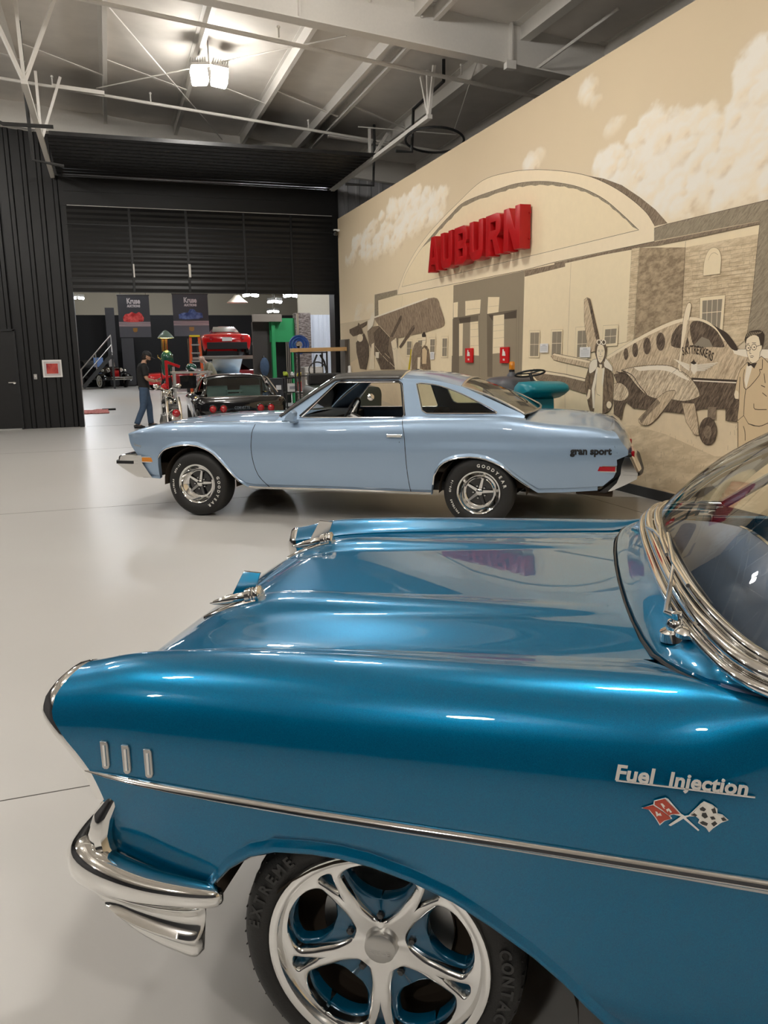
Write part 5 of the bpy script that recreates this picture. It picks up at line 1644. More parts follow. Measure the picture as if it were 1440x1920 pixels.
rbp = bumper([(4.16, .672), (4.20, .670), (4.235, .60), (4.262, .545), (4.275, .53), (4.268, .48), (4.18, .43), (4.06, .37), (4.03, .365), (4.10, .44), (4.13, .52), (4.135, .60)], lambda a_: (-.05 * max(0, (a_ - .6) / .4) ** 2, .865 * min(1, a_ * 1.02)), 'rear_bumper')
MB().grid([[(u - .05 * max(0, (abs(s) - .6) / .4) ** 2, .872 * max(-1, min(1, s * 1.02)), z) for u, z in ((4.15, .515), (4.28, .51), (4.285, .54), (4.16, .548))] for s in [j / 16 - 1 for j in range(33)]]).build('rub_strip', 'black', rbp, smooth=0)
# glasshouse
ys_ = lambda z: .80 - (z - 1.0) / .34 * .19
OUTL = [(.84, .96), (.86, .99), (1.0, 1.085), (1.15, 1.19), (1.38, 1.338), (1.5, 1.352), (2.03, 1.352), (2.30, 1.336), (2.47, 1.312), (2.64, 1.272), (2.9, 1.165), (3.20, 1.038), (3.235, 1.015), (3.22, .95)]
W1 = [(1.075, .990), (1.10, .995), (1.40, 1.302), (1.425, 1.318), (2.03, 1.318), (2.055, 1.30), (2.085, 1.20), (2.118, 1.02), (2.10, .995)]
W2 = spline([(2.20, 1.30), (2.26, 1.305), (2.42, 1.282), (2.62, 1.218), (2.85, 1.115), (2.985, 1.045)], 4) + spline([(2.98, 1.036), (2.7, 1.034), (2.33, 1.034)], 3) + [np.array((2.285, 1.06))]
def side_map(me, sg, lift=0.0):
    for vt in me.vertices:
        u, z, d = vt.co
        vt.co = Vector((u, sg * (ys_(z) - .016 + d + lift), z))
    return me
def dens(lp, n=4):
    out = []
    for i, p in enumerate(lp):
        q_ = lp[(i + 1) % len(lp)]
        k = max(1, int(math.hypot(q_[0] - p[0], q_[1] - p[1]) / .08))
        out += [(p[0] + (q_[0] - p[0]) * j / k, p[1] + (q_[1] - p[1]) * j / k) for j in range(k)]
    return out
# dark front pillar strip and blue rear quarter are one welded frame
for sg in (-1, 1):
    fr_ = finish('side_frame', side_map(plate_mesh([dens(OUTL), dens(W1), dens([tuple(p) for p in W2])], .014, .002), sg), 'skyblue', coupe, smooth=30)
    tr = MB()
    for lp in (W1, [tuple(p) for p in W2]):
        tr.tube([(u, sg * (ys_(z) + .002), z) for u, z in dens(lp)], .007, 6, closed=True)
    tr.build('window_trim', 'chrome', fr_)
    MB().tube([(u, sg * (ys_(z) + .001), z) for u, z in ((.87, 1.0), (1.0, 1.09), (1.15, 1.195), (1.38, 1.342), (1.5, 1.356), (2.03, 1.356))], .016, 8).build('dark_pillar_strip', 'roofvinyl', fr_)
    MB().tube([(u, sg * (ys_(z) - .006), z) for u, z in ((1.075, 1.0), (1.25, 1.16), (1.40, 1.31), (1.45, 1.325), (2.02, 1.325), (2.055, 1.30), (2.12, 1.01))], .013, 8).build('weatherstrip', 'black', fr_)
    MB().add([(u, sg * (ys_(z) - .02), z) for u, z in [tuple(p) for p in W2]], [tuple(range(len(W2)))]).build('quarter_window', 'tint', coupe, smooth=0)
sx_ = [j / 10 - 1 for j in range(21)]
rows_f, rows_r = [], []
for u in (1.26, 1.34, 1.45, 1.6, 1.75, 1.9, 2.05): rows_f.append([(u + (.13 if u < 1.3 else .13 * max(0, (1.6 - u) / .34)) * abs(s) ** 2.2, s * .606, 1.352 + (interp(u, [1.26, 1.4, 1.6, 1.9, 2.05], [1.388, 1.402, 1.413, 1.417, 1.417]) - 1.352) * (1 - abs(s) ** 2.6)) for s in sx_])
for u in (2.05, 2.15, 2.25, 2.35, 2.45, 2.55, 2.63): rows_r.append([(u, s * (.606 + .0 * u), interp(u, [2.03, 2.30, 2.47, 2.64], [1.352, 1.336, 1.312, 1.274]) + (interp(u, [2.05, 2.2, 2.35, 2.5, 2.63], [.065, .068, .068, .066, .064])) * (1 - abs(s) ** 2.6)) for s in sx_])
MB().grid(rows_f).build('front_roof', 'roofvinyl', coupe, smooth=60)
MB().grid(rows_r).build('rear_roof', 'skyblue', coupe, smooth=60)
MB().tube([(2.045, s * .61, 1.354 + .066 * (1 - abs(s) ** 2.6)) for s in sx_], .009, 6).build('roof_band', 'chrome', coupe)
rows = []
for k in range(7):
    t = k / 6
    rows.append([((.66 + .20 * abs(s) ** 2) * (1 - t) + (1.265 + .125 * abs(s) ** 2.2) * t - .03 * math.sin(PI * t), s * (.79 * (1 - t) + .60 * t), (.992 - .0 * abs(s)) * (1 - t) + (1.388 - .036 * abs(s) ** 2.4) * t) for s in sx_])
MB().grid(rows).build('windshield', 'glass', coupe, smooth=80)
rows = []
for k in range(7):
    t = k / 6
    rows.append([((2.635 + .0 * abs(s)) * (1 - t) + (3.30 - .07 * abs(s) ** 2) * t + .02 * math.sin(PI * t), s * (.615 * (1 - t) + .76 * t), (1.274 + .062 * (1 - abs(s) ** 2.6)) * (1 - t) + (1.033 - .0 * s * s) * t + .015 * math.sin(PI * t)) for s in sx_])
rgl = MB().grid(rows).build('rear_window', 'tint', coupe, smooth=80)
b = MB(); b.tube(rows[0], .012, 6); b.tube(rows[-1], .010, 6); b.tube([r[0] for r in rows], .012, 6); b.tube([r[-1] for r in rows], .012, 6)
M['beige_trim'] = mat('bright_trim', (.62, .58, .52), .25, .8)
b.build('rear_window_trim', 'beige_trim', rgl)
# cabin
b = MB(); b.box((1.9, 0, .36), (2.4, 1.6, .08)); b.box((2.95, 0, .92), (.7, 1.5, .05))
b.build('cabin_floor', 'black', coupe, smooth=0)
rows = [[(u, s * .78, z) for s in (-1, -.5, 0, .5, 1)] for u, z in ((.8, .98), (1.15, .985), (1.24, .96), (1.25, .8), (1.2, .55))]
MB().grid(rows).build('dashboard', 'black', coupe, smooth=50)
for sg, nm in ((-1, 'front_seat'), (1, 'front_seat')):
    b = MB()
    rows = [[(1.62, sg * .38 + s * .27, .5), (1.62, sg * .38 + s * .27, .62), (2.08, sg * .38 + s * .27, .62), (2.16, sg * .38 + s * .26, .9), (2.2, sg * .38 + s * .24, 1.02 - .03 * s * s), (2.28, sg * .38 + s * .24, 1.02 - .03 * s * s), (2.26, sg * .38 + s * .27, .5)] for s in (-1, -.7, 0, .7, 1)]
    b.grid(rows).poly(rows[0]).poly(rows[-1])
    b.build(nm, 'vinyl', coupe, smooth=40)
rows = [[(2.7, s * .72, .6), (2.85, s * .72, .92), (2.95, s * .72, .94), (2.98, s * .72, .5)] for s in (-1, 0, 1)]
MB().grid(rows).build('rear_seat', 'vinyl', coupe, smooth=40)
rot = Matrix.Rotation(rad(-66), 3, 'Y')
c0 = Vector((1.46, -.38, .98))
b = MB().tube([c0 + rot @ Vector((.185 * math.cos(t), .185 * math.sin(t), 0)) for t in [2 * PI * i / 32 for i in range(32)]], .013, 8, closed=True)
st = b.build('steering_wheel', 'black', coupe)
b = MB()
for a_ in (.5, 2.64, 4.71): b.tube([c0, c0 + rot @ Vector((.18 * math.cos(a_), .18 * math.sin(a_), 0))], .011, 6)
b.lathe([(.001, .01), (.04, 0), (.04, -.03), (.03, -.25)], c0, rot @ Vector((0, 0, 1)), 12)
b.build('steering_hub', 'satin', st)
# bright work, seams, markers
def sd(u, z):
    if z <= .80: return hw_b(u) + interp(z, *SD)
    s = min(1, max(0, (z - .80) / (cz_(u) - .80))) ** (1 / 1.05)
    return hw_b(u) + interp(.80, *SD) - .075 * (1 - math.sqrt(1 - s * s))
def path_px(pts): return [cb(x, y) for x, y in pts]
def seam_line(pts, nm, r=.0035, m='black', lift=-.001):
    P = [(p.x, -(sd(p.x, p.z) + lift), p.z) for p in pts]
    MB().tube(P, r, 6).build(nm, m, coupe)
seam_line([Vector((p[0], 0, p[1])) for p in spline([(.655, .93), (.63, .85), (.622, .72), (.632, .6), (.66, .48), (.70, .40), (.78, .31)], 4)], 'door_seam')
seam_line([Vector((p[0], 0, p[1])) for p in spline([(2.128, .985), (2.138, .93), (2.155, .85), (2.168, .72), (2.185, .5), (2.205, .31)], 4)], 'door_seam')
seam_line([Vector((p[0], 0, p[1])) for p in ((4.0, .885), (4.02, .76), (4.045, .70))], 'quarter_seam', .002)
seam_line([Vector((p[0], 0, p[1])) for p in ((.56, .312), (.7, .306), (1.5, .312), (2.40, .303))], 'sill_molding', .012, 'chrome', .006)
for u0, u1, nm in ((-.43, .52, 'arch_molding'), (2.414, 3.34, 'arch_molding')):
    P = [(u, -(hw_b(u) + interp(z, *SD) + .012), z + .004) for u, z in ZB if u0 < u < u1]
    MB().tube(P, .006, 6).build(nm, 'chrome', coupe)
H0, H1 = cb(725, 811), cb(754, 823)
hd = MB().box(((H0.x + H1.x) / 2, -(sd(2.0, .84) + .010), (H0.z + H1.z) / 2), (H1.x - H0.x, .02, .028)).build('door_handle', 'chrome', coupe, smooth=0, bevel=.005)
MB().lathe([(.001, .004), (.012, .002), (.012, -.01)], (H1.x - .03, -sd(2.0, .8), .775), (0, -1, 0), 14).build('key_lock', 'chrome', coupe)
def marker(px, m, nm):
    A, B = cb(px[0], px[1]), cb(px[2], px[3])
    c = (A + B) / 2
    y = -(sd(c.x, c.z))
    mk = MB().box((c.x, y, c.z), (B.x - A.x, .016, A.z - B.z)).build(nm, 'chrome', coupe, smooth=0, bevel=.004)
    MB().box((c.x, y - .006, c.z), ((B.x - A.x) * .86, .012, (A.z - B.z) * .68)).build('marker_lens', m, mk, smooth=0)
marker((259, 857, 283, 869), 'amber', 'side_marker'); marker((1118, 875.5, 1156, 889), 'lens_red', 'side_marker')
def btext(s, A, B, size, m, nm, **kw):
    me = text_mesh(s, size, .0015, frame_mtx((0, 0, 0), (1, 0, 0), (0, 0, 1)), **kw)
    w_ = max(v_.co.x for v_ in me.vertices)
    k = (B.x - A.x) / w_
    for vt in me.vertices:
        t = vt.co.x / w_
        u = A.x + vt.co.x * k
        z = A.z + (B.z - A.z) * t + vt.co.z
        vt.co = Vector((u, -(sd(u, z) + .003) + vt.co.y, z))
    return finish(nm, me, m, coupe, smooth=0)
btext('gran sport', cb(1069, 853), cb(1147, 855), .085, 'black', 'side_lettering', bold=.004)
btext('Century', cb(239, 838), cb(257, 840), .04, 'chrome', 'badge_lettering')
mr = MB().slab([(1.00, -1.03, .975), (1.10, -1.03, .965), (1.11, -1.03, 1.05), (1.08, -1.03, 1.075), (1.02, -1.03, 1.02)], (0, .10, 0)).build('door_mirror', 'skyblue', coupe, smooth=0, bevel=.012)
MB().box((1.07, -.93, .965), (.06, .1, .03)).build('mirror_arm', 'skyblue', mr, smooth=0, bevel=.008)
b = MB(); b.box((1.55, 0, .36), (2.0, 1.5, .1)); b.box((3.6, 0, .45), (.5, 1.4, .1)); b.box((-.5, 0, .45), (.3, 1.4, .1)); b.box((1.4, .1, .27), (2.4, .3, .1))
b.tube([(3.7, -.55, .31), (4.02, -.60, .30)], .03, 10)
b.build('underbody', 'dark', coupe, smooth=0)
# road wheels
def rally(u, side, g0, l0, label_side):
    R, Rr = .328, .195
    c = Vector((u, side * .93, R)); ax = Vector((0, side, 0))
    ty = MB().lathe([(Rr - .01, -.02), (Rr, 0), (Rr + .02, .014), (Rr + .06, .02), (R - .03, .012), (R - .012, -.004), (R, -.035), (R, -.18), (R - .03, -.215), (Rr, -.2), (Rr - .01, -.19)], c, ax, 64, close=True).build('wheel', 'rubber', coupe, smooth=40)
    MB().lathe([(Rr + .008, .006), (Rr + .004, .012), (Rr - .006, .010), (Rr - .014, -.004), (Rr - .030, -.035), (Rr - .050, -.055), (Rr - .062, -.052), (Rr - .070, -.058), (Rr - .07, -.12), (Rr, -.19)], c, ax, 64).build('trim_ring', 'chrome', ty, smooth=50)
    MB().lathe([(.001, -.075), (.126, -.075), (.126, -.1), (.001, -.1)], c, ax, 40).build('wheel_center', 'gloss_black', ty, smooth=40)
    for k in range(5):
        a_ = PI / 2 + 2 * PI * k / 5 - .25
        d = Vector((math.cos(a_), 0, math.sin(a_))); t_ = Vector((-d.z, 0, d.x))
        MB().slab([c + ax * -.074 + d * .03 + t_ * .014, c + ax * -.062 + d * .128 + t_ * .009, c + ax * -.062 + d * .128 - t_ * .009, c + ax * -.074 + d * .03 - t_ * .014], ax * .02).build('spoke', 'polished', ty, smooth=0)
        d2_ = Vector((math.cos(a_ + .63), 0, math.sin(a_ + .63)))
        MB().lathe([(.001, -.05), (.008, -.052), (.011, -.075)], c + d2_ * .058, ax, 8).build('lug_nut', 'chrome', ty)
    MB().lathe([(.001, -.035), (.02, -.036), (.03, -.042), (.034, -.055), (.034, -.08)], c, ax, 24).build('hub_cap', 'chrome', ty)
    if label_side:
        for s, a0, st_, rr_, sz in (('GOODYEAR', g0, -.185, .236, .040), ('POLYGLAS', l0, -.075, .252, .022), ('G70-14', l0 - .85, -.075, .252, .022)):
            mes = []
            for i, ch in enumerate(s):
                a_ = a0 + st_ * i
                d = Vector((math.cos(a_), 0, math.sin(a_)))
                mes.append(text_mesh(ch, sz, .001, frame_mtx(c + d * rr_ + ax * .0195, (d.z, 0, -d.x), d), bold=.0012, align='CENTER'))
            finish('white_tire_lettering', join_mesh('t', mes), 'white_letter', ty, smooth=0, fix=False)
    rows = [[(u + rr_ * math.cos(a_) + .03, side * vv_, .33 + rr_ * math.sin(a_) * .95) for a_ in [-.05 + (PI + .1) * i / 16 for i in range(17)]] for vv_, rr_ in ((.93, .40), (.5, .40))]
    b = MB().grid(rows); b.poly(rows[1]); b.build('wheel_well', 'dark', coupe, smooth=40)
rally(0, -1, .28, 3.52, True); rally(2.845, -1, 1.57, 3.95, True); rally(0, 1, 1, 1, False); rally(2.845, 1, 1, 1, False)
# ================================================================== PEOPLE
M['skin'] = mat('skin', (.52, .30, .20), .5, var=.06)
M['skin_pale'] = mat('pale_skin', (.62, .40, .30), .5, var=.06)
M['tee'] = mat('black_tee', (.018, .017, .017), .85, bump=.2)
M['jeans'] = mat('blue_jeans', (.055, .09, .15), .85, var=.25, scale=18, bump=.2)
M['olive'] = mat('olive_shirt', (.33, .31, .22), .85, bump=.2)
M['khaki'] = mat('dark_trousers', (.06, .06, .065), .85)
M['hair'] = mat('dark_hair', (.02, .013, .01), .7)
M['cap'] = mat('black_cap', (.02, .02, .021), .7)
def skin_mesh(pts, edges, root=0, sub=2):
    me = bpy.data.meshes.new('tmp')
    me.from_pydata([p[:3] for p in pts], edges, [])
    o = bpy.data.objects.new('tmp', me)
    COL.objects.link(o)
    md = o.modifiers.new('skin', 'SKIN')
    md.branch_smoothing = .6
    if not me.skin_vertices: me.attributes
    for i, p in enumerate(pts):
        r = p[3]
        me.skin_vertices[0].data[i].radius = r if isinstance(r, tuple) else (r, r)
        me.skin_vertices[0].data[i].use_root = (i == root)
    sb = o.modifiers.new('s', 'SUBSURF'); sb.levels = sub
    dg = bpy.context.evaluated_depsgraph_get()
    out = bpy.data.meshes.new_from_object(o.evaluated_get(dg))
    bpy.data.objects.remove(o); bpy.data.meshes.remove(me)
    return out
def mb_mesh(b):
    me = bpy.data.meshes.new('tmp'); me.from_pydata(b.v, [], b.f); return me
def hand_mesh(w_, d, side, sc=1.0):
    """palm, four unequal bent fingers and a thumb leaving the side of the palm"""
    d = Vector(d).normalized(); s = Vector((0, 0, 1)).cross(d)
    s = s.normalized() if s.length > .1 else Vector((0, 1, 0))
    n = s.cross(d)
    if n.z > 0: n = -n
    b = MB()
    w_ = Vector(w_)
    b.tube([w_ - d * .01, w_ + d * .03, w_ + d * .075, w_ + d * .092], [.026, .036, .040, .028], 10, sy=.5, up=n)
    for k, L in enumerate((.068, .078, .072, .056)):
        o = w_ + d * .085 + s * (.030 - .020 * k)
        b.tube([o, o + d * L * .45 + n * .008, o + d * L * .75 + n * .026, o + d * L * .85 + n * .05], [.0095, .009, .008, .006], 6)
    o = w_ + d * .03 + s * .034 * side
    b.tube([o, o + d * .03 + s * .022 * side + n * .012, o + d * .06 + s * .022 * side + n * .03], [.012, .011, .008], 6)
    return mb_mesh(b)
def person(nm, label, loc, rz, J, skin, top, legs, hat=True, sleeve=.55, bald=False):
    t = thing(nm, label, 'person', loc, rz)
    order = ['pelvis', 'waist', 'chest', 'neckbase', 'neck', 'head', 'crown', 'shL', 'elL', 'wrL', 'shR', 'elR', 'wrR', 'hipL', 'knL', 'anL', 'toL', 'hipR', 'knR', 'anR', 'toR']
    R = dict(pelvis=.10, waist=.095, chest=.10, neckbase=.07, neck=.055, head=.075, crown=.06, shL=.058, elL=.044, wrL=.03, shR=.058, elR=.044, wrR=.03, hipL=.075, knL=.05, anL=.04, toL=.035, hipR=.075, knR=.05, anR=.04, toR=.035)
    E = [('pelvis', 'waist'), ('waist', 'chest'), ('chest', 'neckbase'), ('neckbase', 'neck'), ('neck', 'head'), ('head', 'crown'), ('chest', 'shL'), ('shL', 'elL'), ('elL', 'wrL'), ('chest', 'shR'), ('shR', 'elR'), ('elR', 'wrR'), ('pelvis', 'hipL'), ('hipL', 'knL'), ('knL', 'anL'), ('anL', 'toL'), ('pelvis', 'hipR'), ('hipR', 'knR'), ('knR', 'anR'), ('anR', 'toR')]
    ix = {n_: i for i, n_ in enumerate(order)}
    body = skin_mesh([tuple(J[n_]) + (R[n_],) for n_ in order], [(ix[a_], ix[c_]) for a_, c_ in E])
    # head with face: skull, jaw, nose, brow, ears
    H = Vector(J['head']); F = Vector(J['face']).normalized(); S = Vector((0, 1, 0)); U = F.cross(S) * -1
    if U.z < 0: U = -U
    rot = Matrix((F, S, U)).transposed()
    b = MB()
    def hb(c, r, sc_): 
        k = len(b.v); b.ball((0, 0, 0), r, 14, 0, sc_)
        b.v[k:] = [tuple(H + rot @ (Vector(c) + Vector(p))) for p in b.v[k:]]
    hb((0, 0, .03), .098, (1.02, .80, 1.08)); hb((.03, 0, -.045), .068, (.95, .82, .95)); hb((.096, 0, -.01), .016, (1, .8, 1.5)); hb((.078, .034, .028), .018, (.6, 1.3, .5)); hb((.078, -.034, .028), .018, (.6, 1.3, .5))
    for s in (-1, 1): hb((-.005, s * .079, -.005), .026, (.7, .35, 1.15))
    hb((.082, 0, -.055), .014, (.6, 1.6, .5))
    mes = [body, mb_mesh(b), hand_mesh(J['wrL'], J['hdL'], -1), hand_mesh(J['wrR'], J['hdR'], 1)]
    finish('body', join_mesh('b', mes), skin, t, smooth=180, weld=False, fix=False)
    b = MB()
    for s in (-1, 1): 
        k = len(b.v); b.ball((0, 0, 0), .009, 8); b.v[k:] = [tuple(H + rot @ (Vector((.087, s * .034, .012)) + Vector(p))) for p in b.v[k:]]
    b.build('eyes', 'black', t)
    V = lambda n_: Vector(J[n_])
    def smooth_tube(b, pts, rs2, n=14, sy=1.0):
        P = spline([tuple(p) + (r,) for p, r in zip(pts, rs2)], 4)
        b.tube([Vector(p[:3]) for p in P], [float(p[3]) for p in P], n, sy=sy)
    b = MB()
    top_ = V('chest').lerp(V('neckbase'), .62)
    smooth_tube(b, [V('pelvis') - Vector((0, 0, .05)), V('pelvis') + Vector((0, 0, .04)), V('waist'), V('chest'), V('chest').lerp(V('neckbase'), .35), top_, V('neckbase') + Vector((0, 0, .01))], [.168, .166, .158, .172, .168, .135, .062], 18, .74)
    for s in 'LR':
        sh, el = V('sh' + s), V('el' + s)
        k_ = Vector(V('chest').lerp(V('neckbase'), .5)).lerp(sh, .55)
        smooth_tube(b, [k_, sh, sh.lerp(el, .35), sh.lerp(el, sleeve + .2)], [.075, .078, .070, .064], 12)
    b.build('shirt', top, t, smooth=180)
    b = MB()
    smooth_tube(b, [V('pelvis') + Vector((0, 0, .07)), V('pelvis'), V('pelvis') - Vector((0, 0, .09))], [.150, .160, .150], 18, .76)
    for s in 'LR':
        h_, k_, a_ = V('hip' + s), V('kn' + s), V('an' + s)
        smooth_tube(b, [h_ + Vector((0, 0, .05)), h_.lerp(k_, .4), k_, k_.lerp(a_, .5), k_.lerp(a_, .98)], [.098, .092, .074, .068, .064], 14)
    b.build('trousers', legs, t, smooth=180)
    for s in 'LR':
        A, T = Vector(J['an' + s]), Vector(J['to' + s])
        MB().tube([Vector((A.x - .06, A.y, .05)), Vector((A.x, A.y, .06)), Vector((T.x - .03, T.y, .045)), Vector((T.x + .05, T.y, .028))], [.038, .05, .045, .026], 10).build('shoe', 'black', t)
    if hat:
        b = MB()
        k = len(b.v); b.ball((0, 0, 0), .108, 16, 0, (1.04, .86, .92)); b.v[k:] = [tuple(H + rot @ Vector((p[0] - .004, p[1], max(p[2], -.01) + .045))) for p in b.v[k:]]
        k = len(b.v); b.ball((0, 0, 0), .075, 14, 0, (1.1, .95, .12)); b.v[k:] = [tuple(H + rot @ Vector((p[0] + .115, p[1], p[2] + .045))) for p in b.v[k:]]
        b.build('cap', 'cap', t)
        b = MB()
        k = len(b.v); b.ball((0, 0, 0), .060, 14, 0, (.9, 1.05, .95)); b.v[k:] = [tuple(H + rot @ Vector((p[0] + .042, p[1], p[2] - .068))) for p in b.v[k:]]
        b.build('beard', 'hair', t)
        b = MB()
        k = len(b.v); b.ball((0, 0, 0), .088, 14, 0, (.8, .92, 1.1)); b.v[k:] = [tuple(H + rot @ Vector((p[0] - .034, p[1], p[2] - .01))) for p in b.v[k:]]
        b.build('hair', 'hair', t)
    return t
J1 = dict(pelvis=(0, 0, .95), waist=(-.02, 0, 1.13), chest=(0, 0, 1.33), neckbase=(.03, 0, 1.47), neck=(.055, 0, 1.53), head=(.10, 0, 1.61), crown=(.09, 0, 1.68), face=(.90, 0, -.42),
          shL=(0, .20, 1.40), elL=(.04, .25, 1.12), wrL=(.26, .10, 1.08), shR=(.0, -.20, 1.40), elR=(.03, -.25, 1.12), wrR=(.25, -.10, 1.06), hdL=(.9, -.45, .15), hdR=(.9, .45, .12),
          hipL=(.02, .09, .88), knL=(.10, .10, .50), anL=(.12, .11, .09), toL=(.26, .12, .04), hipR=(-.02, -.09, .88), knR=(-.07, -.11, .48), anR=(-.24, -.12, .10), toR=(-.11, -.13, .04))
pl = at(278, 802.5, 2, 0)
p1 = person('person', 'man in black cap, black tee and blue jeans looking down at his hands', (pl.x - .03, pl.y, 0), .12, J1, 'skin', 'tee', 'jeans')
MB().box((.345, 0, 1.11), (.075, .15, .012), 0, Matrix.Rotation(-.5, 3, 'Y')).build('phone', 'gloss_black', p1, smooth=0, bevel=.004)
J2 = dict(pelvis=(0, 0, .93), waist=(.03, 0, 1.10), chest=(.14, 0, 1.28), neckbase=(.24, 0, 1.40), neck=(.29, 0, 1.45), head=(.37, 0, 1.51), crown=(.37, 0, 1.58), face=(.85, 0, -.55),
          shL=(.16, .20, 1.34), elL=(.25, .24, 1.08), wrL=(.46, .14, 1.02), shR=(.16, -.20, 1.34), elR=(.25, -.24, 1.08), wrR=(.46, -.14, 1.0), hdL=(.9, -.2, -.1), hdR=(.9, .2, -.1),
          hipL=(0, .09, .86), knL=(.04, .10, .48), anL=(.0, .11, .09), toL=(.14, .12, .04), hipR=(0, -.09, .86), knR=(.02, -.11, .48), anR=(-.06, -.12, .09), toR=(.08, -.13, .04))
pl = at(386, 690, 1, 28)
person('person', 'bald man in olive shirt leaning over a bench behind the black sports car', (pl.x + .25, 28, 0), PI + .2, J2, 'skin_pale', 'olive', 'khaki', hat=False)
# ================================================================== THINGS IN THE HALL
# man door, framed picture, switch
d1 = tag(MB().box((-2.66, YD - .03, 1.12), (1.32, .05, 2.24)).build('door_3', 'blackdoor', smooth=0), kind='structure')
b = MB()
for x in (-3.34, -1.99): b.box((x, YD - .045, 1.13), (.05, .09, 2.28))
b.box((-2.66, YD - .045, 2.26), (1.4, .09, .05)); b.build('door_frame', 'black', d1, smooth=0)
MB().box((-2.66, YD - .06, .012), (1.3, .1, .024)).build('threshold', 'satin', d1, smooth=0)
b = MB().tube([(-2.08, YD - .055, 1.08), (-2.08, YD - .12, 1.08), (-2.2, YD - .12, 1.08)], .014, 8); b.lathe([(.001, .01), (.035, .008), (.035, 0)], (-2.08, YD - .055, 1.08), (0, -1, 0), 14)
b.build('door_handle', 'chrome', d1)
t = thing('framed_picture', 'square white framed red picture hanging on the black wall', 'picture', (-1.24, YD - .055, 1.38))
MB().box((0, 0, 0), (.42, .03, .40)).build('frame', 'white_paint', t, smooth=0, bevel=.004)
M['pic_mat'] = mat('picture_mount', (.55, .5, .5), .8)
MB().box((0, -.017, 0), (.35, .006, .33)).build('mount', 'pic_mat', t, smooth=0)
M['pic_red'] = hatch('picture_red', (.30, .03, .04), (.55, .10, .08), (6, 6, 6))
MB().box((0, -.022, 0), (.25, .006, .23)).build('print', 'pic_red', t, smooth=0)
t = thing('light_switch', 'small grey switch box on the black wall left of the framed picture', 'switch', (-1.62, YD - .05, 1.2))
MB().box((0, 0, 0), (.075, .03, .12)).build('plate', 'satin', t, smooth=0, bevel=.004)
MB().box((0, -.018, .01), (.02, .012, .035)).build('toggle', 'white_paint', t, smooth=0)

def shell(secs, seg=6):
    """car shell: sections (y, w_low, w_mid, w_top, z_low, z_mid, z_top) -> rows of rings"""
    rows = []
    for y, wl_, wm, wt, zl_, zm_, zt in secs:
        half = [(wl_ * .96, zl_), (wl_, zl_ + .03), ((wl_ + wm) / 2 + .01, (zl_ + zm_) / 2)]
        for i in range(seg + 1):
            a_ = i / seg * PI / 2
            half.append((wt + (wm - wt) * math.cos(a_), zm_ + (zt - zm_) * math.sin(a_)))
        half += [(wt * .66, zt + .008), (wt * .33, zt + .012), (0, zt + .014)]
        rows.append([(x, y, z) for x, z in half] + [(-x, y, z) for x, z in half[-2::-1]])
    return rows
def far_wheel(t, x, y, r, side, whitewall=False, w_=.2):
    ax = Vector((side, 0, 0)); c = Vector((x, y, r))
    o = MB().lathe([(r * .6, 0), (r * .9, .01), (r, -.03), (r, -w_ + .03), (r * .9, -w_), (r * .6, -w_)], c, ax, 28).build('wheel', 'rubber', t)
    MB().lathe([(.001, -.01), (r * .25, -.005), (r * .35, -.03), (r * .62, -.01), (r * .62, -.06)], c, ax, 20).build('hub', 'chrome', o)
    if whitewall: MB().lathe([(r * .62, .006), (r * .86, .013), (r * .88, .0)], c, ax, 28).build('whitewall', 'white_paint', o)

# black sports car seen from behind
M['carblack'] = mat('black_car_paint', (.006, .006, .007), .12, coat=1.0, var=.01)
M['carred'] = mat('red_car_paint', (.55, .01, .012), .15, coat=1.0)
M['tealglass'] = glass('teal_glass', (.50, .68, .68), 0, 1.3)
M['leather'] = mat('green_grey_seat', (.22, .30, .27), .6)
sc = thing('sports_car', 'black sports car seen from behind between the pale blue coupe and the workshop', 'car', (2.24, 14.55, 0), -.05)
sc.scale = (.93, .95, 1)
secs = [(0, .76, .80, .62, .42, .60, .80), (.03, .80, .84, .70, .40, .66, .86), (.12, .82, .88, .74, .36, .72, .875), (.4, .84, .92, .76, .3, .74, .865), (.8, .85, .94, .72, .28, .76, .875), (1.05, .86, .92, .70, .28, .76, .88), (1.25, .86, .89, .70, .28, .76, .88)]
rows = shell(secs); b = MB().grid(rows); b.poly(rows[0]); b.build('rear_body', 'carblack', sc, smooth=45)
secs = [(2.55, .86, .88, .70, .28, .74, .88), (2.9, .86, .92, .74, .28, .76, .88), (3.4, .84, .94, .74, .3, .74, .85), (3.9, .8, .88, .66, .32, .66, .76), (4.4, .66, .72, .5, .34, .54, .62)]
rows = shell(secs); b = MB().grid(rows); b.poly(rows[-1]); b.build('front_body', 'carblack', sc, smooth=45)
for s in (-1, 1): MB().grid([[(s * .86, y, .28), (s * .89, y, .55), (s * .88, y, .78), (s * .78, y, .87), (s * .74, y, .80)] for y in (1.25, 1.9, 2.55)]).build('door_panel', 'carblack', sc, smooth=45)
MB().box((0, 1.9, .3), (1.7, 3.0, .1)).build('floor_pan', 'dark', sc, smooth=0)
rows = [[(s * (.64 if y > 1.3 else .62), y, z - .055 * abs(s) ** 3) for s in sx_] for y, z in ((1.18, 1.215), (1.3, 1.25), (1.6, 1.262), (1.9, 1.25), (1.98, 1.235))]
MB().grid(rows).build('roof', 'carblack', sc, smooth=60, solid=.03)
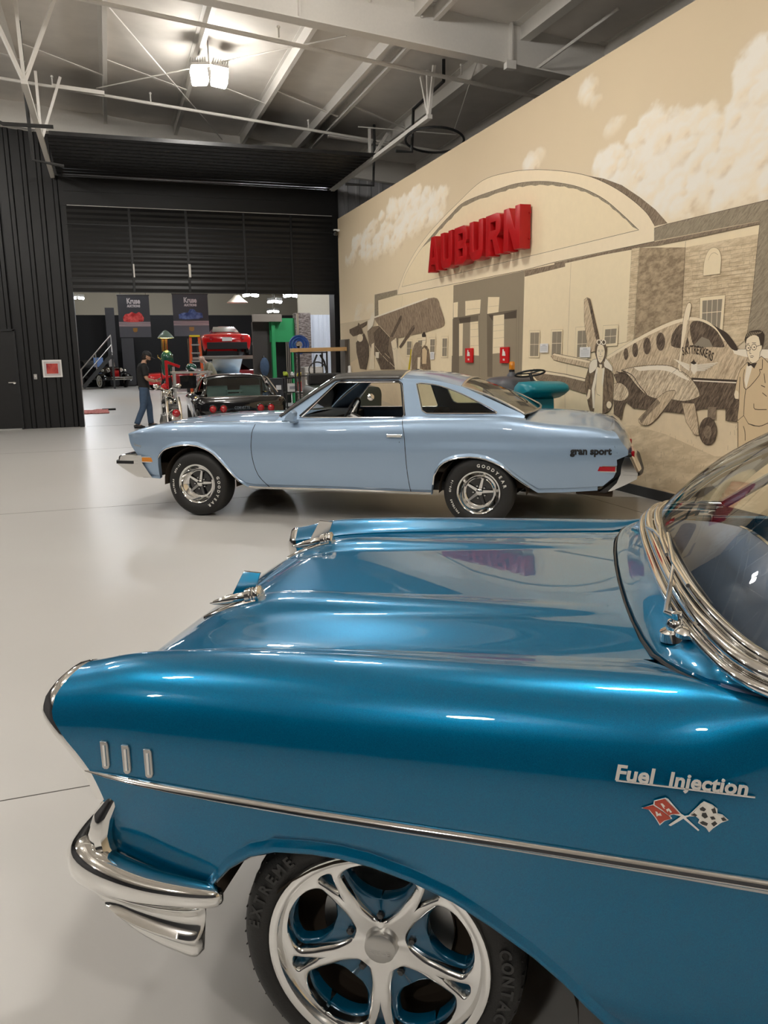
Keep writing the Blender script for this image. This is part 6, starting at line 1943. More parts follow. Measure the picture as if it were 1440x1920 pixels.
for s in (-1, 1):
    MB().grid([[(s * .64, 1.2, 1.17), (s * .66, .85, 1.06), (s * .74, .5, .885)], [(s * .56, 1.22, 1.20), (s * .60, .85, 1.05), (s * .66, .5, .885)]]).build('sail_panel', 'carblack', sc, smooth=50, solid=.05)
    MB().bar((s * .64, 1.95, 1.2), (s * .72, 2.5, .88), .04, .05).build('windshield_post', 'chrome', sc, smooth=0)
    MB().tube([(s * .86, 1.05, .90), (s * .68, 1.2, 1.17), (s * .6, 1.2, 1.205)], .014, 6).build('side_trim', 'chrome', sc)
MB().grid([[(s * .57, 1.14, 1.19), (s * .62, .98, .885)] for s in (-1, -.5, 0, .5, 1)]).build('rear_window', 'tealglass', sc, smooth=60)
MB().grid([[(s * .60, 1.97, 1.21), (s * .68, 2.5, .88)] for s in (-1, -.5, 0, .5, 1)]).build('windshield', 'glass', sc, smooth=60)
for s in (-1, 1):
    b = MB(); rows = [[(s * .34 + q * .24, 1.75, .5), (s * .34 + q * .24, 1.62, .8), (s * .34 + q * .2, 1.55, 1.03), (s * .34 + q * .2, 1.45, 1.03), (s * .34 + q * .24, 1.5, .5)] for q in (-1, -.6, 0, .6, 1)]
    b.grid(rows); b.build('seat', 'leather', sc, smooth=45)
MB().box((0, 1.35, .93), (.34, .1, .04)).build('console_shelf', 'leather', sc, smooth=0)
MB().box((0, 1.75, 1.16), (.18, .02, .05)).build('rear_view_mirror', 'gloss_black', sc, smooth=0)
for x in (-.56, -.36, .36, .56):
    r = MB().lathe([(.001, .03), (.03, .028), (.058, .012), (.068, 0), (.07, -.03)], (x, .0, .665), (0, -1, 0), 20).build('tail_lamp', 'lens_red', sc)
    MB().lathe([(.066, .012), (.08, .008), (.082, -.02)], (x, .0, .665), (0, -1, 0), 20).build('lamp_ring', 'carblack', r)
finish('rear_lettering', text_mesh('CORVETTE', .07, .004, frame_mtx((0, -.01, .655), (1, 0, 0), (0, 0, 1)), align='CENTER', sx=.8, space=1.1), 'chrome', sc, smooth=0)
MB().tube([(-.82, -.06, .47), (-.4, -.1, .48), (.4, -.1, .48), (.82, -.06, .47)], .045, 8).build('rear_bumper', 'chrome', sc)
for s in (-1, 1): far_wheel(sc, s * .90, .72, .34, s); far_wheel(sc, s * .90, 3.2, .34, s)

# chrome motorcycle standing to the left of the black car
mc = thing('motorcycle', 'chrome motorcycle standing end-on left of the black sports car', 'motorcycle', (1.0, 14.9, 0), PI / 2 + .03)
MB().lathe([(.24, .05), (.30, .055), (.32, 0), (.30, -.055), (.24, -.05)], (-.72, 0, .32), (0, 1, 0), 32).build('wheel', 'rubber', mc)
MB().lathe([(.24, .05), (.30, .055), (.32, 0), (.30, -.055), (.24, -.05)], (.72, 0, .32), (0, 1, 0), 32).build('wheel', 'rubber', mc)
b = MB().grid([[(-.72 + (.35) * math.cos(a_), s * .085, .32 + .36 * math.sin(a_)) if abs(s) == 1 else (-.72 + .385 * math.cos(a_), s * .085, .32 + .395 * math.sin(a_)) for s in (-1, -.5, 0, .5, 1)] for a_ in [.3 + 2.6 * i / 12 for i in range(13)]])
b.build('rear_fender', 'chrome', mc, smooth=60)
for s in (-1, 1):
    MB().tube([(-.72, s * .11, .32), (-.55, s * .11, .72), (-.45, s * .10, .9)], .03, 8).build('shock_tube', 'chrome', mc)
    MB().tube([(.1, s * .16, .30), (-.5, s * .16, .30), (-.95, s * .16, .33)], [.035, .045, .055], 10).build('exhaust', 'chrome', mc)
    MB().tube([(.38, 0, .98), (.36, s * .12, 1.05), (.25, s * .22, 1.02)], .014, 8).build('handlebar', 'chrome', mc)
    MB().tube([(.72, s * .09, .32), (.48, s * .09, .85), (.40, s * .09, 1.0)], .025, 8).build('fork_tube', 'chrome', mc)
    MB().ball((.28, s * .2, 1.08), .05, 10, 0, (.3, 1.1, .8)).build('mirror', 'chrome', mc)
MB().ball((-.95, 0, .66), .07, 10).build('tail_light', 'lens_red', mc)
MB().ball((.56, 0, .92), .10, 14).build('headlight', 'chrome', mc)
MB().ball((.15, 0, .78), .2, 14, 0, (1.4, .7, .6)).build('fuel_tank', 'chrome', mc)
MB().ball((-.35, 0, .70), .2, 14, 0, (1.4, .75, .45)).build('saddle', 'vinyl', mc)
b = MB(); b.box((.05, 0, .42), (.5, .3, .3)); b.ball((.05, .0, .45), .2, 12); b.build('engine', 'satin', mc, smooth=30)
MB().tube([(0, .14, .3), (.05, .26, .01)], .012, 6).build('side_stand', 'chrome', mc)

# towing tractor between coupe and painted wall
M['tealp'] = mat('teal_plastic', (.0, .19, .25), .35); M['grey_hood'] = mat('grey_vinyl_cover', (.07, .07, .08), .45)
tg = thing('tow_tractor', 'teal and grey towing tractor with amber beacon between the coupe and painted wall', 'tractor', (4.78, 8.75, 0), -PI / 2)
rows = shell([(-.42, .30, .34, .2, .25, .55, .70), (-.38, .34, .40, .26, .25, .6, .80), (.8, .34, .40, .26, .25, .6, .80), (.86, .3, .34, .2, .25, .55, .7)])
b = MB().grid([[(y, x, z) for x, y, z in r] for r in rows]); b.poly([(y, x, z) for x, y, z in rows[0]]); b.poly([(y, x, z) for x, y, z in rows[-1]])
b.build('chassis', 'tealp', tg, smooth=40)
rows = [[(-.34 + .34 * math.cos(a_) * k, .34 * math.sin(a_) * k, z) for a_ in [2 * PI * i / 24 for i in range(24)]] for k, z in ((1, .78), (1.02, 1.05), (1.0, 1.17), (.92, 1.235), (.75, 1.27), (.4, 1.285), (.01, 1.29))]
MB().grid(rows, closed=True).build('seat_hood', 'grey_hood', tg, smooth=60)
bm_ = MB().lathe([(.07, -.02), (.06, .02), (.03, .06), (.001, .06)], (-.30, 0, 1.285), (0, 0, 1), 16).build('beacon_mount', 'grey_hood', tg)
MB().lathe([(.036, .06), (.036, .085)], (-.30, 0, 1.285), (0, 0, 1), 16).build('beacon_collar', 'black', bm_)
MB().lathe([(.036, .085), (.038, .10), (.037, .17), (.028, .185), (.001, .187)], (-.30, 0, 1.285), (0, 0, 1), 16).build('beacon_lens', 'amber', bm_)
b = MB()
rows = []
for x, z0, z1, hw2 in ((.12, 1.02, 1.16, .14), (.16, 1.01, 1.20, .22), (.28, 1.02, 1.235, .27), (.45, 1.05, 1.24, .29), (.58, 1.09, 1.225, .28), (.64, 1.12, 1.20, .25), (.66, 1.14, 1.17, .2)):
    rows.append([(x, hw2 * s, z0 + (z1 - z0) * q) for s, q in ((-1, .3), (-.96, .8), (-.8, 1), (0, 1.04), (.8, 1), (.96, .8), (1, .3), (.8, 0), (0, 0), (-.8, 0))])
b.grid(rows, closed=True).poly(rows[0]).poly(rows[-1])
b.build('dash_cowl', 'tealp', tg, smooth=50)
MB().slab([(.2, -.16, .7), (.5, -.16, .7), (.46, -.16, 1.04), (.42, -.16, 1.08), (.2, -.16, 1.08)], (0, .32, 0)).build('dash_pedestal', 'tealp', tg, smooth=0, bevel=.015)
rot = Matrix.Rotation(rad(-14), 3, 'Y')
c0 = Vector((.16, 0, 1.33))
b = MB().tube([c0 + rot @ Vector((.175 * math.cos(q_), .175 * math.sin(q_), 0)) for q_ in [2 * PI * i / 28 for i in range(28)]], .012, 8, closed=True)
so = b.build('steering_wheel', 'black', tg)
b = MB()
for a_ in (0.4, 2.5, 4.6): b.tube([c0, c0 + rot @ Vector((.17 * math.cos(a_), .17 * math.sin(a_), 0))], .009, 6)
b.tube([c0, (.26, 0, 1.2)], .02, 8); b.build('steering_column', 'black', so)
for x in (-.2, .62):
    for s in (-1, 1): MB().lathe([(.001, .02), (.12, .02), (.2, .01), (.2, -.1), (.001, -.1)], (x, s * .36, .2), (0, s, 0), 20).build('wheel', 'rubber', tg)

# dark green utility vehicle seen through the coupe's windows
M['armygreen'] = mat('dark_green_paint', (.028, .036, .028), .4); M['plate'] = mat('pale_plate', (.35, .38, .30), .6); M['lime'] = mat('lime_yellow', (.45, .55, .03), .5)
jp = thing('utility_vehicle', 'dark green open utility vehicle seen through the windows of the coupe', 'vehicle', (4.15, 14.6, 0), -.1)
rows = shell([(-.55, .55, .58, .5, .35, .8, .95), (-.5, .60, .64, .56, .32, .85, 1.0), (.9, .60, .64, .56, .32, .85, 1.02), (1.0, .6, .62, .54, .34, .8, 1.0)])
b = MB().grid(rows); b.poly(rows[0]); b.poly(rows[-1]); b.build('body_tub', 'armygreen', jp, smooth=40)
b = MB(); b.box((0, .75, 1.13), (1.1, .3, .22)); b.build('engine_cover', 'black', jp, smooth=0, bevel=.03)
MB().box((-.16, -.545, .90), (.26, .02, .10)).build('number_plate', 'plate', jp, smooth=0)
MB().slab([(.14, -.56, .84), (.24, -.56, .86), (.27, -.56, .93), (.33, -.56, .94), (.25, -.56, 1.0), (.20, -.56, 1.03), (.18, -.56, .95)], (0, .015, 0)).build('yellow_pennant', 'lime', jp, smooth=0)
for x in (-.2, .18): MB().box((x, -.5, 1.1), (.2, .04, .14)).build('window_frame', 'plate', jp, smooth=0, bevel=.01)
MB().box((.0, -.525, 1.1), (.18, .01, .10)).build('dark_screen', 'gloss_black', jp, smooth=0)
for s in (-1, 1): MB().ball((s * .42, -.56, .82), .07, 12, 0, (1, .4, 1)).build('headlight', 'chrome', jp); far_wheel(jp, s * .62, -.15, .33, s); far_wheel(jp, s * .62, .7, .33, s)
c0 = Vector((-.36, .7, 1.30)); rot = Matrix.Rotation(rad(70), 3, 'X')
MB().tube([c0 + rot @ Vector((.17 * math.cos(q_), .17 * math.sin(q_), 0)) for q_ in [2 * PI * i / 24 for i in range(24)]], .013, 8, closed=True).tube([c0 - Vector((0, 0, .17)), (-.36, .75, 1.05)], .02, 6).build('steering_wheel', 'black', jp)

# lumber rack by the end of the painted wall: frame, plank, drawers, hose reel, hand truck
rk = thing('steel_rack', 'black steel rack holding a long plank near the end of the painted wall', 'rack', (4.6, 18.9, 0))
for x in (-.34, .34):
    for y in (-.22, .22): MB().box((x, y, .84), (.035, .035, 1.68)).build('post', 'black', rk, smooth=0)
for z in (.2, .72, 1.66):
    b = MB(); b.box((0, -.22, z), (.72, .03, .03)); b.box((0, .22, z), (.72, .03, .03)); b.box((-.34, 0, z), (.03, .44, .03)); b.box((.34, 0, z), (.03, .44, .03)); b.build('cross_bar', 'black', rk, smooth=0)
MB().box((0, 0, .73), (.7, .44, .02)).build('shelf', 'satin', rk, smooth=0)
MB().tube([(-.34, -.24, 1.12), (.9, -.24, 1.13)], .012, 6).build('rail', 'black', rk)
M['pine'] = mat('pine_wood', (.58, .36, .16), .55, var=.12, scale=9); M['pine'].name = 'pine_wood'
MB().box((4.78, 18.82, 1.725), (1.34, .24, .09), 0, Matrix.Rotation(-.012, 3, 'Y')).build('lumber_plank', 'pine', smooth=0, bevel=.004)
tag(bpy.data.objects['lumber_plank'], 'long pale wooden plank lying across the black steel rack', 'plank')
dw = thing('drawer_unit', 'clear plastic drawer unit standing inside the black steel rack', 'drawers', (4.62, 18.9, .745))
M['clearplastic'] = mat('cloudy_plastic', (.62, .62, .62), .3)
MB().box((0, 0, .29), (.46, .36, .58)).build('case', 'satin', dw, smooth=0, bevel=.01)
for k in range(4):
    q_ = MB().box((0, -.19, .08 + .14 * k), (.42, .03, .12)).build('drawer', 'clearplastic', dw, smooth=0, bevel=.01)
    MB().box((0, -.21, .10 + .14 * k), (.10, .02, .02)).build('drawer_pull', 'white_paint', q_, smooth=0)
hr = thing('hose_reel', 'blue hose reel with coiled blue hose above the steel rack', 'reel', (4.52, 19.75, 1.86))
M['bluehose'] = mat('blue_hose', (.03, .10, .38), .4)
for k in range(5): MB().tube([((.10 + .035 * k) * math.cos(q_), .02 * (k % 2), (.10 + .03 * k) * math.sin(q_)) for q_ in [2 * PI * i / 28 for i in range(28)]], .017, 6, closed=True).build('hose_coil', 'bluehose', hr)
b = MB(); b.box((0, .09, -.1), (.05, .05, 2.0 - .3)); b.box((0, .09, -.93), (.05, .05, 1.86)); b.box((0, .06, 0), (.1, .1, .06)); b.box((0, .09, -1.845), (.5, .4, .03)); b.build('bracket', 'satin', hr, smooth=0)
ht = thing('hand_truck', 'black hand truck with curled hoses left of the utility vehicle', 'hand truck', (4.35, 16.9, 0), .3)
for s in (-1, 1):
    MB().tube([(s * .16, -.3, .03), (s * .16, -.1, .5), (s * .16, .05, 1.2), (s * .13, .1, 1.45), (s * .04, .12, 1.6)], .022, 8).build('side_rail', 'black', ht)
    MB().lathe([(.001, .03), (.08, .03), (.12, .02), (.12, -.02), (.001, -.03)], (s * .2, -.2, .12), (s, 0, 0), 18).build('wheel', 'rubber', ht)
for z, y in ((.4, -.14), (.8, -.03), (1.2, .05)): MB().tube([(-.16, y, z), (.16, y, z)], .014, 6).build('cross_bar', 'black', ht)
MB().box((0, -.4, .02), (.36, .24, .02)).build('toe_plate', 'black', ht, smooth=0)
MB().tube([(.1 + .12 * math.cos(q_ * 1.0), -.1 - .03 * q_, 1.1 - .09 * q_ + .1 * math.sin(q_)) for q_ in [i * .5 for i in range(18)]], .02, 6).build('hose', 'black', ht)
bt = at(661, 692, 0, XW)
t = thing('wall_gauge', 'small cream post standing against the far end of the painted wall', 'post', (XW - .07, min(bt.y, 19.1), 0))
MB().lathe([(.001, 0), (.05, 0), (.05, 1.2), (.04, 1.24), (.04, 1.33), (.001, 1.35)], (0, 0, 0), (0, 0, 1), 14).build('column', 'cream_post' if 0 else 'white_paint', t)
MB().lathe([(.052, 1.05), (.056, 1.06), (.056, 1.1), (.052, 1.11)], (0, 0, 0), (0, 0, 1), 14).build('band', 'plate', t)

# red mat and bar on the workshop floor
M['matred'] = hatch('red_rag', (.40, .06, .05), (.62, .30, .27), (14, 14, 14))
b = MB(); rr = random.Random(3)
b.grid([[(x * .16 + rr.uniform(-.03, .03), y * .3, .012 + .03 * rr.random()) for x in range(-3, 4)] for y in range(-3, 4)])
o = b.build('floor_rag', 'matred', smooth=60, solid=.02); o.location = (-.58, 25.9, 0); tag(o, 'crumpled red and white rag lying on the workshop floor by the doorway', 'rag')
b = MB().bar((-.28, 26.6, .03), (.12, 26.6, .03), .06, .06); tag(b.build('iron_bar', 'steel_dark', smooth=0), 'short dark bar on the floor right of the red rag', 'bar')
# ================================================================== THE WORKSHOP BEYOND THE DOOR
def wpt(px, py, Y): return at(px, py, 1, Y)
# black partitions
b = MB()
b.box((4.5, 50.2, 2.05), (16, .2, 4.1)); 
M['voidblack'] = mat('black_drape', (.006, .006, .007), .8)
tag(b.build('wall_partition', 'voidblack', smooth=0), kind='structure')
for (x0, y0, x1, y1), lab in (((196, 577, 223, 700), 'tall dark grey panel left of the red car banner behind the antique car'), ((227, 634, 254, 690), 'lower dark grey panel under the red car banner')):
    A, B = wpt(x0, y0, 49.7), wpt(x1, y1, 49.7)
    t = thing('partition_panel', lab, 'panel', ((A.x + B.x) / 2, 49.7, 0), 0, 'grey partition panels')
    MB().box((0, 0, A.z / 2 + .05), (B.x - A.x, .1, A.z - .1)).build('board', 'darkwall', t, smooth=0)
    MB().box((0, -.1, .05), (B.x - A.x - .1, .4, .1)).build('foot', 'steel_dark', t, smooth=0)
# stairs with handrails at the left
st = thing('metal_stair', 'dark metal stair with grey handrails at the left of the doorway', 'stair', (-1.2, 46.0, 0))
for k in range(9): MB().box((.17 * k, .5, .20 * (k + 1)), (.26, 1.0, .04)).build('tread', 'steel_dark', st, smooth=0)
for y in (0, 1.0):
    MB().bar((-.15, y, .1), (1.5, y, 1.9), .05, .2).build('stringer', 'steel_dark', st, smooth=0)
    b = MB().tube([(-.2, y, 0), (-.2, y, 1.05), (1.45, y, 2.85), (1.45, y, 1.8)], .035, 6); b.tube([(-.2, y, .55), (1.45, y, 2.35)], .025, 6); b.tube([(.6, y, .9), (.6, y, 1.92)], .025, 6); b.build('handrail', 'satin', st)
MB().box((1.45, .5, .9), (.1, .9, 1.8)).build('landing_post', 'steel_dark', st, smooth=0)
# banners
M['banner'] = mat('banner_black', (.028, .028, .032), .6); M['ban_grey'] = mat('banner_grey', (.06, .06, .07), .6); M['ban_road'] = hatch('banner_road', (.20, .15, .16), (.30, .24, .24), (1, 8, 30))
M['ban_red'] = hatch('banner_red', (.30, .02, .02), (.62, .10, .09), (5, 5, 5)); M['ban_blue'] = hatch('banner_blue', (.03, .05, .14), (.12, .17, .34), (5, 5, 5)); M['ban_gold'] = mat('banner_gold', (.22, .11, .02), .6); M['ban_text'] = mat('banner_text', (.42, .38, .38), .6)
def banner(px, label, carm, prof):
    A, B = wpt(px[0], px[1], 36), wpt(px[2], px[3], 36)
    w_, h_ = B.x - A.x, A.z - B.z
    t = thing('banner', label, 'banner', (A.x, 36, B.z), 0, 'hanging car banners')
    MB().box((w_ / 2, 0, h_ / 2), (w_, .02, h_)).build('cloth', 'banner', t, smooth=0)
    MB().box((w_ / 2, -.012, h_ * .14), (w_, .006, h_ * .28)).build('grey_band', 'ban_grey', t, smooth=0)
    MB().box((w_ / 2, -.013, h_ * .31), (w_, .006, h_ * .11)).build('road_stripe', 'ban_road', t, smooth=0)
    MB().slab([(w_ * u, -.018, h_ * v) for u, v in prof], (0, .006, 0)).build('car_picture', carm, t, smooth=0)
    MB().slab([(w_ * (.5 + .07 * u), -.018, h_ * (.17 + .05 * v)) for u, v in ((-1, 1), (1, 1), (1, -.4), (.5, -1), (-.5, -1), (-1, -.4))], (0, .006, 0)).build('gold_crest', 'ban_gold', t, smooth=0)
    me = [text_mesh('Kruse', .30, .003, frame_mtx((w_ / 2, -.014, h_ * .80), (1, 0, 0), (0, 0, 1)), align='CENTER', bold=.012, sx=.75), text_mesh('AUCTIONS', .13, .003, frame_mtx((w_ / 2, -.014, h_ * .715), (1, 0, 0), (0, 0, 1)), align='CENTER', bold=.008, sx=.8)]
    finish('banner_lettering', join_mesh('t', me), 'ban_text', t, smooth=0)
    MB().tube([(-.02, .0, h_), (w_ + .02, 0, h_)], .025, 6).build('pole', 'steel_dark', t)
    for u in (.1, .9): MB().tube([(w_ * u, 0, h_), (w_ * u, 0, ROOF(XL) + .2 + (5.0 - ROOF(XL) - .2) * (A.x + w_ * u - XL) / (26 - XL) - B.z)], .008, 5).build('hanging_wire', 'steel_dark', t)
banner((219, 553, 284, 632), 'black hanging banner with a red car picture and gold crest', 'ban_red', ((.15, .38), (.14, .47), (.22, .55), (.34, .56), (.42, .60), (.55, .56), (.66, .60), (.74, .55), (.80, .46), (.78, .38), (.6, .36), (.3, .36)))
banner((322, 551, 393, 630), 'black hanging banner with a blue car picture and gold crest', 'ban_blue', ((.16, .42), (.16, .52), (.3, .56), (.42, .56), (.48, .64), (.60, .64), (.66, .57), (.82, .55), (.84, .44), (.7, .41), (.3, .40)))
# antique black car
an = thing('antique_car', 'black antique touring car with chrome lamps by the stair', 'car', (.35, 47.5, 0), .45)
rows = shell([(0, .26, .30, .16, .5, .95, 1.12), (.05, .3, .34, .2, .5, .95, 1.15), (1.1, .42, .5, .3, .5, 1.0, 1.18)]); MB().grid(rows).poly(rows[0]).build('hood', 'carblack', an, smooth=40)
rows = shell([(1.1, .62, .7, .6, .45, 1.0, 1.15), (2.8, .66, .74, .62, .45, 1.0, 1.15), (3.4, .5, .6, .4, .5, .9, 1.0)]); MB().grid(rows).poly(rows[0]).poly(rows[-1]).build('body', 'carblack', an, smooth=40)
MB().box((0, -.02, .85), (.42, .05, .52)).build('radiator', 'chrome', an, smooth=0, bevel=.05)
for s in (-1, 1):
    MB().ball((s * .38, .05, .98), .13, 14, 0, (1, .7, 1)).build('headlight', 'chrome', an); MB().ball((s * .66, .15, .95), .09, 12, 0, (1, .7, 1)).build('side_lamp', 'chrome', an)
    rows = [[(s * (.72 + .17 * q_), .3 + .55 * math.cos(a_) * -1, .36 + .50 * math.sin(a_) - .06 * q_ * q_) for q_ in (-1, -.5, 0, .5, 1)] for a_ in [.1 + 2.6 * i / 10 for i in range(11)]]
    MB().grid(rows).build('fender', 'carblack', an, smooth=60)
    far_wheel(an, s * .80, .35, .38, s, True, .15); far_wheel(an, s * .80, 2.9, .38, s, True, .15)
    MB().bar((s * .58, 1.2, 1.15), (s * .55, 1.4, 1.75), .04, .04).build('windshield_post', 'chrome', an, smooth=0)
for z in (.48, .58): MB().tube([(-.85, -.28, z), (0, -.34, z), (.85, -.28, z)], .03, 8).build('front_bumper', 'chrome', an)
M['bluescreen'] = mat('pale_blue_pane', (.20, .32, .62), .2, coat=1.0)
MB().box((-.35, 1.25, 1.42), (.55, .02, .52)).build('windshield_pane', 'bluescreen', an, smooth=0); MB().box((.42, 1.25, 1.38), (.3, .02, .4)).build('windshield_pane', 'satin', an, smooth=0)
rows = [[(x, y, z) for x in (-.62, 0, .62)] for y, z in ((2.4, 1.15), (2.6, 1.5), (3.0, 1.55), (3.3, 1.3), (3.35, 1.0))]; MB().grid(rows).build('folded_top', 'vinyl', an, smooth=40, solid=.05)
for i, (x, z, c) in enumerate(((-.05, 1.35, 'satin'), (.5, 1.35, 'vinyl'))): MB().ball((x, 1.9, z), .2, 10, 0, (1.2, .6, .7)).build('seat_cushion', c, an)
# red coupe low on the floor
rc = thing('red_car', 'low red car parked behind the man in the black cap', 'car', (1.7, 43.2, 0), -1.2)
rows = shell([(0, .6, .66, .4, .28, .5, .66), (.12, .74, .8, .55, .25, .56, .78), (.9, .8, .86, .6, .22, .62, .86), (1.5, .82, .88, .62, .22, .66, .9), (2.8, .82, .88, .62, .22, .66, .92), (3.8, .78, .84, .55, .25, .62, .88), (4.1, .6, .66, .4, .3, .55, .72)]); MB().grid(rows).poly(rows[0]).poly(rows[-1]).build('body', 'carred', rc, smooth=50)
rows = [[(x * w_, y, z) for x in (-1, -.9, 0, .9, 1)] for y, w_, z in ((1.4, .62, .88), (1.9, .52, 1.2), (2.6, .5, 1.22), (3.3, .6, .9))]; MB().grid(rows).build('cabin', 'gloss_black', rc, smooth=40)
for s in (-1, 1): far_wheel(rc, s * .86, .85, .31, s); far_wheel(rc, s * .86, 3.2, .31, s); MB().ball((s * .5, .1, .62), .1, 10, 0, (1, .6, .8)).build('headlight', 'chrome', rc)
# old fuel pump with lamp shade
M['pumpgreen'] = mat('dark_green_enamel', (.012, .085, .055), .22, coat=1.0); M['shade'] = mat('green_shade', (.13, .18, .14), .4); M['glow'] = mat('warm_lamp_glow', (1, .75, .3), .5, emit=(1.0, .62, .18), estr=14); M['brass'] = mat('brass', (.62, .42, .14), .25, 1.0)
fp = thing('fuel_pump', 'green antique fuel pump under a lit green shade behind the man', 'fuel pump', (2.22, 33, 0))
MB().lathe([(.001, .12), (.20, .12), (.20, .2), (.14, .24), (.13, .95), (.001, .95)], (0, 0, -.12), (0, 0, 1), 20).build('pedestal', 'steel_dark', fp)
MB().lathe([(.001, .9), (.19, .92), (.23, 1.0), (.245, 1.2), (.245, 1.55), (.22, 1.72), (.14, 1.84), (.05, 1.9), (.001, 1.9)], (0, 0, 0), (0, 0, 1), 24).build('housing', 'pumpgreen', fp, smooth=50)
for x in (-.13, .0): MB().lathe([(.05, 1.85), (.055, 2.0), (.05, 2.2), (.06, 2.32)], (x, 0, 0), (0, 0, 1), 12).build('lamp_stem', 'brass', fp)
sh = MB().lathe([(.02, 2.66), (.10, 2.62), (.22, 2.5), (.31, 2.38), (.315, 2.36)], (0, 0, 0), (0, 0, 1), 28).build('lamp_shade', 'shade', fp, smooth=60)
MB().lathe([(.001, 2.40), (.29, 2.385), (.30, 2.37), (.001, 2.36)], (0, 0, 0), (0, 0, 1), 24).build('lamp_glow', 'glow', sh)
MB().tube([(-.22, -.05, 1.5), (-.30, -.08, 1.2), (-.22, -.15, .6), (-.1, -.2, .35), (.1, -.2, .7), (.02, -.24, 1.2)], .02, 6).build('hose', 'black', fp)
MB().tube([(-.24, 0, 1.55), (-.34, -.02, 1.62), (-.34, -.02, 1.72)], .025, 8).build('nozzle', 'brass', fp)
MB().box((.2, -.2, 1.0), (.1, .03, .5)).build('side_tag', 'ban_text', fp, smooth=0)
# orange step ladder
M['orange'] = mat('orange_fibreglass', (.70, .10, .02), .45); M['ladderyellow'] = mat('yellow_plastic', (.72, .50, .02), .45)
ld = thing('step_ladder', 'orange step ladder with yellow top behind the black sports car', 'ladder', (3.02, 29.9, 0))
for s in (-1, 1):
    MB().bar((s * .24, -.25, 0), (s * .15, 0, 2.32), .04, .09).build('front_rail', 'orange', ld, smooth=0)
    MB().bar((s * .24, .55, 0), (s * .15, .06, 2.3), .03, .05).build('rear_rail', 'orange', ld, smooth=0)
for k in range(7): 
    z = .3 + .29 * k
    MB().box((0, -.25 + .25 * z / 2.32, z), (.44 - .17 * z / 2.32, .1, .05)).build('step', 'satin', ld, smooth=0)
MB().box((0, .03, 2.35), (.36, .24, .07)).build('top_cap', 'ladderyellow', ld, smooth=0, bevel=.01)
# red car up on a lift
lf = thing('car_lift', 'grey two-post car lift holding the red coupe in the workshop', 'lift', (4.45, 31.6, 0))
for x in (-1.45, 1.3):
    MB().box((x, 0, 1.15), (.14, .2, 2.3)).build('post', 'steel_dark', lf, smooth=0)
    MB().box((x, 0, .02), (.4, .5, .04)).build('base_plate', 'steel_dark', lf, smooth=0)
for y in (-.35, .9): MB().box((-.08, y, 1.56), (2.66, .12, .09)).build('lift_arm', 'satin', lf, smooth=0)
MB().box((-.08, .3, 1.62), (1.9, 1.9, .05)).build('runway', 'satin', lf, smooth=0)
lr = thing('red_coupe', 'red sports coupe seen from behind raised on the car lift', 'car', (4.32, 31.0, 1.655), -.05)
rows = shell([(0, .80, .86, .70, .26, .55, .70), (.05, .84, .90, .74, .2, .58, .76), (.3, .86, .93, .76, .16, .62, .80), (.9, .88, .94, .74, .14, .64, .83), (1.6, .86, .92, .7, .14, .62, .82), (2.8, .86, .90, .7, .14, .6, .78), (3.8, .84, .88, .66, .16, .52, .62), (4.3, .66, .7, .5, .2, .42, .5)]); MB().grid(rows).poly(rows[0]).poly(rows[-1]).build('body', 'carred', lr, smooth=50)
rows = [[(s * w_, y, zb2 + (z - zb2) * (1 - abs(s) ** 3)) for s in sx_] for y, w_, z, zb2 in ((.35, .72, .83, .78), (.9, .66, 1.0, .78), (1.4, .60, 1.12, .8), (1.9, .58, 1.14, .8), (2.4, .62, 1.02, .78), (2.9, .68, .8, .76))]; MB().grid(rows).build('cabin_roof', 'carred', lr, smooth=60)
MB().grid([[(s * .5, .48, .885), (s * .44, .95, 1.025), (s * .4, 1.25, 1.10)] for s in (-1, -.5, 0, .5, 1)]).build('rear_window', 'gloss_black', lr, smooth=60)
MB().box((0, -.02, .36), (1.5, .06, .26)).build('rear_valance', 'black', lr, smooth=0, bevel=.02); MB().box((0, -.05, .60), (.36, .02, .14)).build('number_plate', 'white_paint', lr, smooth=0); MB().box((0, .02, .66), (1.56, .02, .14)).build('light_band', 'ban_red', lr, smooth=0)
for s in (-1, 1):
    MB().lathe([(.001, .03), (.07, .02), (.08, 0), (.08, -.04)], (s * .58, .0, .64), (0, -1, 0), 18).build('tail_lamp', 'lens_red', lr)
    far_wheel(lr, s * .93, .75, .31, s); far_wheel(lr, s * .92, 3.3, .31, s)
# pale blue car under the lift with its hood up
M['iceblue'] = mat('ice_blue_paint', (.50, .62, .72), .25, coat=1.0); M['maroon'] = mat('maroon_paint', (.16, .01, .015), .25, coat=1.0)
bc = thing('open_hood_car', 'ice blue car with raised hood standing below the red coupe', 'car', (4.75, 33.8, 0), .06)
rows = shell([(0, .7, .76, .5, .3, .55, .75), (.15, .78, .84, .6, .26, .6, .86), (1.4, .8, .88, .64, .26, .66, .96), (3.2, .8, .88, .64, .26, .66, .98), (4.2, .74, .8, .55, .3, .62, .86)]); MB().grid(rows).poly(rows[0]).poly(rows[-1]).build('body', 'iceblue', bc, smooth=50)
rows = [[(x * w_, y, z) for x in (-1, -.85, 0, .85, 1)] for y, w_, z in ((1.4, .66, .96), (1.9, .56, 1.34), (2.9, .56, 1.36), (3.5, .66, .98))]; MB().grid(rows).build('cabin', 'tealglass', bc, smooth=40)
MB().grid([[(x * .62, .2 + 1.1 * q_ * .75, .96 + .62 * (1 - q_)) for x in (-1, 0, 1)] for q_ in (0, .5, 1)]).build('raised_hood', 'iceblue', bc, smooth=40, solid=.03)
for s in (-1, 1): far_wheel(bc, s * .86, .85, .32, s); far_wheel(bc, s * .86, 3.2, .32, s)
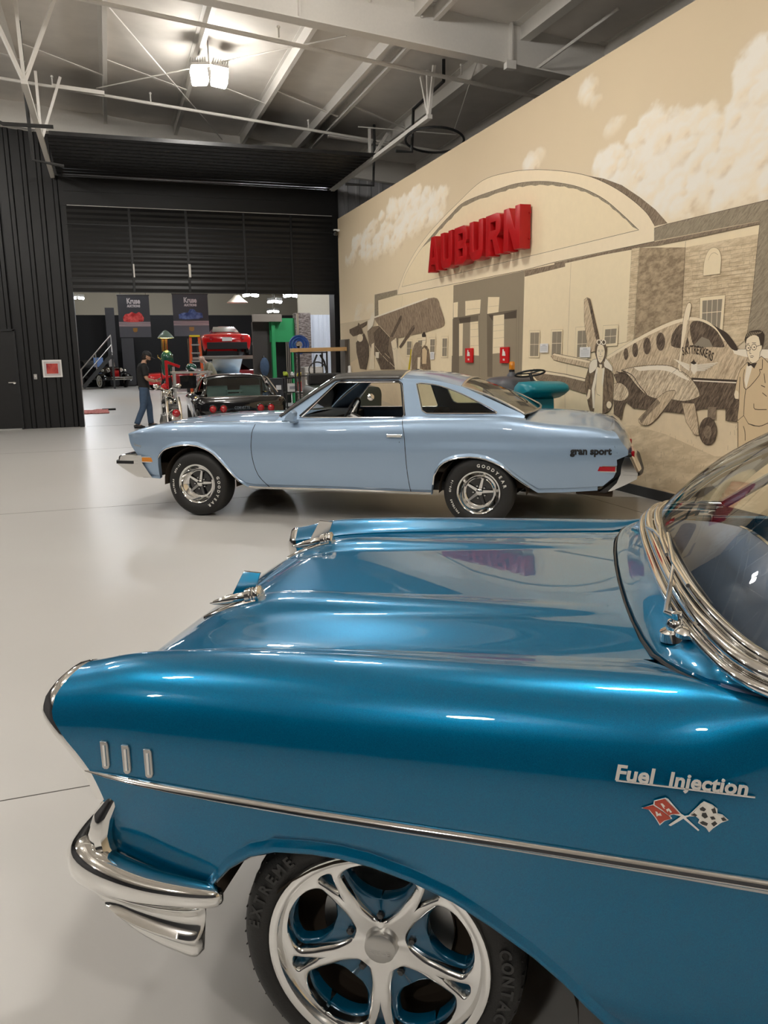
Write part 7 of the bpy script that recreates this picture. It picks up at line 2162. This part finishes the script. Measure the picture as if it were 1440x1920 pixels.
mt_ = thing('maroon_car', 'maroon car seen low behind the bald man', 'car', (3.3, 40.8, 0), -1.35)
rows = shell([(0, .7, .76, .5, .3, .6, .85), (.2, .78, .84, .6, .26, .66, .98), (4.0, .78, .84, .6, .26, .66, .98), (4.3, .7, .76, .5, .3, .6, .85)]); MB().grid(rows).poly(rows[0]).poly(rows[-1]).build('body', 'maroon', mt_, smooth=50)
rows = [[(x * w_, y, z) for x in (-1, -.85, 0, .85, 1)] for y, w_, z in ((1.0, .7, .98), (1.5, .6, 1.4), (2.8, .6, 1.42), (3.4, .7, .98))]; MB().grid(rows).build('cabin', 'gloss_black', mt_, smooth=40)
for s in (-1, 1): far_wheel(mt_, s * .84, .8, .32, s); far_wheel(mt_, s * .84, 3.4, .32, s)
# globe lamp post and orange cone
gp = thing('globe_lamp', 'white globe on a tan post beside the lifted red coupe', 'lamp post', (5.29, 30, 0))
MB().lathe([(.001, 0), (.16, 0), (.16, .05), (.06, .1), (.055, 1.85), (.09, 1.9)], (0, 0, 0), (0, 0, 1), 14).build('post', 'pine', gp)
M['globe'] = mat('white_globe', (.8, .78, .72), .4); MB().ball((0, 0, 2.06), .2, 18, 0, (1, 1, 1.1)).build('globe', 'globe', gp)
oc = thing('traffic_cone', 'orange cone hung on the tan lamp post in the workshop', 'cone', (5.27, 29.68, 1.42))
MB().lathe([(.21, 0), (.21, .03), (.17, .035), (.05, .52), (.001, .53)], (0, 0, 0), (0, 0, 1), 20).build('cone', 'orange', oc); MB().box((0, .19, .1), (.05, .14, .05)).build('hook', 'satin', oc, smooth=0)
# engine stand, work table and clutter left of the black car
es = thing('floor_crane', 'red floor crane standing behind the man in the cap', 'crane', (2.12, 32.3, 0))
MB().box((0, 0, .75), (.10, .12, 1.5)).build('mast', 'red', es, smooth=0); MB().bar((0, 0, 1.45), (.5, -.1, 1.25), .08, .1).build('boom', 'red', es, smooth=0)
for s in (-1, 1): MB().box((s * .2, -.3, .09), (.07, 1.0, .09)).build('leg', 'red', es, smooth=0)
MB().ball((-.12, -.2, .4), .2, 12, 0, (.8, .8, 1.2)).build('red_tank', 'red', es)
wt = thing('work_table', 'grey steel work table with a black screen behind the motorcycle', 'table', (2.55, 27.0, 0))
for x in (-.55, .55):
    for y in (-.25, .25): MB().box((x, y, .55), (.07, .07, 1.1)).build('leg', 'satin', wt, smooth=0)
MB().box((0, 0, 1.12), (1.3, .65, .06)).build('table_top', 'satin', wt, smooth=0); MB().box((0, 0, .45), (1.2, .6, .04)).build('shelf', 'satin', wt, smooth=0)
ms = thing('monitor', 'dark screen standing on the shelf of the grey work table', 'monitor', (2.42, 26.8, .47))
MB().box((0, 0, .34), (.52, .05, .42)).build('screen', 'gloss_black', ms, smooth=0, bevel=.01); MB().box((0, .02, .07), (.1, .1, .14)).build('stand', 'black', ms, smooth=0)
tb = thing('toolbox', 'red tool box on the shelf of the grey work table', 'tool box', (2.92, 26.95, .47))
MB().box((0, 0, .2), (.36, .3, .4)).build('case', 'red', tb, smooth=0, bevel=.01); MB().tube([(-.1, 0, .4), (-.1, 0, .45), (.1, 0, .45), (.1, 0, .4)], .012, 6).build('handle', 'satin', tb)
hm = thing('helmet', 'green and white helmet resting on the grey work table', 'helmet', (2.55, 26.9, 1.15))
MB().ball((0, 0, .12), .16, 14, 0, (1.1, 1, .85)).build('shell', 'pumpgreen', hm); MB().box((.05, -.14, .08), (.2, .04, .05), 0, Matrix.Rotation(.5, 3, 'Y')).build('visor', 'white_paint', hm, smooth=0)
# green and stone booth
M['boothgreen'] = mat('green_booth_wall', (.03, .30, .10), .5, var=.08); M['stone'] = hatch('stacked_stone', (.10, .075, .065), (.34, .29, .27), (9, 9, 26), (0, 0, 0), .4, .62); M['whitesiding'] = mat('white_siding', (.70, .74, .82), .5); M['brownwall'] = mat('brown_wall', (.05, .042, .036), .7); M['beam'] = mat('weathered_beam', (.26, .22, .18), .7)
bo = thing('showroom_booth', 'green and stacked stone booth with doorway at the right of the opening', 'booth', (0, 27.0, 0))
MB().box((5.62, .1, 2.45), (.84, .2, .78)).build('green_panel', 'boothgreen', bo, smooth=0); MB().box((5.30, .05, 1.42), (.12, .3, 2.84)).build('green_post', 'boothgreen', bo, smooth=0); MB().box((5.98, .1, 1.05), (.12, .2, 2.1)).build('green_post', 'boothgreen', bo, smooth=0)
MB().box((6.30, 0, 1.5), (.52, .4, 3.0)).build('stone_column', 'stone', bo, smooth=0); MB().box((4.95, .2, 1.36), (.62, .2, 2.72)).build('brown_panel', 'brownwall', bo, smooth=0)
MB().box((5.1, -.1, 2.84), (.95, .25, .24)).build('roof_beam', 'beam', bo, smooth=0); MB().box((5.65, .5, 1.05), (.6, .1, 2.1)).build('door_leaf', 'black', bo, smooth=0)
for x in (5.74, 5.80, 5.86): MB().box((x, .02, 1.2), (.025, .03, 1.8)).build('door_bar', 'beam', bo, smooth=0)
b = MB()
siding(b, 6.56, 7.6, 0, 2.95, -.05, pitch=.16, depth=.02); b.build('white_siding', 'whitesiding', bo, smooth=25)
MB().box((7.0, .3, 3.4), (1.5, .1, .9)).build('lit_fascia', 'beige', bo, smooth=0)
sg_ = thing('denim_jacket', 'blue jacket hanging on the brown booth wall', 'jacket', (4.97, 26.97, 1.1))
MB().ball((0, 0, .15), .2, 12, 0, (.8, .5, 1.6)).build('cloth', 'jeans', sg_); MB().tube([(0, .05, .45), (0, .12, .5)], .02, 6).build('peg', 'satin', sg_)
bn = thing('trash_bin', 'dark grey bin with pale label in front of the brown booth wall', 'bin', (5.05, 25.4, 0))
MB().lathe([(.001, 0), (.22, 0), (.26, .85), (.27, .9), (.001, .92)], (0, 0, 0), (0, 0, 1), 20).build('barrel', 'darkwall', bn); MB().box((0, -.26, .62), (.16, .02, .14)).build('label_sheet', 'paper', bn, smooth=0)
ct = thing('parts_cart', 'black cart piled with yellow flowers near the green booth', 'cart', (5.15, 23.2, 0))
for x in (-.3, .3):
    for y in (-.2, .2): MB().box((x, y, .48), (.04, .04, .96)).build('post', 'black', ct, smooth=0)
for z in (.12, .55, .96): MB().box((0, 0, z), (.66, .46, .03)).build('shelf', 'black', ct, smooth=0)
M['petal'] = mat('yellow_petals', (.72, .60, .06), .6)
for k, (x, z, r, m_) in enumerate(((-.25, 1.10, .10, 'lime'), (.0, 1.10, .10, 'white_paint'), (.25, 1.10, .10, 'petal'), (.12, 1.10, .08, 'petal'))):
    o = thing('flower_bunch', ['lime green bunch at the left end of the black cart', 'white bunch in the middle of the black cart', 'yellow bunch at the right end of the black cart', 'small yellow bunch low at the front of the black cart'][k], 'flowers', (5.15 + x, 23.3 - .26 * (k == 3), z - .09), 0, 'flower bunches on the cart')
    b = MB(); rr = random.Random(k)
    for q_ in range(14): b.ball((rr.uniform(-r, r) * .7, rr.uniform(-.06, .06), rr.uniform(0, r)), .04, 6)
    b.build('blossoms', m_, o, smooth=60); MB().lathe([(.001, -.03), (.05, -.03), (.06, .02)], (0, 0, 0), (0, 0, 1), 10).build('pot', 'black', o)
cn = thing('fuel_can', 'red fuel can on the middle shelf of the black cart', 'can', (5.3, 23.1, .565)); MB().box((0, 0, .14), (.18, .16, .28)).build('can', 'red', cn, smooth=0, bevel=.015); MB().tube([(0, 0, .28), (.06, 0, .34)], .02, 8).build('spout', 'ladderyellow', cn)
wb = thing('white_crate', 'white crate beside the red fuel can on the black cart', 'crate', (5.02, 23.1, .565)); MB().box((0, 0, .12), (.26, .24, .24)).build('crate', 'white_paint', wb, smooth=0, bevel=.01); MB().box((0, -.125, .12), (.16, .01, .08)).build('crate_label', 'ink', wb, smooth=0)
# workshop lamps
def far_lamp(px, py, Y, label):
    p = wpt(px, py, Y)
    zc = ROOF(XL) + .2 + (5.0 - ROOF(XL) - .2) * (p.x - XL) / (26 - XL)
    return lamp((p.x, Y, p.z), label, 'lens_far', 'workshop lamps', stem=zc - p.z - .01)
for px, py, Y, lab in ((145, 560, 42, 'bright workshop lamp at the far left just under the raised door'), (470, 555, 33, 'workshop lamp under the raised door, left of the pair over the green booth'), (515, 567, 36, 'lower workshop lamp between two higher ones over the green booth'), (547, 556, 31, 'workshop lamp nearest the white siding under the raised door'), (512, 585, 44, 'small distant workshop lamp above the booth beam')):
    far_lamp(px, py, Y, lab)
for x, y in ((-4, 30), (.5, 27), (3.8, 24), (-4, 42), (6, 40), (3, 48), (0, 35), (-1.5, 56), (5, 56), (11, 55), (6.6, 24.6)):  # extra unseen lamps added to brighten the workshop, its end wall and siding
    dup([o for o in bpy.data.objects if o.name.startswith('hanging_lamp') and o.get('group') == 'workshop lamps'][0], (x, y, 4.7 if x == 6.6 else 6.2 + .5 * (y > 50)), 0, 'unseen workshop lamp added to light the room beyond the raised black door')
uh = thing('unlit_fixture', 'unlit beige ceiling fixture under the raised door left of the lamps', 'luminaire', tuple(wpt(445, 563, 34)))  # a light fixture that is switched off, hung on a stem
zc = ROOF(XL) + .2 + (5.0 - ROOF(XL) - .2) * (wpt(445, 563, 34).x - XL) / (26 - XL)
MB().lathe([(.12, .3), (.2, .2), (.42, .02), (.42, 0), (.001, .04)], (0, 0, -.1), (0, 0, 1), 20).build('shade', 'beige', uh); MB().tube([(0, 0, .2), (0, 0, zc - wpt(445, 563, 34).z - .05)], .015, 6).build('stem', 'steel_dark', uh)
